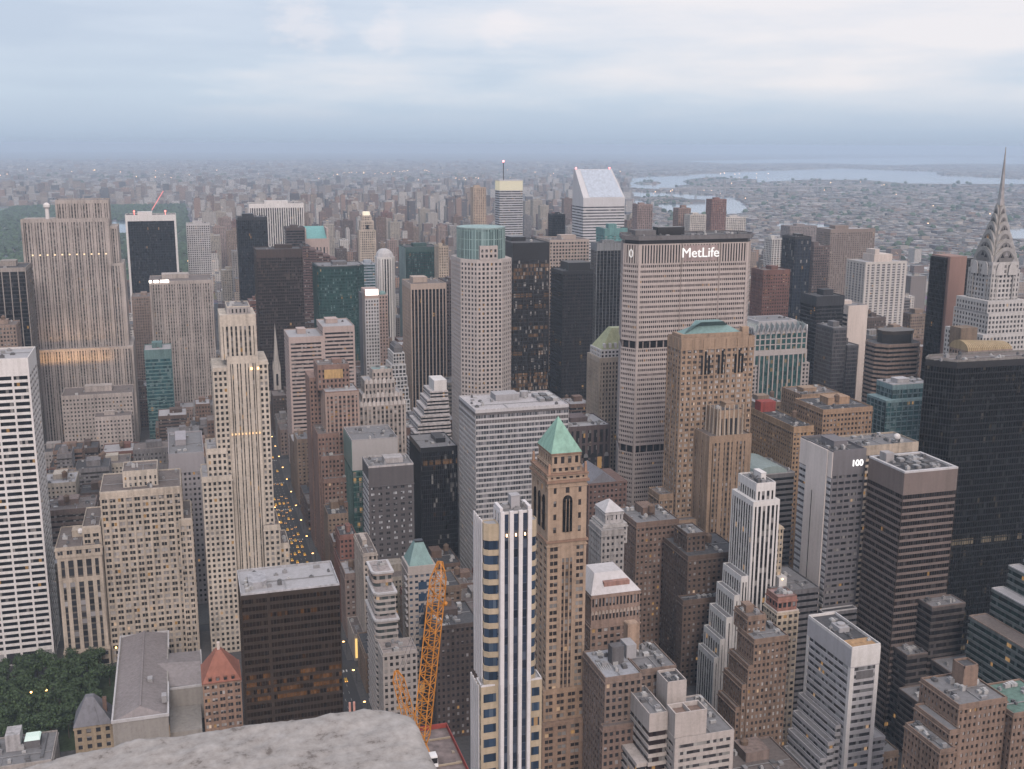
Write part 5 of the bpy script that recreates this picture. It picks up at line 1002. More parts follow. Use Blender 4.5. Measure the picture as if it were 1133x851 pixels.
x0, x1, y0, y1, z, v = G['grnbox']; t.tier(bx('grnbox'), 0, z - 22, S('curtain', wall((.06, .12, .11)), glass((.03, .075, .07), .03, .15, (2, 3.8), .12), fh=3.8, sp=.2, bw=3, mull=wall((.1, .17, .16)))); t.tier(bx('grnbox'), z - 22, z, S('blank', wall((.40, .385, .385), var=.08), GC)); t.roof(bx('grnbox'), z, GREYROOF, 1, GREYC, 5, False, seed=55); b = MB(); b.box(x0 - .3, x0 - .05, y0, y1, z - 22, z - .3); t.part('side_glazing', b, wall((.14, .27, .25), .3, .15, name='green_glazing'))
b = MB(); b.box(x0 + 3, x0 + 9, y0 - .3, y0 - .05, 24, 34); t.part('lit_window', b, glow_mat((1, .62, .12), 1.0)); t.finish()
simple('office_block', 'square black glass block with brown left edge behind the dark hotel', 'building', 'blkmid', 'the square black block', S('curtain', BLACKM, glass((.014, .013, .014), .002, .05, (1.5, 3.8), .1, (1, .5, .2), .12, rows=.05), fh=3.8, sp=.12, bw=1.6, mt=.14, mull=BLACKM, top=3), GREYROOF)
simple('brick_block', 'brown block with roof machinery left of the striped glass block', 'building', 'tierblk', 'the brown block with machinery', S('grid', wall((.16, .1, .08)), GC, fh=3.8, bw=3.4, top=8), GREYROOF, n=7)
t = TW('stepped_tower', 'small black and white zigzag stepped tower left of the striped glass block', 'building', 'zigw', 'the zigzag stepped tower')
x0, x1, y0, y1, z, v = G['zigw']
for i in range(7): t.tier(rect(x0 - 8 + i * 3.2, x1, y0 + i * 2.2, y1), 0 if i == 0 else z - 34 + i * 6.5, z - 27 + i * 6.5, S('ribbon', wall((.5, .47, .47)), GBLACK, fh=3.3, sp=.48, top=1.4))
b = MB(); b.box(x1 - 12, x1 - 1, y0 + 14, y1 - 5, z + 12, z + 21); t.part('bulkhead', b, WHITE); t.finish()
t = TW('brick_building', 'dark brick building with tall arched windows left of the lettered slab', 'building', 'arch5', 'the arched dark building')
x0, x1, y0, y1, z, v = G['arch5']; ad = wall((.13, .1, .1)); t.tier(rect(x0, x1, y0, y1), 0, z, S('stripe', ad, GC, near=False, fh=12, sp=.15, sm=ad, bw=5.5, pf=.42, top=3)); t.roof(rect(x0, x1, y0, y1), z, PALEROOF, .9, ad, 7, True, seed=56); t.tier(rect(x0 - 25, x0 - .1, y0 + 6, y1), 0, z + 6, S('grid', BRICK, GC, fh=3.7, bw=3)); t.roof(rect(x0 - 25, x0 - .1, y0 + 6, y1), z + 6, GREYROOF, .8, BRICK, 5, True, True, 57)
b = MB(); n_ = 6
for j in range(n_): arch_slab(b, (x0 + (j + .5) * (x1 - x0) / n_, y0 - .1), 0, 1.9, z - 26, 3.5, .2, 8); b.box(x0 + (j + .5) * (x1 - x0) / n_ - 1.9, x0 + (j + .5) * (x1 - x0) / n_ + 1.9, y0 - .3, y0 - .05, z - 36, z - 26)
t.part('arched_windows', b, GD); t.finish()
t = TW('brick_building', 'dark red brick building with a gabled slate roof below the lettered slab', 'building', 'gable', 'the gabled dark brick building')
x0, x1, y0, y1, z, v = G['gable']; gbk = wall((.15, .095, .08)); t.tier(bx('gable'), 0, z, S('punch', gbk, GD, near=True, fh=3.6, sp=.5, bw=2.9, pf=.5)); b = MB(); xm = x0 + 10; b.add([(x0, y0, z), (x0 + 20, y0, z), (xm, y0, z + 7), (x0, y1, z), (x0 + 20, y1, z), (xm, y1, z + 7)], [(0, 1, 2), (5, 4, 3), (0, 2, 5, 3), (1, 4, 5, 2)]); t.part('gabled_roof', b, SLATE); t.finish()
t = TW('stone_building', 'narrow grey stone building with a white hipped roof', 'building', 'hipw', 'the white hip roofed building')
x0, x1, y0, y1, z, v = G['hipw']; gw_ = wall((.33, .31, .3)); t.tier(rect(x0, x1, y0, y1), 0, z, S('punch', gw_, GD, near=True, fh=3.8, sp=.5, bw=3, pf=.5, top=4)); u0, u1, v0, v1, uz, _ = G['hipw_up']; t.tier(rect(u0 - 2, x1 + 3, v0, v1), z - 10, z + 2, S('punch', wall((.45, .43, .42)), GD, near=True, fh=3.8, bw=3, pf=.5, top=2)); t.tier(rect(u0, x1 + 1, v0 + 2, v1), z + 2, z + 9, S('punch', wall((.48, .46, .46)), GD, near=True, fh=6, bw=3, pf=.7, top=2))
b = MB(); b.prism(rect(u0 - .5, x1 + 1.5, v0 + 1.5, v1), z + 9, z + 14, rect(u0 + 4.5, x1 - 4, v0 + 8, v1 - 7)); t.part('hipped_roof', b, WGREY); t.finish()
simple('brick_block', 'brown brick block with cluttered roof right of the white hip roof', 'building', 'brownA', 'the brown block with cluttered roof', S('punch', wall((.21, .145, .115)), GDL, near=True, fh=3.6, sp=.5, bw=3, pf=.48, top=3), GREYROOF, True, n=8, b=10)
t = TW('brick_building', 'broad dark brown brick building below the buttressed tan tower', 'building', 'bigdark', 'the broad dark brick building')
x0, x1, y0, y1, z, v = G['bigdark']; bd = wall((.135, .095, .075)); x1 += 8; t.tier(rect(x0, x1, y0, y1), 0, z, S('punch', bd, GD, near=True, fh=3.6, sp=.5, bw=3.1, pf=.5, top=3)); t.roof(rect(x0, x1, y0, y1), z, DARKROOF, .8, bd, 3, False, seed=60); t.tier(rect(x0 + 3, x0 + 15, y0 + 8, y1 - 8), z - .5, z + 11, S('punch', bd, GD, near=True, fh=3.6, bw=3, pf=.5)); t.roof(rect(x0 + 3, x0 + 15, y0 + 8, y1 - 8), z + 11, GREYROOF, .8, bd, 2, False); t.tank(x0 + 20, y0 + 14, z)
q = rect(x0 - 6, x1 - 8, y0 - 8, y0 - .1); t.tier(q, 0, z - 24, S('punch', bd, GD, near=True, fh=3.6, sp=.5, bw=3.1, pf=.5, top=3)); t.roof(q, z - 24, DARKROOF, .8, bd, 2, False); t.finish()
t = TW('brick_building', 'brick building with rows of pointed arch windows and a white sloped roof', 'building', 'archroof', 'the arch windowed white roof building')
x0, x1, y0, y1, z, v = G['archroof']; ab = wall((.3, .215, .175)); t.tier(bx('archroof'), 0, z - 16, S('punch', ab, GW, near=True, fh=3.6, sp=.45, bw=3.3, pf=.42, top=2)); t.tier(grow('archroof', l=-.3, r=-.3, f=-.3), z - 16, z, S('punch', ab, GD, near=True, fh=7, sp=.35, bw=1.9, pf=.45, top=2))
b = MB(); n_ = 14
for j in range(n_): arch_slab(b, (x0 + (j + .5) * (x1 - x0) / n_, y0 + .05), 0, .8, z - 10.4, 1.9, .3, 6)
t.part('window_arches', b, wall((.45, .37, .32)))
b = MB(); b.prism(grow('archroof', b=0), z, z + 8, rect(x0 + 5, x1 - 7, y0 + 9, y1 - 9)); t.part('sloped_roof', b, wall((.56, .54, .55), .8, .12, name='roof_white')); b = MB(); b.box(x0 + 8, x1 - 5, y0 + 3, y0 + 8, z + .3, z + 5); t.part('dormer', b, wall((.38, .22, .18))); t.finish()
t = TW('brick_building', 'low brown brick building crowded with roof tanks, right of the green pyramid tower', 'building', 'brownflat', 'the brown building with roof tanks')
x0, x1, y0, y1, z, v = G['brownflat']; bf = wall((.24, .18, .15)); xr0, xr1 = G['brownflat_r'][:2]; ps = S('punch', bf, GD, near=True, fh=3.7, sp=.42, bw=2.9, pf=.42, sub=1, top=2.5)
t.tier(rect(x0, x1, y0, y1 + 14), 0, z, ps); t.tier(rect(xr0, xr1, y0 + 4, y1 + 16), 0, z - .7, ps); t.roof(rect(x0, x1, y0, y1 + 14), z, wall((.33, .34, .37), .85, .25, name='roof_bluegrey'), .8, bf, 5, False, seed=61); t.roof(rect(xr0, xr1, y0 + 4, y1 + 16), z - .7, GREYROOF, .8, bf, 6, False, seed=62)
b = MB(); b.box(x0 + 8, x0 + 14, y0 + 12, y0 + 17, z, z + 9); t.part('lift_tower', b, wall((.13, .125, .13))); b = MB(); b.box(x0 + 17, x0 + 22, y0 + 16, y0 + 24, z, z + 7); t.part('bulkhead', b, PALEROOF); b = MB(); b.box(xr0 + 2, xr0 + 8, y1 + 10, y1 + 15.5, z - .5, z + 13); b.box(xr0 + 2.3, xr0 + 7.7, y1 + 10.3, y1 + 15.2, z + 13, z + 13.3); t.part('lift_tower', b, wall((.38, .27, .2)))
for j in range(6): b = MB(); b.bar((x0 + 1.5 + j, y0 + 8, z), (x0 + 1.5 + j, y0 + 15, z + 1), .25); t.part('roof_pipe', b, ROOFU[2])
q = rect(x0 - 2, xr1 + 1, y0 - 3.5, y0 - .1); t.tier(q, 0, z - 22, dict(ps, wall=wall((.24, .17, .14)))); t.roof(q, z - 22, BROWNROOF, .5, bf, 0, False); t.finish()
t = TW('apartment_building', 'stepped brown brick building with terraces before the black striped white tower', 'building', 'brickst', 'the terraced brick building')
x0, x1, y0, y1, z, v = G['brickst']; bs = wall((.235, .165, .125)); bp = S('punch', bs, GW, near=True, fh=3.35, sp=.46, bw=2.5, pf=.46, top=2)
t.tier(bx('brickst'), 0, z, bp); t.roof(bx('brickst'), z, GREYROOF, .9, bs, 3, False, seed=63); t.tier(rect(x0 + 1, x0 + 11, y0 + 9, y1 + 6), z - 1, z + 8, bp); t.roof(rect(x0 + 1, x0 + 11, y0 + 9, y1 + 6), z + 8, BROWNROOF, .8, bs, 1, True, seed=64)
for i, (dx, zz) in enumerate(((2.5, 70), (5, 60), (7.5, 48), (10, 36))): q = rect(x0 - dx, x0 - .03 - (dx - 2.5), y0 + i * .6, y1 + 3); t.tier(q, 0, zz, bp); t.roof(q, zz, BROWNROOF, .8, bs, 1, False)
t.finish()
t = TW('apartment_building', 'slim cream building with red roof box beside the terraced brick building', 'building', 'slimcream', 'the slim cream building')
x0, x1, y0, y1, z, v = G['slimcream']; t.tier(bx('slimcream'), 0, z, S('punch', wall((.5, .42, .33)), GDL, near=True, fh=3.5, sp=.42, bw=2.9, pf=.36, top=1.5)); t.roof(bx('slimcream'), z, PALEROOF, .7, CREAM, 0, False); t.tier(rect(x0 + .6, x1 - 1, y0 + 1, y1 - 1), z, z + 8, S('punch', wall((.3, .15, .12)), GD, near=True, fh=4, bw=3, pf=.3, top=3)); t.roof(rect(x0 + .6, x1 - 1, y0 + 1, y1 - 1), z + 8, wall((.3, .2, .19)), .4, BRICK, 2, False); t.finish()
t = TW('brick_building', 'long tan brick building with a red roof hut before the zigzag crowned tower', 'building', 'tanW', 'the long tan brick building')
x0, x1, y0, y1, z, v = G['tanW']; tb = wall((.40, .27, .17)); tp_ = S('punch', tb, GD, near=True, fh=3.6, sp=.48, bw=3, pf=.46, top=4); t.tier(bx('tanW'), 0, z, tp_); t.roof(bx('tanW'), z, DARKROOF, 1, tb, 5, False, seed=65); b = MB(); b.box(x0 + 1, x1 - 3, y1 - 12, y1 - 3, z, z + 8); t.part('roof_hut', b, wall((.3, .06, .05))); t.tank(x1 - 5, y0 + 20, z); t.finish()
t = simple('brick_building', 'tan brick building with a pale roof hut right of the long tan building', 'building', 'tanE', 'the tan building with pale hut', S('punch', wall((.38, .255, .17)), GD, near=True, fh=3.6, sp=.48, bw=3, pf=.46, top=3), DARKROOF, True, n=6)
simple('brick_building', 'rear tan brick building with brown roof behind the other two tan buildings', 'building', 'tanN', 'the rear tan building', S('grid', TANB, GC, fh=3.6, bw=3, pf=.48), BROWNROOF, n=6)
t = TW('office_block', 'low building with a pale teal barrel roof left of the numbered tower', 'building', 'barrel', 'the teal barrel roof')
x0, x1, y0, y1, z, v = G['barrel']; t.tier(bx('barrel'), 0, z, S('ribbon', DGREY, GBLACK, near=True, fh=4, sp=.5, top=3)); b = MB(); n_ = 8; hw = (x1 - x0) / 2 - 4; pr = [(x0 + 3 + hw - hw * math.cos(math.pi * i / n_), z + 5.5 * math.sin(math.pi * i / n_)) for i in range(n_ + 1)]
b.add([(a, y0 + 2, c) for a, c in pr] + [(a, y1 - 2, c) for a, c in pr], [tuple(range(n_ + 1)), tuple(range(2 * n_ + 1, n_, -1))] + [(i, i + n_ + 1, (i + 1) % (n_ + 1) + n_ + 1, (i + 1) % (n_ + 1)) for i in range(n_ + 1)]); t.part('barrel_roof', b, wall((.3, .37, .37), .6, .15, name='teal_sheet')); t.roof(bx('barrel'), z, GREYROOF, .6, GREYC, 4, False, seed=66); t.finish()
t = TW('office_block', 'low grey ribbon windowed block with white roof huts beside the numbered tower', 'building', 'graylow', 'the low grey ribbon block')
x0, x1, y0, y1, z, v = G['graylow']; z -= 8; gr_ = S('ribbon', wall((.15, .145, .155)), GBLACK, near=True, fh=3.7, sp=.55, top=2); t.tier(bx('graylow'), 0, z, gr_); t.roof(bx('graylow'), z, GREYROOF, .8, DGREY, 3, False, seed=67); b = MB(); b.box(x0 + 6, x0 + 11, y0 + 8, y0 + 14, z, z + 5.5); t.part('roof_hut', b, WHITE); b = MB(); b.ball(x0 + 8, y0 + 7.7, z + 4.6, .35); t.part('door_lamp', b, glow_mat((1, .7, .3), 6))
q = rect(x1 + .1, 356, y0 - 5, y0 - .3); t.tier(q, 0, 62, gr_); t.roof(q, 62, DARKROOF, .7, WGREY, 4, False, seed=68); t.finish()
t = TW('apartment_building', 'stepped reddish brown apartment building with roof terraces in the bottom right corner', 'building', 'rapt', 'the corner brown apartments')
ra = wall((.235, .165, .128)); rp_ = S('punch', ra, GDL, near=True, fh=3.2, sp=.5, bw=2.3, pf=.5, top=1.5); x0, x1, y0, y1, z, v = G['rapt']; z -= 2
t.tier(rect(x0, x1, y0, y0 + 24), 0, z, rp_); t.roof(rect(x0, x1, y0, y0 + 24), z, GREYROOF, .9, ra, 5, False, seed=69); t.tier(rect(x0 - 5, x0 - .05, y0 - 2, y0 + 20), 0, z - 9, rp_); t.roof(rect(x0 - 5, x0 - .05, y0 - 2, y0 + 20), z - 9, GREYROOF, .8, ra, 1, False)
t.tier(rect(x0 - 12, x0 - 5.05, y0 - 6, y0 + 16), 0, z - 14, rp_); t.roof(rect(x0 - 12, x0 - 5.05, y0 - 6, y0 + 16), z - 14, GREYROOF, .8, ra, 3, False, seed=70); t.tier(rect(x1 + .05, x1 + 24, y0 - 4, y0 + 20), 0, z - 5, rp_); t.roof(rect(x1 + .05, x1 + 24, y0 - 4, y0 + 20), z - 5, wall((.12, .2, .17)), .8, ra, 3, False, seed=71)
t.tier(rect(x0 + 11, x0 + 18, y0 + 12, y0 + 19), z - .3, z + 9, S('blank', ra, GD)); W = t.mb('parapet', ra); qq = rect(x0 + 11, x0 + 18, y0 + 12, y0 + 19)
for a, c, l, u, nn, vis in edges(qq): W.obox((a + c) / 2, u, l / 2 - .01, nn, -.4, -.01, z + 8.9, z + 10)
b = MB(); b.prism(inset(qq, .4), z + 8.9, z + 9.15); t.part('roof', b, DARKROOF); t.finish()
t = TW('office_block', 'dark green banded ziggurat block stepping down at the right edge', 'building', 'rapt', 'the dark green ziggurat', 851)
gz_ = S('ribbon', wall((.13, .15, .15)), glass((.015, .035, .034), .006, .1, None, .12, blindc=(.08, .12, .12)), near=True, fh=3.8, sp=.4, top=1.6)
for i, (xx, zz) in enumerate(((385.7, 77), (396.6, 92), (404, 104.5), (411, 116))):
    q = rect(xx, xx + 60 if i == 3 else (396.6, 404, 411, 0)[i] - .02, 380 + i, 447 - i * 2); t.tier(q, 0, zz, gz_); t.roof(q, zz, BROWNROOF if i == 0 else PALEROOF, .6, BROWNC if i == 0 else WGREY, 1 if i > 2 else 0, i == 3, seed=72)
t.finish()
t = TW('apartment_building', 'cream building with white curved balconies in front of the avenue', 'building', 'wcurve', 'the white curved balcony building')
x0, x1, y0, y1, z, v = G['wcurve']; wc = wall((.46, .42, .40), var=.12)
for i, (dy, zz) in enumerate(((0, z - 14), (4, z), (12, z + 9))):
    def rc(x0, x1, y0, y1, r=3): return [(x0 + r - r * math.cos(a), y0 + r - r * math.sin(a)) for a in [math.pi / 2 * k / 4 for k in range(5)]] + [(x1, y0), (x1, y1), (x0, y1)]
    q = rc(x0 + i * .6, x1 - .2 * i, y0 + dy, y1); t.tier(q, 0 if i == 0 else z - 15 + (i - 1) * 14, zz, S('ribbon', wc if i < 2 else wall((.38, .3, .26)), glass((.05, .06, .06), .03, .25), near=True, fh=3.6, sp=.42, top=1.5, r=.6))
    b = MB(); b.prism(inset(q, -.7), zz - .2, zz + .9); t.part('balcony', b, WGREY); t.roof(inset(q, .4), zz + .9, wall((.33, .29, .28)), 0, None, 1, False, seed=73 + i)
q = rect(x0 + 1, x1 + 7, y0 - 16, y0 - .1); t.tier(q, 0, z - 26, S('punch', wc, GDL, near=True, fh=3.6, bw=3, pf=.45)); t.roof(q, z - 26, wall((.36, .31, .29)), .8, wc, 2, False, seed=79); t.finish()
t = TW('apartment_building', 'slender cream building with a lit amber shopfront left of the dark hotel', 'building', 'slimlow', 'the slender cream building'); sw_ = wall((.42, .37, .33)); t.tier(bx('slimlow'), 0, Z('slimlow'), S('punch', sw_, GDL, near=True, fh=3.6, bw=2.9, pf=.5)); t.roof(bx('slimlow'), Z('slimlow'), BROWNROOF, .8, sw_, 2, True, seed=81); q = rect(92.5, 99.1, 642, 670); t.tier(q, 0, 17, S('blank', sw_, GD)); t.roof(q, 17, BROWNROOF, .6, sw_, 1, False)
b = MB(); b.box(93, 98.6, 641.6, 641.9, 2, 15); t.part('lit_shopfront', b, glow_mat((1, .62, .16), .9)); t.finish()
simple('office_block', 'very dark brick block right of the orange crane', 'building', 'dkright', 'the very dark block', S('punch', wall((.09, .07, .065)), GD, near=True, fh=3.7, sp=.5, bw=2.8, pf=.5), DARKROOF, True, n=6)
simple('apartment_tower', 'tall tan apartment tower in the hazy distance left of the yellow topped skyscraper', 'tower', 'tantall', 'the hazy tan tower', S('grid', wall((.45, .35, .27)), GC, fh=3.4, bw=4, pf=.5), BROWNROOF)
simple('office_tower', 'small black tower between the yellow topped and the wedge roofed skyscrapers', 'tower', 'dksmall', 'the small black tower', S('curtain', BLACKM, GBLACK, fh=3.8, sp=.2, bw=3, mull=BLACKM), DARKROOF)
simple('brick_tower', 'red brown tower in the distance above the lettered slab', 'tower', 'brk', 'the distant red brown tower', S('grid', wall((.24, .13, .11)), GC, fh=3.4, bw=4), BROWNROOF)
simple('apartment_tower', 'pale cream stepped tower just above the lettered slab', 'tower', 'wht1', 'the pale stepped tower', S('stripe', wall((.56, .52, .48)), GC, fh=3.4, bw=4), PALEROOF)
simple('apartment_tower', 'brown tower with amber top light above the lettered slab', 'tower', 'brn1', 'the brown tower above the slab', S('grid', wall((.26, .18, .15)), GC, fh=3.4, bw=4), BROWNROOF)
simple('apartment_block', 'wide white apartment block right of the distant red brown tower', 'building', 'wht2', 'the distant white block', S('grid', wall((.6, .57, .54)), GC, fh=3.4, bw=4.5), PALEROOF)
simple('apartment_tower', 'pinkish brown stepped tower right of the wedge roofed skyscraper', 'tower', 'pinkl', 'the distant pinkish tower', S('grid', wall((.3, .22, .2)), GC, fh=3.4, bw=4), BROWNROOF)
simple('apartment_block', 'small white gridded block right of the lettered slab', 'building', 'wsm', 'the small white block', S('grid', wall((.6, .58, .56)), GC, fh=3.6, bw=5, sp=.35, pf=.35), PALEROOF)

t = Tower('low_building', 'low pale roofed building with white hut and bright skylight in the bottom left corner', 'building', -90, 545, 'the corner low roofs', 851); lw_ = wall((.36, .33, .31)); q = rect(-118, -74, 545, 575)
t.tier(q, 0, 15, S('punch', lw_, GD, near=True, fh=3.6, bw=3, pf=.5)); t.roof(q, 15, GREYROOF, .9, lw_, 8, False, seed=91); b = MB(); b.box(-97, -90, 560, 570, 15, 24); t.part('roof_hut', b, wall((.42, .41, .42))); b = MB(); b.box(-88.5, -81, 561, 569, 15, 19); t.part('hut', b, DGREY); b = MB(); b.prism(rect(-88.5, -81, 561, 569), 19, 20.2, rect(-88, -81.5, 563, 568)); t.part('skylight', b, glow_mat((.75, 1, .9), .5)); b = MB(); b.box(-80, -78.4, 549, 573, 15, 16.2); t.part('roof_duct', b, ROOFU[1]); t.finish()
t = Tower('crane', 'distant crane boom strung with red lights above the park', 'crane', -70, 3400, None, 300); b = MB(); b.bar((-62, 3400, 0), (-62, 3400, 128), 2); t.part('mast', b, GREYC); b = MB(); b.bar((-62, 3400, 126), (-26, 3400, 182), 1.6); t.part('boom', b, glow_mat((1, .12, .1), .9)); t.finish()

# ---- tower under construction with its crane
t = Tower('unfinished_tower', 'unfinished concrete tower roof with red safety netting below the crane', 'tower', 40, 168, 'the unfinished tower', 851)
q = rect(28, 49.6, 168, 210.6); zc_ = 195; t.tier(q, 0, zc_ - 3, S('grid', wall((.3, .28, .27)), GBLACK, fh=3.6, bw=4, pf=.2)); b = MB(); b.box(28, 49.6, 168, 210.6, zc_ - 3, zc_); t.part('roof_slab', b, wall((.19, .155, .15), .9, .5, name='raw_concrete'))
b = MB()
for a, c, l, u, nn, vis in edges(q): b.obox((a + c) / 2, u, l / 2, nn, -.12, 0, zc_, zc_ + 1.1)
t.part('safety_netting', b, plain((.33, .07, .06), .7, name='red_netting'))
for i in range(14):
    b = MB(); xx = 41 + rng.random() * 7.5; yy = 172 + rng.random() * 37; b.box(xx, xx + rng.uniform(.4, 1.6), yy, yy + rng.uniform(.4, 2), zc_, zc_ + rng.uniform(.2, .9)); t.part('stacked_material', b, plain(rng.choice([(.3, .25, .2), (.45, .44, .43), (.2, .12, .08), (.32, .33, .38)]), .7, name='site_material'))
for yy in (176, 186, 196, 206): b = MB(); b.box(40, 49.3, yy, yy + .25, zc_, zc_ + .35); t.part('formwork_beam', b, plain((.4, .33, .25), .7, name='timber'))
for j in range(2): b = MB(); b.bar((29 + j * .9, 210, zc_), (29 + j * .9, 210.4, zc_ + 9), .25, 6); t.part('upright_pole', b, plain((.55, .3, .25), .5, name='pink_pole'))
t.finish()
OR = plain((.52, .21, .035), .5, name='crane_orange')
t = Tower('crane', 'orange lattice boom crane with white cab on the unfinished tower', 'crane', 41.5, 199, 'the orange crane', 851)
def lattice(A, B, w0, w1, n, r, up=(0, 0, 1)):
    A = Vector(A); B = Vector(B); d = (B - A).normalized(); s_ = d.cross(Vector(up)).normalized(); q_ = s_.cross(d).normalized(); b = MB(); prev = None
    for i in range(n + 1):
        f = i / n; c = A.lerp(B, f); ww = w0 + (w1 - w0) * f
        if f < .08: ww *= .35 + f * 8
        if f > .9: ww *= max(.3, (1 - f) * 8 + .25)
        cs_ = [c + s_ * a * ww / 2 + q_ * e * ww / 2 for a, e in ((-1, -1), (1, -1), (1, 1), (-1, 1))]
        for k in range(4): b.bar(cs_[k], cs_[(k + 1) % 4], r * .6)
        if prev:
            for k in range(4): b.bar(prev[k], cs_[k], r); b.bar(prev[k] if (i + k) % 2 else prev[(k + 1) % 4], cs_[(k + 1) % 4] if (i + k) % 2 else cs_[k], r * .6)
        prev = cs_
    return b
t.part('boom', lattice((41.3, 199.2, zc_ + 2), (47.7, 207, 234.2), 2.5, 2.5, 22, .13), OR)
t.part('back_mast', lattice((41, 198.6, zc_ + 2), (38.0, 206, 212), 1.9, 1.7, 9, .11), OR); b = MB()
for a in (0, 1.0): b.bar((38.6 + a, 206, 212), (47.3 + a * .3, 206.8, 233.8), .05, 3)
t.part('pendant_rope', b, DGREY)
b = MB(); b.box(39.6, 43.2, 196.2, 201.5, zc_ + 1, zc_ + 2.4); t.part('turntable', b, OR); b = MB(); b.box(40.2, 42.6, 197, 200.6, zc_, zc_ + 1); t.part('base', b, DGREY)
b = MB(); b.prism(rect(42.2, 43.9, 193.8, 196.1), zc_ + 1.4, zc_ + 3.6, rect(42.3, 43.8, 194.2, 196.0)); c_ = t.part('cab', b, plain((.75, .75, .76), .4, name='white_paint')); b = MB(); b.box(42.35, 43.75, 193.85, 193.98, zc_ + 2.2, zc_ + 3.3); t.part('cab_window', b, GD, c_)
b = MB(); b.bar((47.7, 207, 234.2), (48.4, 205.6, 232.5), .12); b.bar((48.4, 205.6, 232.5), (48.4, 205.6, 226), .05, 3); b.ball(48.4, 205.6, 225.6, .5, 6, 4); t.part('hook_block', b, OR); t.finish()
HEROES[-1]['vb'] = 851
# ------------------------------------------------------------------ ground, streets, water
g = MB(); g.box(-14000, 30000, -400, 42000, -4, 0)
m, t_, b_ = new_mat('ground_city'); gg = N(t_, 'ShaderNodeNewGeometry')
n1 = N(t_, 'ShaderNodeTexNoise'); L(t_, gg.outputs['Position'], n1.inputs['Vector']); n1.inputs['Scale'].default_value = .0011; n1.inputs['Detail'].default_value = 8; n1.inputs['Roughness'].default_value = .65
n2 = N(t_, 'ShaderNodeTexVoronoi'); L(t_, gg.outputs['Position'], n2.inputs['Vector']); n2.inputs['Scale'].default_value = .022
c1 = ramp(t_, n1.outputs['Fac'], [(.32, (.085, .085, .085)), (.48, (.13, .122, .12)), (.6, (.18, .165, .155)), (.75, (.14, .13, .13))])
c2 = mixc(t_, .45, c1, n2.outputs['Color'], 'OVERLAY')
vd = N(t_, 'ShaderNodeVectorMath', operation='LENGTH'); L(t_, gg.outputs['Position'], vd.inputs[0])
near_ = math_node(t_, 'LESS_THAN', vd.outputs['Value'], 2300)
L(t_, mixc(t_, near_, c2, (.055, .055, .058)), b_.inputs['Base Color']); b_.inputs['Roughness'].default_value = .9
o = link('ground', g.mesh('ground', m)); o['kind'] = 'structure'

AVE = [(-440, 15), (-192, 15), (78, 14.5), (222, 11), (362, 20), (502, 11), (650, 13), (860, 13), (1070, 13), (1250, 12)]
STN = list(range(35, 62))
def sty(n): return -6 + (n - 34) * 80.5 + (30 if n == 42 else 0) * 0
pv_ = MB()
for (a, ha), (c, hc) in zip(AVE[:-1], AVE[1:]):
    for n in STN[:-1]:
        x0, x1, y0, y1 = a + ha - 4.5, c - hc + 4.5, sty(n) + 5.5, sty(n + 1) - 5.5
        pv_.box(x0, x1, y0, y1, 0.002, 0.14)
struct('pavement', pv_, wall((.095, .092, .092), .9, .25, name='paving'))
lm_ = MB()
for yy in range(430, 1900, 9):
    for dx in (-4.9, -1.6, 1.6, 4.9): lm_.box(78 + dx - .08, 78 + dx + .08, yy, yy + 3, .004, .008)
for n in range(39, 56):
    for k in range(9): lm_.box(78 - 8 + k * 1.9, 78 - 7.2 + k * 1.9, sty(n) - 9, sty(n) - 6, .004, .008)
struct('road_markings', lm_, plain((.6, .6, .58), .8, name='road_paint'))

WATERS = [
[(10150, 21148), (15933, 25719), (21904, 28048), (24745, 28242), (22790, 25090), (16092, 17703), (14486, 18271), (11770, 16576), (11703, 18882), (9582, 18464)],
[(4306, 10326), (5451, 11346), (6468, 12453), (7763, 13285), (9489, 14565), (9322, 13120), (9576, 12327), (8312, 10772), (8196, 8995), (7300, 8006), (6557, 8247), (6141, 8434), (6356, 9287), (5978, 9628), (5174, 9081), (4702, 8679), (4320, 8308), (4137, 8553), (3511, 7603), (3299, 7907)],
[(3040, 7285), (3199, 7028), (3290, 6795), (3353, 6262), (2917, 5314), (2616, 4815), (2351, 4733), (2222, 4627), (2337, 5106), (2517, 5679), (2418, 5700)],
[(2335, 4065), (2540, 4212), (2589, 4115), (2530, 3914), (2380, 3661), (2225, 3483), (2206, 3572), (2162, 3669)],
[(2957, 3566), (3264, 3687), (3218, 3503), (2904, 3157), (2834, 3253)]]
ISLES = [
[(2711, 6394), (3039, 6577), (2926, 6004), (2725, 5634), (2527, 5677)],
[(4572, 9570), (5299, 10495), (5436, 9857), (4797, 8663), (4130, 7942), (4043, 8356)],
[(8783, 11302), (9907, 12048), (10304, 11320), (8796, 9656), (8435, 10040)],
[(3746, 8841), (4165, 9373), (3979, 8802), (3686, 8419)],
[(4489, 9244), (4819, 9450), (4518, 8944)]]
def inside(p, poly):
    c = False; n = len(poly)
    for i in range(n):
        (x1, y1), (x2, y2) = poly[i], poly[i - 1]
        if (y1 > p[1]) != (y2 > p[1]) and p[0] < (x2 - x1) * (p[1] - y1) / (y2 - y1) + x1: c = not c
    return c
def on_water(p): return any(inside(p, w_) for w_ in WATERS) and not any(inside(p, w_) for w_ in ISLES)
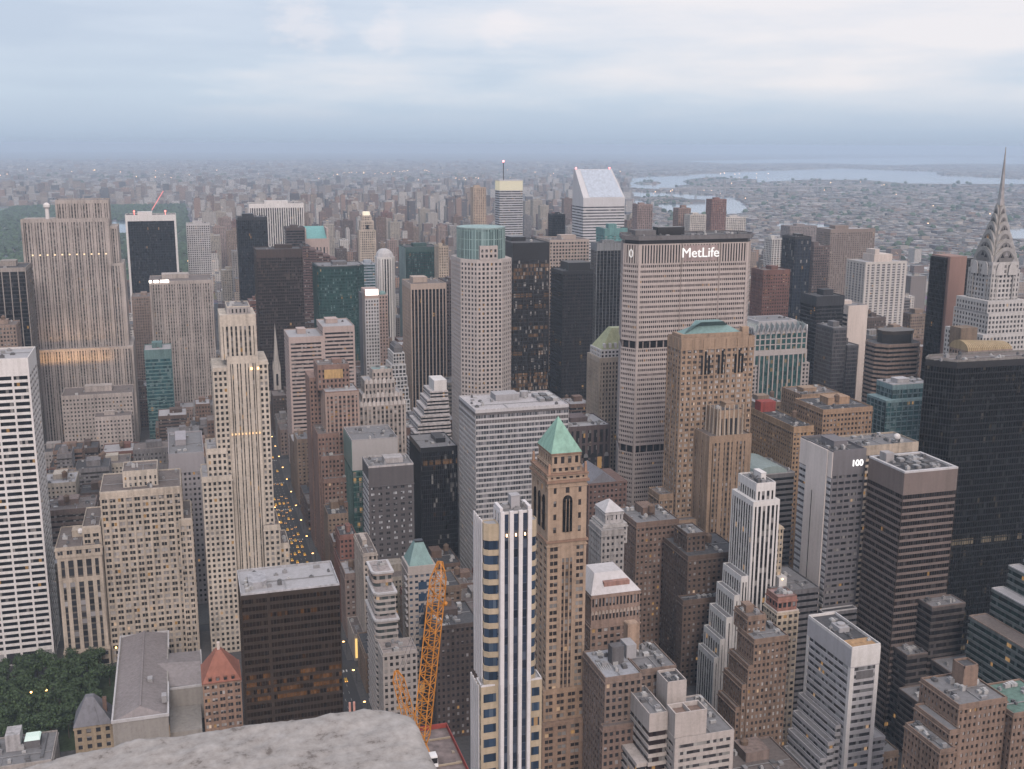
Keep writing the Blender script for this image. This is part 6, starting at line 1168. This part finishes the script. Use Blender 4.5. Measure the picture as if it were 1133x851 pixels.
def flat(name, polys, z, mat):
    b = MB()
    for p in polys:
        a = sum(p[i - 1][0] * p[i][1] - p[i][0] * p[i - 1][1] for i in range(len(p))); p = p if a > 0 else p[::-1]
        q = []
        for i in range(len(p)):   # soften the shore with extra bends
            (xa, ya), (xb, yb) = p[i], p[(i + 1) % len(p)]; l = math.hypot(xb - xa, yb - ya)
            for k in range(5):
                f = k / 5; j = rng.uniform(-.035, .035) * l if k else 0; q.append((xa + (xb - xa) * f - (yb - ya) / l * j, ya + (yb - ya) * f + (xb - xa) / l * j))
        b.add([(x, y, z) for x, y in q], [tuple(range(len(q)))])
    o = link(name, b.mesh(name, mat)); o['kind'] = 'structure'; return o
mw, tw, bw_ = new_mat('river_water'); bw_.inputs['Base Color'].default_value = (.20, .25, .30, 1); bw_.inputs['Roughness'].default_value = .10; bw_.inputs['Specular IOR Level'].default_value = 1
nw = N(tw, 'ShaderNodeTexNoise'); ggw = N(tw, 'ShaderNodeNewGeometry'); L(tw, ggw.outputs['Position'], nw.inputs['Vector']); nw.inputs['Scale'].default_value = .02; bpn = N(tw, 'ShaderNodeBump'); bpn.inputs['Strength'].default_value = .15; L(tw, nw.outputs['Fac'], bpn.inputs['Height']); L(tw, bpn.outputs[0], bw_.inputs['Normal'])
flat('river_water', WATERS, .5, mw)
flat('river_island', ISLES, 1.2, wall((.06, .085, .05), .9, .4, name='island_green'))
PARKW = [(-330, 4180), (-60, 4150), (-20, 4560), (-60, 4900), (-330, 4880)]
flat('reservoir', [PARKW], .5, mw)

# ------------------------------------------------------------------ far city
FAR_PAL = [(.21, .145, .12), (.3, .235, .19), (.38, .32, .27), (.42, .39, .36), (.5, .48, .46), (.17, .12, .105), (.25, .22, .21), (.33, .22, .17), (.1, .09, .095), (.56, .53, .5)]
def far_mat(name, isl):
    m, t, b = new_mat(name); g = N(t, 'ShaderNodeNewGeometry'); oi = N(t, 'ShaderNodeObjectInfo')
    r = g.outputs['Random Per Island'] if isl else oi.outputs['Random']
    n = len(FAR_PAL); base = ramp(t, r, [(i / n, c) for i, c in enumerate(FAR_PAL)], 'CONSTANT')
    s = N(t, 'ShaderNodeSeparateXYZ'); L(t, g.outputs['Position'], s.inputs[0]); nn = N(t, 'ShaderNodeSeparateXYZ'); L(t, g.outputs['Normal'], nn.inputs[0])
    fz = math_node(t, 'LESS_THAN', math_node(t, 'FRACT', math_node(t, 'DIVIDE', s.outputs[2], 3.4)), .5)
    fx = math_node(t, 'LESS_THAN', math_node(t, 'FRACT', math_node(t, 'DIVIDE', math_node(t, 'ADD', s.outputs[0], s.outputs[1]), 4.2)), .5)
    wall_ = math_node(t, 'LESS_THAN', nn.outputs[2], .5); f = math_node(t, 'MULTIPLY', math_node(t, 'MULTIPLY', fz, fx), wall_)
    v = N(t, 'ShaderNodeVectorMath', operation='DIVIDE'); L(t, g.outputs['Position'], v.inputs[0]); v.inputs[1].default_value = (4.2, 4.2, 3.4); fl = N(t, 'ShaderNodeVectorMath', operation='FLOOR'); L(t, v.outputs[0], fl.inputs[0])
    wn = N(t, 'ShaderNodeTexWhiteNoise', noise_dimensions='3D'); L(t, fl.outputs[0], wn.inputs['Vector'])
    gl_ = mixc(t, wn.outputs['Value'], (.03, .03, .035), (.16, .15, .15)); col = mixc(t, f, base, gl_)
    up = math_node(t, 'GREATER_THAN', nn.outputs[2], .5); rw = N(t, 'ShaderNodeTexWhiteNoise', noise_dimensions='1D'); L(t, math_node(t, 'ADD', r, .37), rw.inputs['W'])
    roof_ = ramp(t, rw.outputs['Value'], [(0, (.07, .07, .07)), (.35, (.14, .14, .145)), (.62, (.24, .205, .19)), (.78, (.27, .265, .265)), (.92, (.5, .49, .49))], 'CONSTANT')
    L(t, mixc(t, up, col, roof_), b.inputs['Base Color']); b.inputs['Roughness'].default_value = .8
    il = math_node(t, 'MULTIPLY', f, math_node(t, 'GREATER_THAN', wn.outputs['Value'], .985)); b.inputs['Emission Color'].default_value = (1, .6, .28, 1); L(t, math_node(t, 'MULTIPLY', il, .8), b.inputs['Emission Strength'])
    return m
FARM = far_mat('far_masonry', True); FARO = far_mat('far_tower_masonry', False)
def veils_water(x, y, h):
    t = 317 / (317 - h); return on_water((x * t, y * t)) or on_water((x * (1 + t) / 2, y * (1 + t) / 2))
def in_view(p, z, m=30):
    q = px(p[0], p[1], z); return q and -m < q[0] < 1133 + m and -50 < q[1] < 880
def skip_far(x, y):
    if on_water((x, y)): return True
    if -760 < x < 62 and 2050 < y < 6150: return True
    return False
hero_boxes = []
for h in HEROES:
    for pl in h['polys']:
        hero_boxes.append((min(p[0] for p in pl) - 3, max(p[0] for p in pl) + 3, min(p[1] for p in pl) - 3, max(p[1] for p in pl) + 3))
def hits(x0, x1, y0, y1, boxes): return any(x0 < b[1] and x1 > b[0] and y0 < b[3] and y1 > b[2] for b in boxes)
def cap_height(x0, x1, y0, h, slack=0):
    """lower a filler block until it leaves the towers standing behind it as open as they are"""
    a = px(x0, y0, h); c = px(x1, y0, h)
    if not a or not c: return 0
    lim = 0
    for H in HEROES:
        if H['y0'] > y0 and H['x0'] < max(a[0], c[0]) and H['x1'] > min(a[0], c[0]): lim = max(lim, H['vb'])
    while h > 6:
        q = min(px(x0, y0, h)[1], px(x1, y0, h)[1])
        if q >= lim - slack: return h
        h -= 3
    return 0
def hidden(x0, x1, y0, h):
    a = px(x0, y0, h); c = px(x1, y0, h); l, r_ = min(a[0], c[0]) - 10, max(a[0], c[0]) + 10; tp = min(a[1], c[1])
    return any(H['y0'] < y0 and H['x0'] < l and H['x1'] > r_ and H['top'] < tp - 6 and H['vb'] > 0 for H in HEROES)

FILL = []
class Lot: pass
rf = random.Random(5)
for (a, ha), (c, hc) in zip(AVE[:-1], AVE[1:]):
    for n in STN:
        for row in (0, 1):
            ya, yb = sty(n) + 9.5, sty(n + 1) - 9.5; ym = (ya + yb) / 2; r0, r1 = (ya, ym - .5) if row == 0 else (ym + .5, yb); x = a + ha
            while x < c - hc - 10:
                w_ = rf.uniform(15, 36); x1 = min(x + w_, c - hc)
                if c - hc - x1 < 10: x1 = c - hc
                x0 = x; x = x1 + .4
                d0, d1 = r0, r1
                if x1 - x0 < 9: continue
                yc = (d0 + d1) / 2
                if a < 78 < c + 200 and x1 > 60 and x0 < 97: continue
                tall = rf.random(); h = rf.uniform(22, 60) if tall < .72 else rf.uniform(55, 105)
                if x0 > 640: h = rf.uniform(18, 60) if tall < .68 else rf.uniform(55, 125)
                if d0 < 500: h *= .8
                if x0 < 62 and d0 > 650 and d0 < 1100: h = rf.uniform(25, 62)
                if -60 < x0 < 62 and d0 < 660: continue      # the park and its library
                if x0 < -40 and d0 < 660: continue
                if hits(x0, x1, d0, d1, hero_boxes): continue
                if not (in_view((x0, d0), h) or in_view((x1, d0), h)): continue
                h = cap_height(x0, x1, d0, h, 4)
                if h < 9 or hidden(x0, x1, d0, h): continue
                q = px((x0 + x1) / 2, d0, h)
                if q[1] > 862: continue
                FILL.append((x0, x1, d0, d1, h, math.hypot(yc, (x0 + x1) / 2)))
FILL += [(92.6, 106, 676, 699, 44, 690), (92.6, 109, 701, 727, 60, 718), (92.6, 104, 731, 752, 46, 745), (92.6, 107, 756, 780, 58, 772), (92.6, 104, 962, 990, 60, 980), (92.6, 110, 1000, 1030, 48, 1018)]
FILL.sort(key=lambda f: f[5]); print('FILL', len(FILL))
# Upper East Side and beyond, nearest as separate towers
FARB = []
for y in range(2080, 4600, 42):
    x = 66 + rf.uniform(0, 20) if y < 6150 else -900
    while x < 1230:
        w_ = rf.uniform(16, 34); d_ = rf.uniform(16, 30); tt = rf.random(); h = rf.uniform(14, 34) if tt < .5 else (rf.uniform(40, 80) if tt < .8 else rf.uniform(80, 135))
        if x > 820 and tt > .6: h *= 1.1
        x1 = x + w_
        if not hits(x, x1, y, y + d_, hero_boxes) and in_view((x, y), h) and not on_water((x, y)):
            q = cap_height(x, x1, y, h, 0)
            if q > 9 and not hidden(x, x1, y, q): FARB.append((x, x1, y, y + d_, q))
        x = x1 + rf.uniform(1, 16)
FARB.sort(key=lambda f: -(f[4] * (f[1] - f[0])) / (f[2] ** 2))
print('FARB', len(FARB))
FPAL = [((.175, .118, .092), 'brown'), ((.24, .178, .135), 'tan'), ((.11, .08, .067), 'dark brown'), ((.30, .28, .27), 'grey'), ((.36, .325, .28), 'cream'), ((.19, .095, .075), 'red brick'), ((.17, .163, .168), 'dark grey'), ((.28, .215, .19), 'pinkish')]
LABELS = {}
def spot(q, far):
    best = None
    for H in HEROES:
        if not H['ref']: continue
        cx_ = (H['x0'] + H['x1']) / 2; vb = min(H['vb'], 851); dx = 0 if H['x0'] <= q[0] <= H['x1'] else min(abs(q[0] - H['x0']), abs(q[0] - H['x1'])); dy = 0 if H['top'] <= q[1] <= vb else min(abs(q[1] - H['top']), abs(q[1] - vb))
        d = math.hypot(dx, dy) + (5 if dx == 0 and dy == 0 else 0)
        if cx_ < -20 or cx_ > 1150: continue
        if best is None or d < best[0]: best = (d, H, dx)
    H = best[1]
    if best[2] == 0: rel = ('above' if q[1] < H['top'] else 'behind') if far > H['y0'] and q[1] < min(H['vb'], 851) - 10 else 'below'
    else: rel = 'left of' if q[0] < H['x0'] else 'right of'
    return rel, H['ref']
def want_label(o, words, q, dist):
    rel, ref = spot(q, dist); LABELS.setdefault((words, rel, ref), []).append((q, o))
fillcat = 'building'
for i, (x0, x1, y0, y1, h, dist) in enumerate(FILL[:200]):
    c, cn = FPAL[rf.choices(range(8), (5, 4, 3, 2.2, 1.8, 1.6, 1.6, 1.6))[0]]; k = rf.choice((.85, 1, 1.15)); wm = wall(tuple(round(v * k, 3) for v in c))
    t = Tower('city_block_building', None, fillcat, (x0 + x1) / 2, y0); near = dist < 760
    st = S(rf.choice(['grid', 'grid', 'grid', 'ribbon'] if not near else ['grid']), wm, rf.choice([GC, GCB]), fh=rf.uniform(3.4, 3.9), sp=rf.uniform(.42, .55), bw=rf.uniform(2.5, 3.6), pf=rf.uniform(.42, .55), top=rf.uniform(1.5, 4))
    if near: st.update(glass=rf.choice([GDL, GD, GW]), near=True, k='punch')
    poly = rect(x0, x1, y0, y1); step = rf.random() < .45 and h > 30; rm = rf.choice([GREYROOF, DARKROOF, BROWNROOF, PALEROOF]); tk = rf.random() < .4
    if step:
        z1 = h * rf.uniform(.68, .85); t.tier(poly, 0, z1, st); q = rect(x0 + rf.uniform(1, 4), x1 - rf.uniform(1, 4), y0 + rf.uniform(2, 5), y1 - 1); t.tier(q, z1 - .2, h, st); t.roof(q, h, rm, .9, wm, 2, True, tk, i); t.roof(poly, z1, rm, .8, wm, 0, False)
    else: t.tier(poly, 0, h, st); t.roof(poly, h, rm, .9, wm, 4, True, tk, i)
    t.finish(); HEROES.pop() if HEROES and HEROES[-1]['ref'] is None else None
    t.root['group'] = 'lower blocks filling the streets'
    want_label(t.root, cn + ' ' + ('setback block' if step else 'block') + (' with water tank' if tk else ' with flat roof'), px((x0 + x1) / 2, y0, h), y0)
# the rest of the near filler, and far towers
class ND: pass
def far_tower(b, x0, x1, y0, y1, h, r_):
    if h > 45 and r_.random() < .5:
        z1 = h * r_.uniform(.6, .85); b.box(x0, x1, y0, y1, 0, z1); a = r_.uniform(1, 4); b.box(x0 + a, x1 - a, y0 + a, y1 - 1, z1 - .5, h)
    else: b.box(x0, x1, y0, y1, 0, h)
    b.box(x0 + (x1 - x0) * .3, x0 + (x1 - x0) * .65, y0 + 5, y0 + 11, h - .2, h + 4)
    if r_.random() < .3 and h > 20: b.cyl(x0 + (x1 - x0) * .8, y0 + 6, h, h + 6, 2, 8)
for i, (x0, x1, y0, y1, h) in enumerate(FARB[:130]):
    c, cn = FPAL[rf.choices(range(8), (5, 4, 2, 3, 3, 2, 1.5, 3))[0]]; wm = wall(c); t = Tower('apartment_building', None, 'building', (x0 + x1) / 2, y0)
    st = S('grid', wm, GCB, fh=3.3, sp=.5, bw=4, pf=.48, top=2); poly = rect(x0, x1, y0, y1); tall = h > 60; t.tier(poly, 0, h, st); t.roof(poly, h, rf.choice([GREYROOF, BROWNROOF, PALEROOF]), .8, wm, 0, True, False, i)
    t.finish(); HEROES.pop(); t.root['group'] = 'apartment buildings uptown'
    want_label(t.root, cn + (' distant tall apartment tower' if tall else ' distant apartment block'), px((x0 + x1) / 2, y0, h), y0)
ORD = ['first', 'second', 'third', 'fourth', 'fifth', 'sixth', 'seventh', 'eighth', 'ninth', 'tenth', 'eleventh', 'twelfth', 'thirteenth', 'fourteenth', 'fifteenth', 'sixteenth']
def fit16(a, b):
    a = a.replace(' with flat roof', '') if len((a + ' ' + b).split()) > 16 else a
    return a + ' ' + b
for (words, rel, ref), its in LABELS.items():
    its.sort(key=lambda e: e[0][0])
    for j, (q, o) in enumerate(its): o['label'] = fit16(words, f'{rel} {ref}' if len(its) == 1 else f'{rel} {ref}, {ORD[min(j, 15)]} from left')
b = MB()
for f in FILL[200:]: far_tower(b, *f[:5], rf)
for f in FARB[130:]: far_tower(b, *f, rf)
x_ = 0
rg = random.Random(8)
for k in range(95000):
    d_ = 2600 + (rg.random() ** 1.35) * 19000; ang = rg.uniform(-.20, .80); x = d_ * math.sin(ang); y = d_ * math.cos(ang)
    if y < 4600 and x < 1240: continue
    if skip_far(x, y): continue
    if y < 6150 and -900 < x < 70: continue
    east = x > 1300 and y < 4200 + 0 * x or x > y * .42
    tt = rg.random(); s_ = 1 + d_ / 9000
    if east and x > 1700 and d_ < 12000 and rg.random() < .1: continue
    if east: h = rg.uniform(5, 9) if tt < .95 else (rg.uniform(10, 18) if d_ > 3300 else rg.uniform(14, 45))
    elif d_ > 8500: h = rg.uniform(8, 18) if tt < .96 else rg.uniform(18, 50)
    else: h = rg.uniform(12, 24) if tt < .7 else (rg.uniform(24, 55) if tt < .94 else rg.uniform(50, 90))
    w_ = rg.uniform(9, 26) * s_; dd = rg.uniform(9, 26) * s_
    if d_ > 6000 and tt > .985: w_ *= 3; dd *= 2; h = 14
    if veils_water(x, y, h) or not in_view((x, y), h): continue
    b.box(x, x + w_, y, y + dd, 0, h)
tag(link('distant_buildings', b.mesh('distant_buildings', FARM)), 'hazy sprawl of distant low and tall buildings reaching the horizon', 'distant city', kind='stuff')

# trees: the big park, the far shores, the square by the library
def ico(): 
    p = (1 + 5 ** .5) / 2; v = [(-1, p, 0), (1, p, 0), (-1, -p, 0), (1, -p, 0), (0, -1, p), (0, 1, p), (0, -1, -p), (0, 1, -p), (p, 0, -1), (p, 0, 1), (-p, 0, -1), (-p, 0, 1)]
    f = [(0, 11, 5), (0, 5, 1), (0, 1, 7), (0, 7, 10), (0, 10, 11), (1, 5, 9), (5, 11, 4), (11, 10, 2), (10, 7, 6), (7, 1, 8), (3, 9, 4), (3, 4, 2), (3, 2, 6), (3, 6, 8), (3, 8, 9), (4, 9, 5), (2, 4, 11), (6, 2, 10), (8, 6, 7), (9, 8, 1)]
    return [Vector(a).normalized() for a in v], f
IV, IF = ico()
def leaf_mat(name, c):
    m, t, b = new_mat(name); g = N(t, 'ShaderNodeNewGeometry'); r = ramp(t, g.outputs['Random Per Island'], [(0, tuple(v * .55 for v in c)), (.5, c), (1, tuple(v * 1.6 for v in c))]); L(t, r, b.inputs['Base Color']); b.inputs['Roughness'].default_value = .75; return m
LEAF = leaf_mat('leaf_green', (.045, .076, .03)); LEAFP = leaf_mat('park_green', (.04, .072, .032))
def blob(b, x, y, z, r, r_):
    b.add([(x + v.x * r * r_.uniform(.7, 1.25), y + v.y * r * r_.uniform(.7, 1.25), z + v.z * r * r_.uniform(.6, 1.1)) for v in IV], IF)
b = MB(); rt = random.Random(3)
for k in range(9000):
    y = 2080 + rt.random() ** .8 * 4000; x = rt.uniform(-560 if y < 3800 else -760, 58)
    if inside((x, y), PARKW) or not in_view((x, y), 12): continue
    r = rt.uniform(5, 9); blob(b, x, y, r * .9, r, rt)
tag(link('park_woods', b.mesh('park_woods', LEAFP)), 'dense green treetops of the big park behind the black slab', 'trees', kind='stuff')
b = MB()
for k in range(2000):
    d_ = 3300 + rt.random() ** 1.5 * 9000; ang = rt.uniform(-.18, .8); x = d_ * math.sin(ang); y = d_ * math.cos(ang)
    if on_water((x, y)) or (x < 1240 and y < 6200): continue
    r = rt.uniform(5, 10) * (1 + d_ / 9000); blob(b, x, y, r * .7, r, rt)
for pl in ISLES:
    xs = [p[0] for p in pl]; ys = [p[1] for p in pl]
    for k in range(110):
        x, y = rt.uniform(min(xs), max(xs)), rt.uniform(min(ys), max(ys))
        if inside((x, y), pl): r = rt.uniform(6, 10); blob(b, x, y, r * .6, r, rt)
tag(link('distant_trees', b.mesh('distant_trees', LEAFP)), 'scattered dark green tree clumps across the far shore', 'trees', kind='stuff')
def crown_mesh(seed):
    r_ = random.Random(seed); b = MB(); lobes = [(Vector((r_.uniform(-3.4, 3.4), r_.uniform(-3.4, 3.4), r_.uniform(8.5, 14))), r_.uniform(1.8, 3.2)) for _ in range(9)]
    for c, rr in lobes:
        for k in range(85):
            d = Vector((r_.gauss(0, 1), r_.gauss(0, 1), r_.gauss(0, 1))).normalized() * rr * r_.uniform(.55, 1.08); p = c + d; u = Vector((r_.gauss(0, 1), r_.gauss(0, 1), r_.gauss(0, .6))).normalized(); v = u.cross(d).normalized(); s_ = r_.uniform(.35, .75)
            b.add([tuple(p + u * s_), tuple(p + v * s_ * .8), tuple(p - u * s_), tuple(p - v * s_ * .8)], [(0, 1, 2, 3)])
    return b.mesh('crown', LEAF)
BARK = plain((.1, .075, .055), .9, name='bark')
crowns = [crown_mesh(s_) for s_ in range(4)]; tb_ = MB(); tb_.cyl(0, 0, 0, 8.5, .38, 7, .24)
for a in range(5): tb_.bar((0, 0, 7 + a * .4), (2.6 * math.cos(a * 1.26), 2.6 * math.sin(a * 1.26), 11.5), .14)
trunk = tb_.mesh('trunk', BARK); nt_ = 0
for gy in range(585, 684, 9):
    for gx in range(-132, -46, 9):
        x, y = gx + rt.uniform(-2.5, 2.5), gy + rt.uniform(-2.5, 2.5); q = px(x, y, 10)
        if not (-25 < q[0] < 122) or q[1] > 850 or (x > -70 and y < 602): continue
        r_ = bpy.data.objects.new('plane_tree', None); COL.objects.link(r_); r_.location = (x, y, 0); s_ = rt.uniform(.85, 1.2); r_.scale = (s_, s_, s_ * rt.uniform(.9, 1.1)); r_.rotation_euler = (0, 0, rt.uniform(0, 6.28))
        tag(r_, 'leafy dark green tree in the dense canopy of the small park', 'tree', 'trees of the small park beside the library'); link('trunk', trunk, r_); link('crown', crowns[nt_ % 4], r_); nt_ += 1
lw = MB(); lw.box(-135, -46, 580, 668, .004, .3); lo = link('lawn', lw.mesh('lawn', wall((.05, .075, .035), .9, .4, name='grass'))); lo['kind'] = 'structure'
for i, (x, y) in enumerate(((-92, 622), (-84, 622), (-49, 668))):
    r_ = bpy.data.objects.new('park_lamp', None); COL.objects.link(r_); r_.location = (x, y, 0); tag(r_, ['glowing lamp among the park trees, the left one', 'glowing lamp among the park trees, the middle one', 'bright amber lamp at the corner of the library'][i], 'street lamp'); p_ = MB(); p_.cyl(0, 0, 0, 16, .1, 6); link('post', p_.mesh('post', BLACKM), r_); p_ = MB(); p_.ball(0, 0, 16.2, .55, 8, 5); link('lamp_globe', p_.mesh('lamp_globe', glow_mat((1, .55, .15), 7)), r_)

# ------------------------------------------------------------------ avenue traffic and lamps
def car_meshes(taxi):
    b = MB(); b.prism([(-.9, 0), (.9, 0), (.9, 4.6), (-.9, 4.6)], .3, .85); b.prism([(-.82, 1.2), (.82, 1.2), (.82, 3.9), (-.82, 3.9)], .85, 1.45, [(-.65, 1.8), (.65, 1.8), (.65, 3.4), (-.65, 3.4)])
    for x in (-.8, .8):
        for y in (.9, 3.7):
            n_ = 8; pr = [(y + .34 * math.cos(i * math.pi / 4), .34 + .34 * math.sin(i * math.pi / 4)) for i in range(n_)]; b.add([(x - .1, p, q) for p, q in pr] + [(x + .1, p, q) for p, q in pr], [tuple(range(n_)), tuple(range(2 * n_ - 1, n_ - 1, -1))] + [(i, (i + 1) % n_, (i + 1) % n_ + n_, i + n_) for i in range(n_)])
    h = MB(); h.ball(0, 0, 0, .24, 6, 4)
    return b.mesh('body', plain((.6, .36, .03) if taxi else (.04, .04, .045), .35, name='taxi_yellow' if taxi else 'car_black')), h.mesh('headlight', glow_mat((1, .47, .13), 2.4))
CM = [car_meshes(True), car_meshes(False)]; TL = MB(); TL.ball(0, 0, 0, .3, 6, 4); TLM = TL.mesh('tail_light', glow_mat((1, .16, .05), 14)); rc_ = random.Random(21)
for lane in range(4):
    y = 560 + rc_.uniform(0, 12)
    while y < 1500:
        gap = rc_.uniform(11, 26) if 790 < y < 980 else rc_.uniform(26, 90)
        k = 0 if rc_.random() < .5 else 1; r_ = bpy.data.objects.new('taxi' if k == 0 else 'car', None); COL.objects.link(r_); r_.location = (78 - 5.6 + lane * 3.6, y, .01)
        tag(r_, 'yellow taxi with headlights on driving down the avenue' if k == 0 else 'dark car with headlights on driving down the avenue', 'taxi' if k == 0 else 'car', 'traffic on the avenue')
        link('body', CM[k][0], r_)
        for sx_ in (-.6, .6): link('headlight', CM[k][1], r_, (sx_, -.05, .68))
        y += gap
sp_ = MB(); sp_.cyl(0, 0, 0, 9, .1, 6); sp_.bar((0, 0, 9), (1.8, 0, 9.3), .07); SPM = sp_.mesh('post', BLACKM); sh_ = MB(); sh_.box(-.6, .6, -.4, .4, -.16, .1); SHM = sh_.mesh('lamp_head', glow_mat((1, .5, .15), 7))
for n in range(39, 52):
    for yy in (sty(n) + 14, sty(n) + 54):
        for sd2 in (-1, 1):
            r_ = bpy.data.objects.new('street_lamp', None); COL.objects.link(r_); r_.location = (78 + sd2 * 11, yy, .14); r_.rotation_euler = (0, 0, 0 if sd2 < 0 else math.pi); tag(r_, 'lit amber street lamp on the pavement of the avenue', 'street lamp', 'street lamps along the avenue'); link('post', SPM, r_); link('lamp_head', SHM, r_, (1.9, 0, 9.2))
# lights far out
b = MB(); ra_ = random.Random(77)
for k in range(120):
    d_ = 2300 + ra_.random() ** 1.2 * 12000; ang = ra_.uniform(-.17, .78); x = d_ * math.sin(ang); y = d_ * math.cos(ang)
    if on_water((x, y)): continue
    b.ball(x, y, ra_.uniform(14, 30), d_ / 2400 * ra_.uniform(.4, 1.0), 6, 4)
for cx_, cy_, n in ((1900, 11300, 14), (2250, 9300, 12), (380, 6200, 5), (-80, 8600, 5), (2700, 12500, 10), (5900, 10900, 9), (3100, 6600, 5)):
    for k in range(n): b.ball(cx_ + ra_.uniform(-260, 260), cy_ + ra_.uniform(-120, 120), ra_.uniform(18, 40), cy_ / 2800 * ra_.uniform(.6, 1.1), 6, 4)
tag(link('distant_lights', b.mesh('distant_lights', glow_mat((1, .62, .33), 5))), 'tiny warm lamps scattered over the distant city', 'lights', kind='stuff')

# bridges over the far river
def bridge(label, A, B, deck, th, tw_, npier):
    r_ = bpy.data.objects.new('bridge', None); COL.objects.link(r_); r_.location = (*A, 0); tag(r_, label, 'bridge'); A = Vector((*A, 0)); B = Vector((*B, 0)); b = MB(); b.bar(A + Vector((0, 0, deck)) - A, B - A + Vector((0, 0, deck)), 5); link('deck', b.mesh('deck', GREYC), r_)
    for i in range(npier): p = (B - A) * ((i + .5) / npier); b = MB(); b.box(p.x - 5, p.x + 5, p.y - 5, p.y + 5, 0, deck - 3); link('pier', b.mesh('pier', GREYC), r_)
    ts = []
    for f in tw_:
        p = (B - A) * f; b = MB(); b.box(p.x - 9, p.x - 3, p.y - 6, p.y + 6, 0, th); b.box(p.x + 3, p.x + 9, p.y - 6, p.y + 6, 0, th); b.box(p.x - 3, p.x + 3, p.y - 5, p.y + 5, th - 10, th - 2); link('bridge_tower', b.mesh('bridge_tower', GREYC), r_); ts.append(p)
    if len(ts) == 2:
        b = MB()
        for k in range(16):
            f0, f1 = k / 16, (k + 1) / 16; h = lambda f: deck + 4 + (th - deck - 4) * (2 * f - 1) ** 2; a, c = ts[0].lerp(ts[1], f0), ts[0].lerp(ts[1], f1); b.bar((a.x, a.y, h(f0)), (c.x, c.y, h(f1)), 1.6)
        link('cable', b.mesh('cable', GREYC), r_)
bridge('suspension bridge over the far river right of the wedge roofed skyscraper', (3050, 6750), (4700, 6900), 42, 96, (.3, .75), 9)
bridge('long low viaduct left of the wedge roofed skyscraper', (1500, 7900), (2950, 7050), 36, 40, (), 16)
# ------------------------------------------------------------------ stone ledge at the camera
pts = [(-.30, .985), (-.19, 1.005), (-.10, 1.03), (.06, 1.018), (.172, 1.005), (.190, .985), (.199, .90), (.203, .70), (-.30, .70)]
b = MB(); nx, ny = 150, 90; x0, x1, y0, y1 = -.32, .205, .68, 1.04; zt = 316.45; idx = {}
from mathutils import noise
def sd_edge(x, y):
    d = 9
    for a, c, l, u, nn, vis in edges(pts[::-1]):
        d = min(d, -(Vector((x, y)) - a).dot(nn))
    return d
far_edge = lambda x: 1.022 - .10 * max(0, -.06 - x) * 2.0 - .02 * max(0, x + .1) * 4 * .25 - (0 if x < .15 else (x - .15) ** 2 * 12)
vs = []; fs = []
for j in range(ny + 1):
    for i in range(nx + 1):
        u, v = i / nx, j / ny; x = -.36 + u * .562; fe = far_edge(x) + .0025 * noise.noise((x * 30, 3, 0)); y = .66 + v * (fe - .66)
        x += (y - 1.0) * -.02; e = min((1 - v) * (fe - .66), (1 - u) * .562); rd = .016; dz = 0 if e > rd else -(rd - math.sqrt(max(0, rd * rd - (rd - e) ** 2))) * 1.2
        n_ = noise.fractal((x * 22, y * 22, .3), .9, 2, 5) * .0022 + noise.noise((x * 90, y * 90, 2)) * .0016 + noise.noise((x * 240, y * 240, 5)) * .0009; vs.append((x, y, zt + dz + n_))
for j in range(ny):
    for i in range(nx): a = j * (nx + 1) + i; fs.append((a, a + 1, a + nx + 2, a + nx + 1))
b.add(vs, fs); k0 = len(b.v)
rim = [j * 0 + ny * (nx + 1) + i for i in range(nx, -1, -1)]; rim = [j * (nx + 1) + nx for j in range(ny + 1)] + rim[1:]
low = []
for r_i in rim: x, y, z = b.v[r_i]; b.v.append((x, y, zt - .5)); low.append(len(b.v) - 1)
for i in range(len(rim) - 1): b.f.append((rim[i], low[i], low[i + 1], rim[i + 1]))
mp_, tp2, bp2 = new_mat('weathered_granite'); gp = N(tp2, 'ShaderNodeNewGeometry'); na = N(tp2, 'ShaderNodeTexNoise'); L(tp2, gp.outputs['Position'], na.inputs['Vector']); na.inputs['Scale'].default_value = 95; na.inputs['Detail'].default_value = 7; na.inputs['Roughness'].default_value = .7
nb_ = N(tp2, 'ShaderNodeTexNoise'); L(tp2, gp.outputs['Position'], nb_.inputs['Vector']); nb_.inputs['Scale'].default_value = 28; nb_.inputs['Detail'].default_value = 3
L(tp2, ramp(tp2, math_node(tp2, 'ADD', math_node(tp2, 'MULTIPLY', na.outputs['Fac'], .65), math_node(tp2, 'MULTIPLY', nb_.outputs['Fac'], .35)), [(.36, (.15, .135, .125)), (.42, (.28, .262, .25)), (.53, (.35, .333, .32)), (.66, (.43, .412, .40))]), bp2.inputs['Base Color']); bp2.inputs['Roughness'].default_value = .9
lo = link('stone_parapet', b.mesh('stone_parapet', mp_)); tag(lo, 'rough weathered grey granite ledge in the near foreground', 'ledge')
for p in lo.data.polygons: p.use_smooth = True
# ------------------------------------------------------------------ the air
hb = MB(); hb.box(-13900, 29900, -380, 41900, -5.5, 333)
mh, th_, bh_ = new_mat('haze_air'); th_.nodes.remove(bh_); pvn = N(th_, 'ShaderNodeVolumePrincipled'); pvn.inputs['Color'].default_value = (.66, .82, 1.0, 1); pvn.inputs['Density'].default_value = 7.5e-5; pvn.inputs['Anisotropy'].default_value = 0
L(th_, pvn.outputs[0], [n for n in th_.nodes if n.type == 'OUTPUT_MATERIAL'][0].inputs['Volume'])
ho = link('haze', hb.mesh('haze', mh)); tag(ho, 'pale blue haze over the whole city', 'haze', kind='stuff')
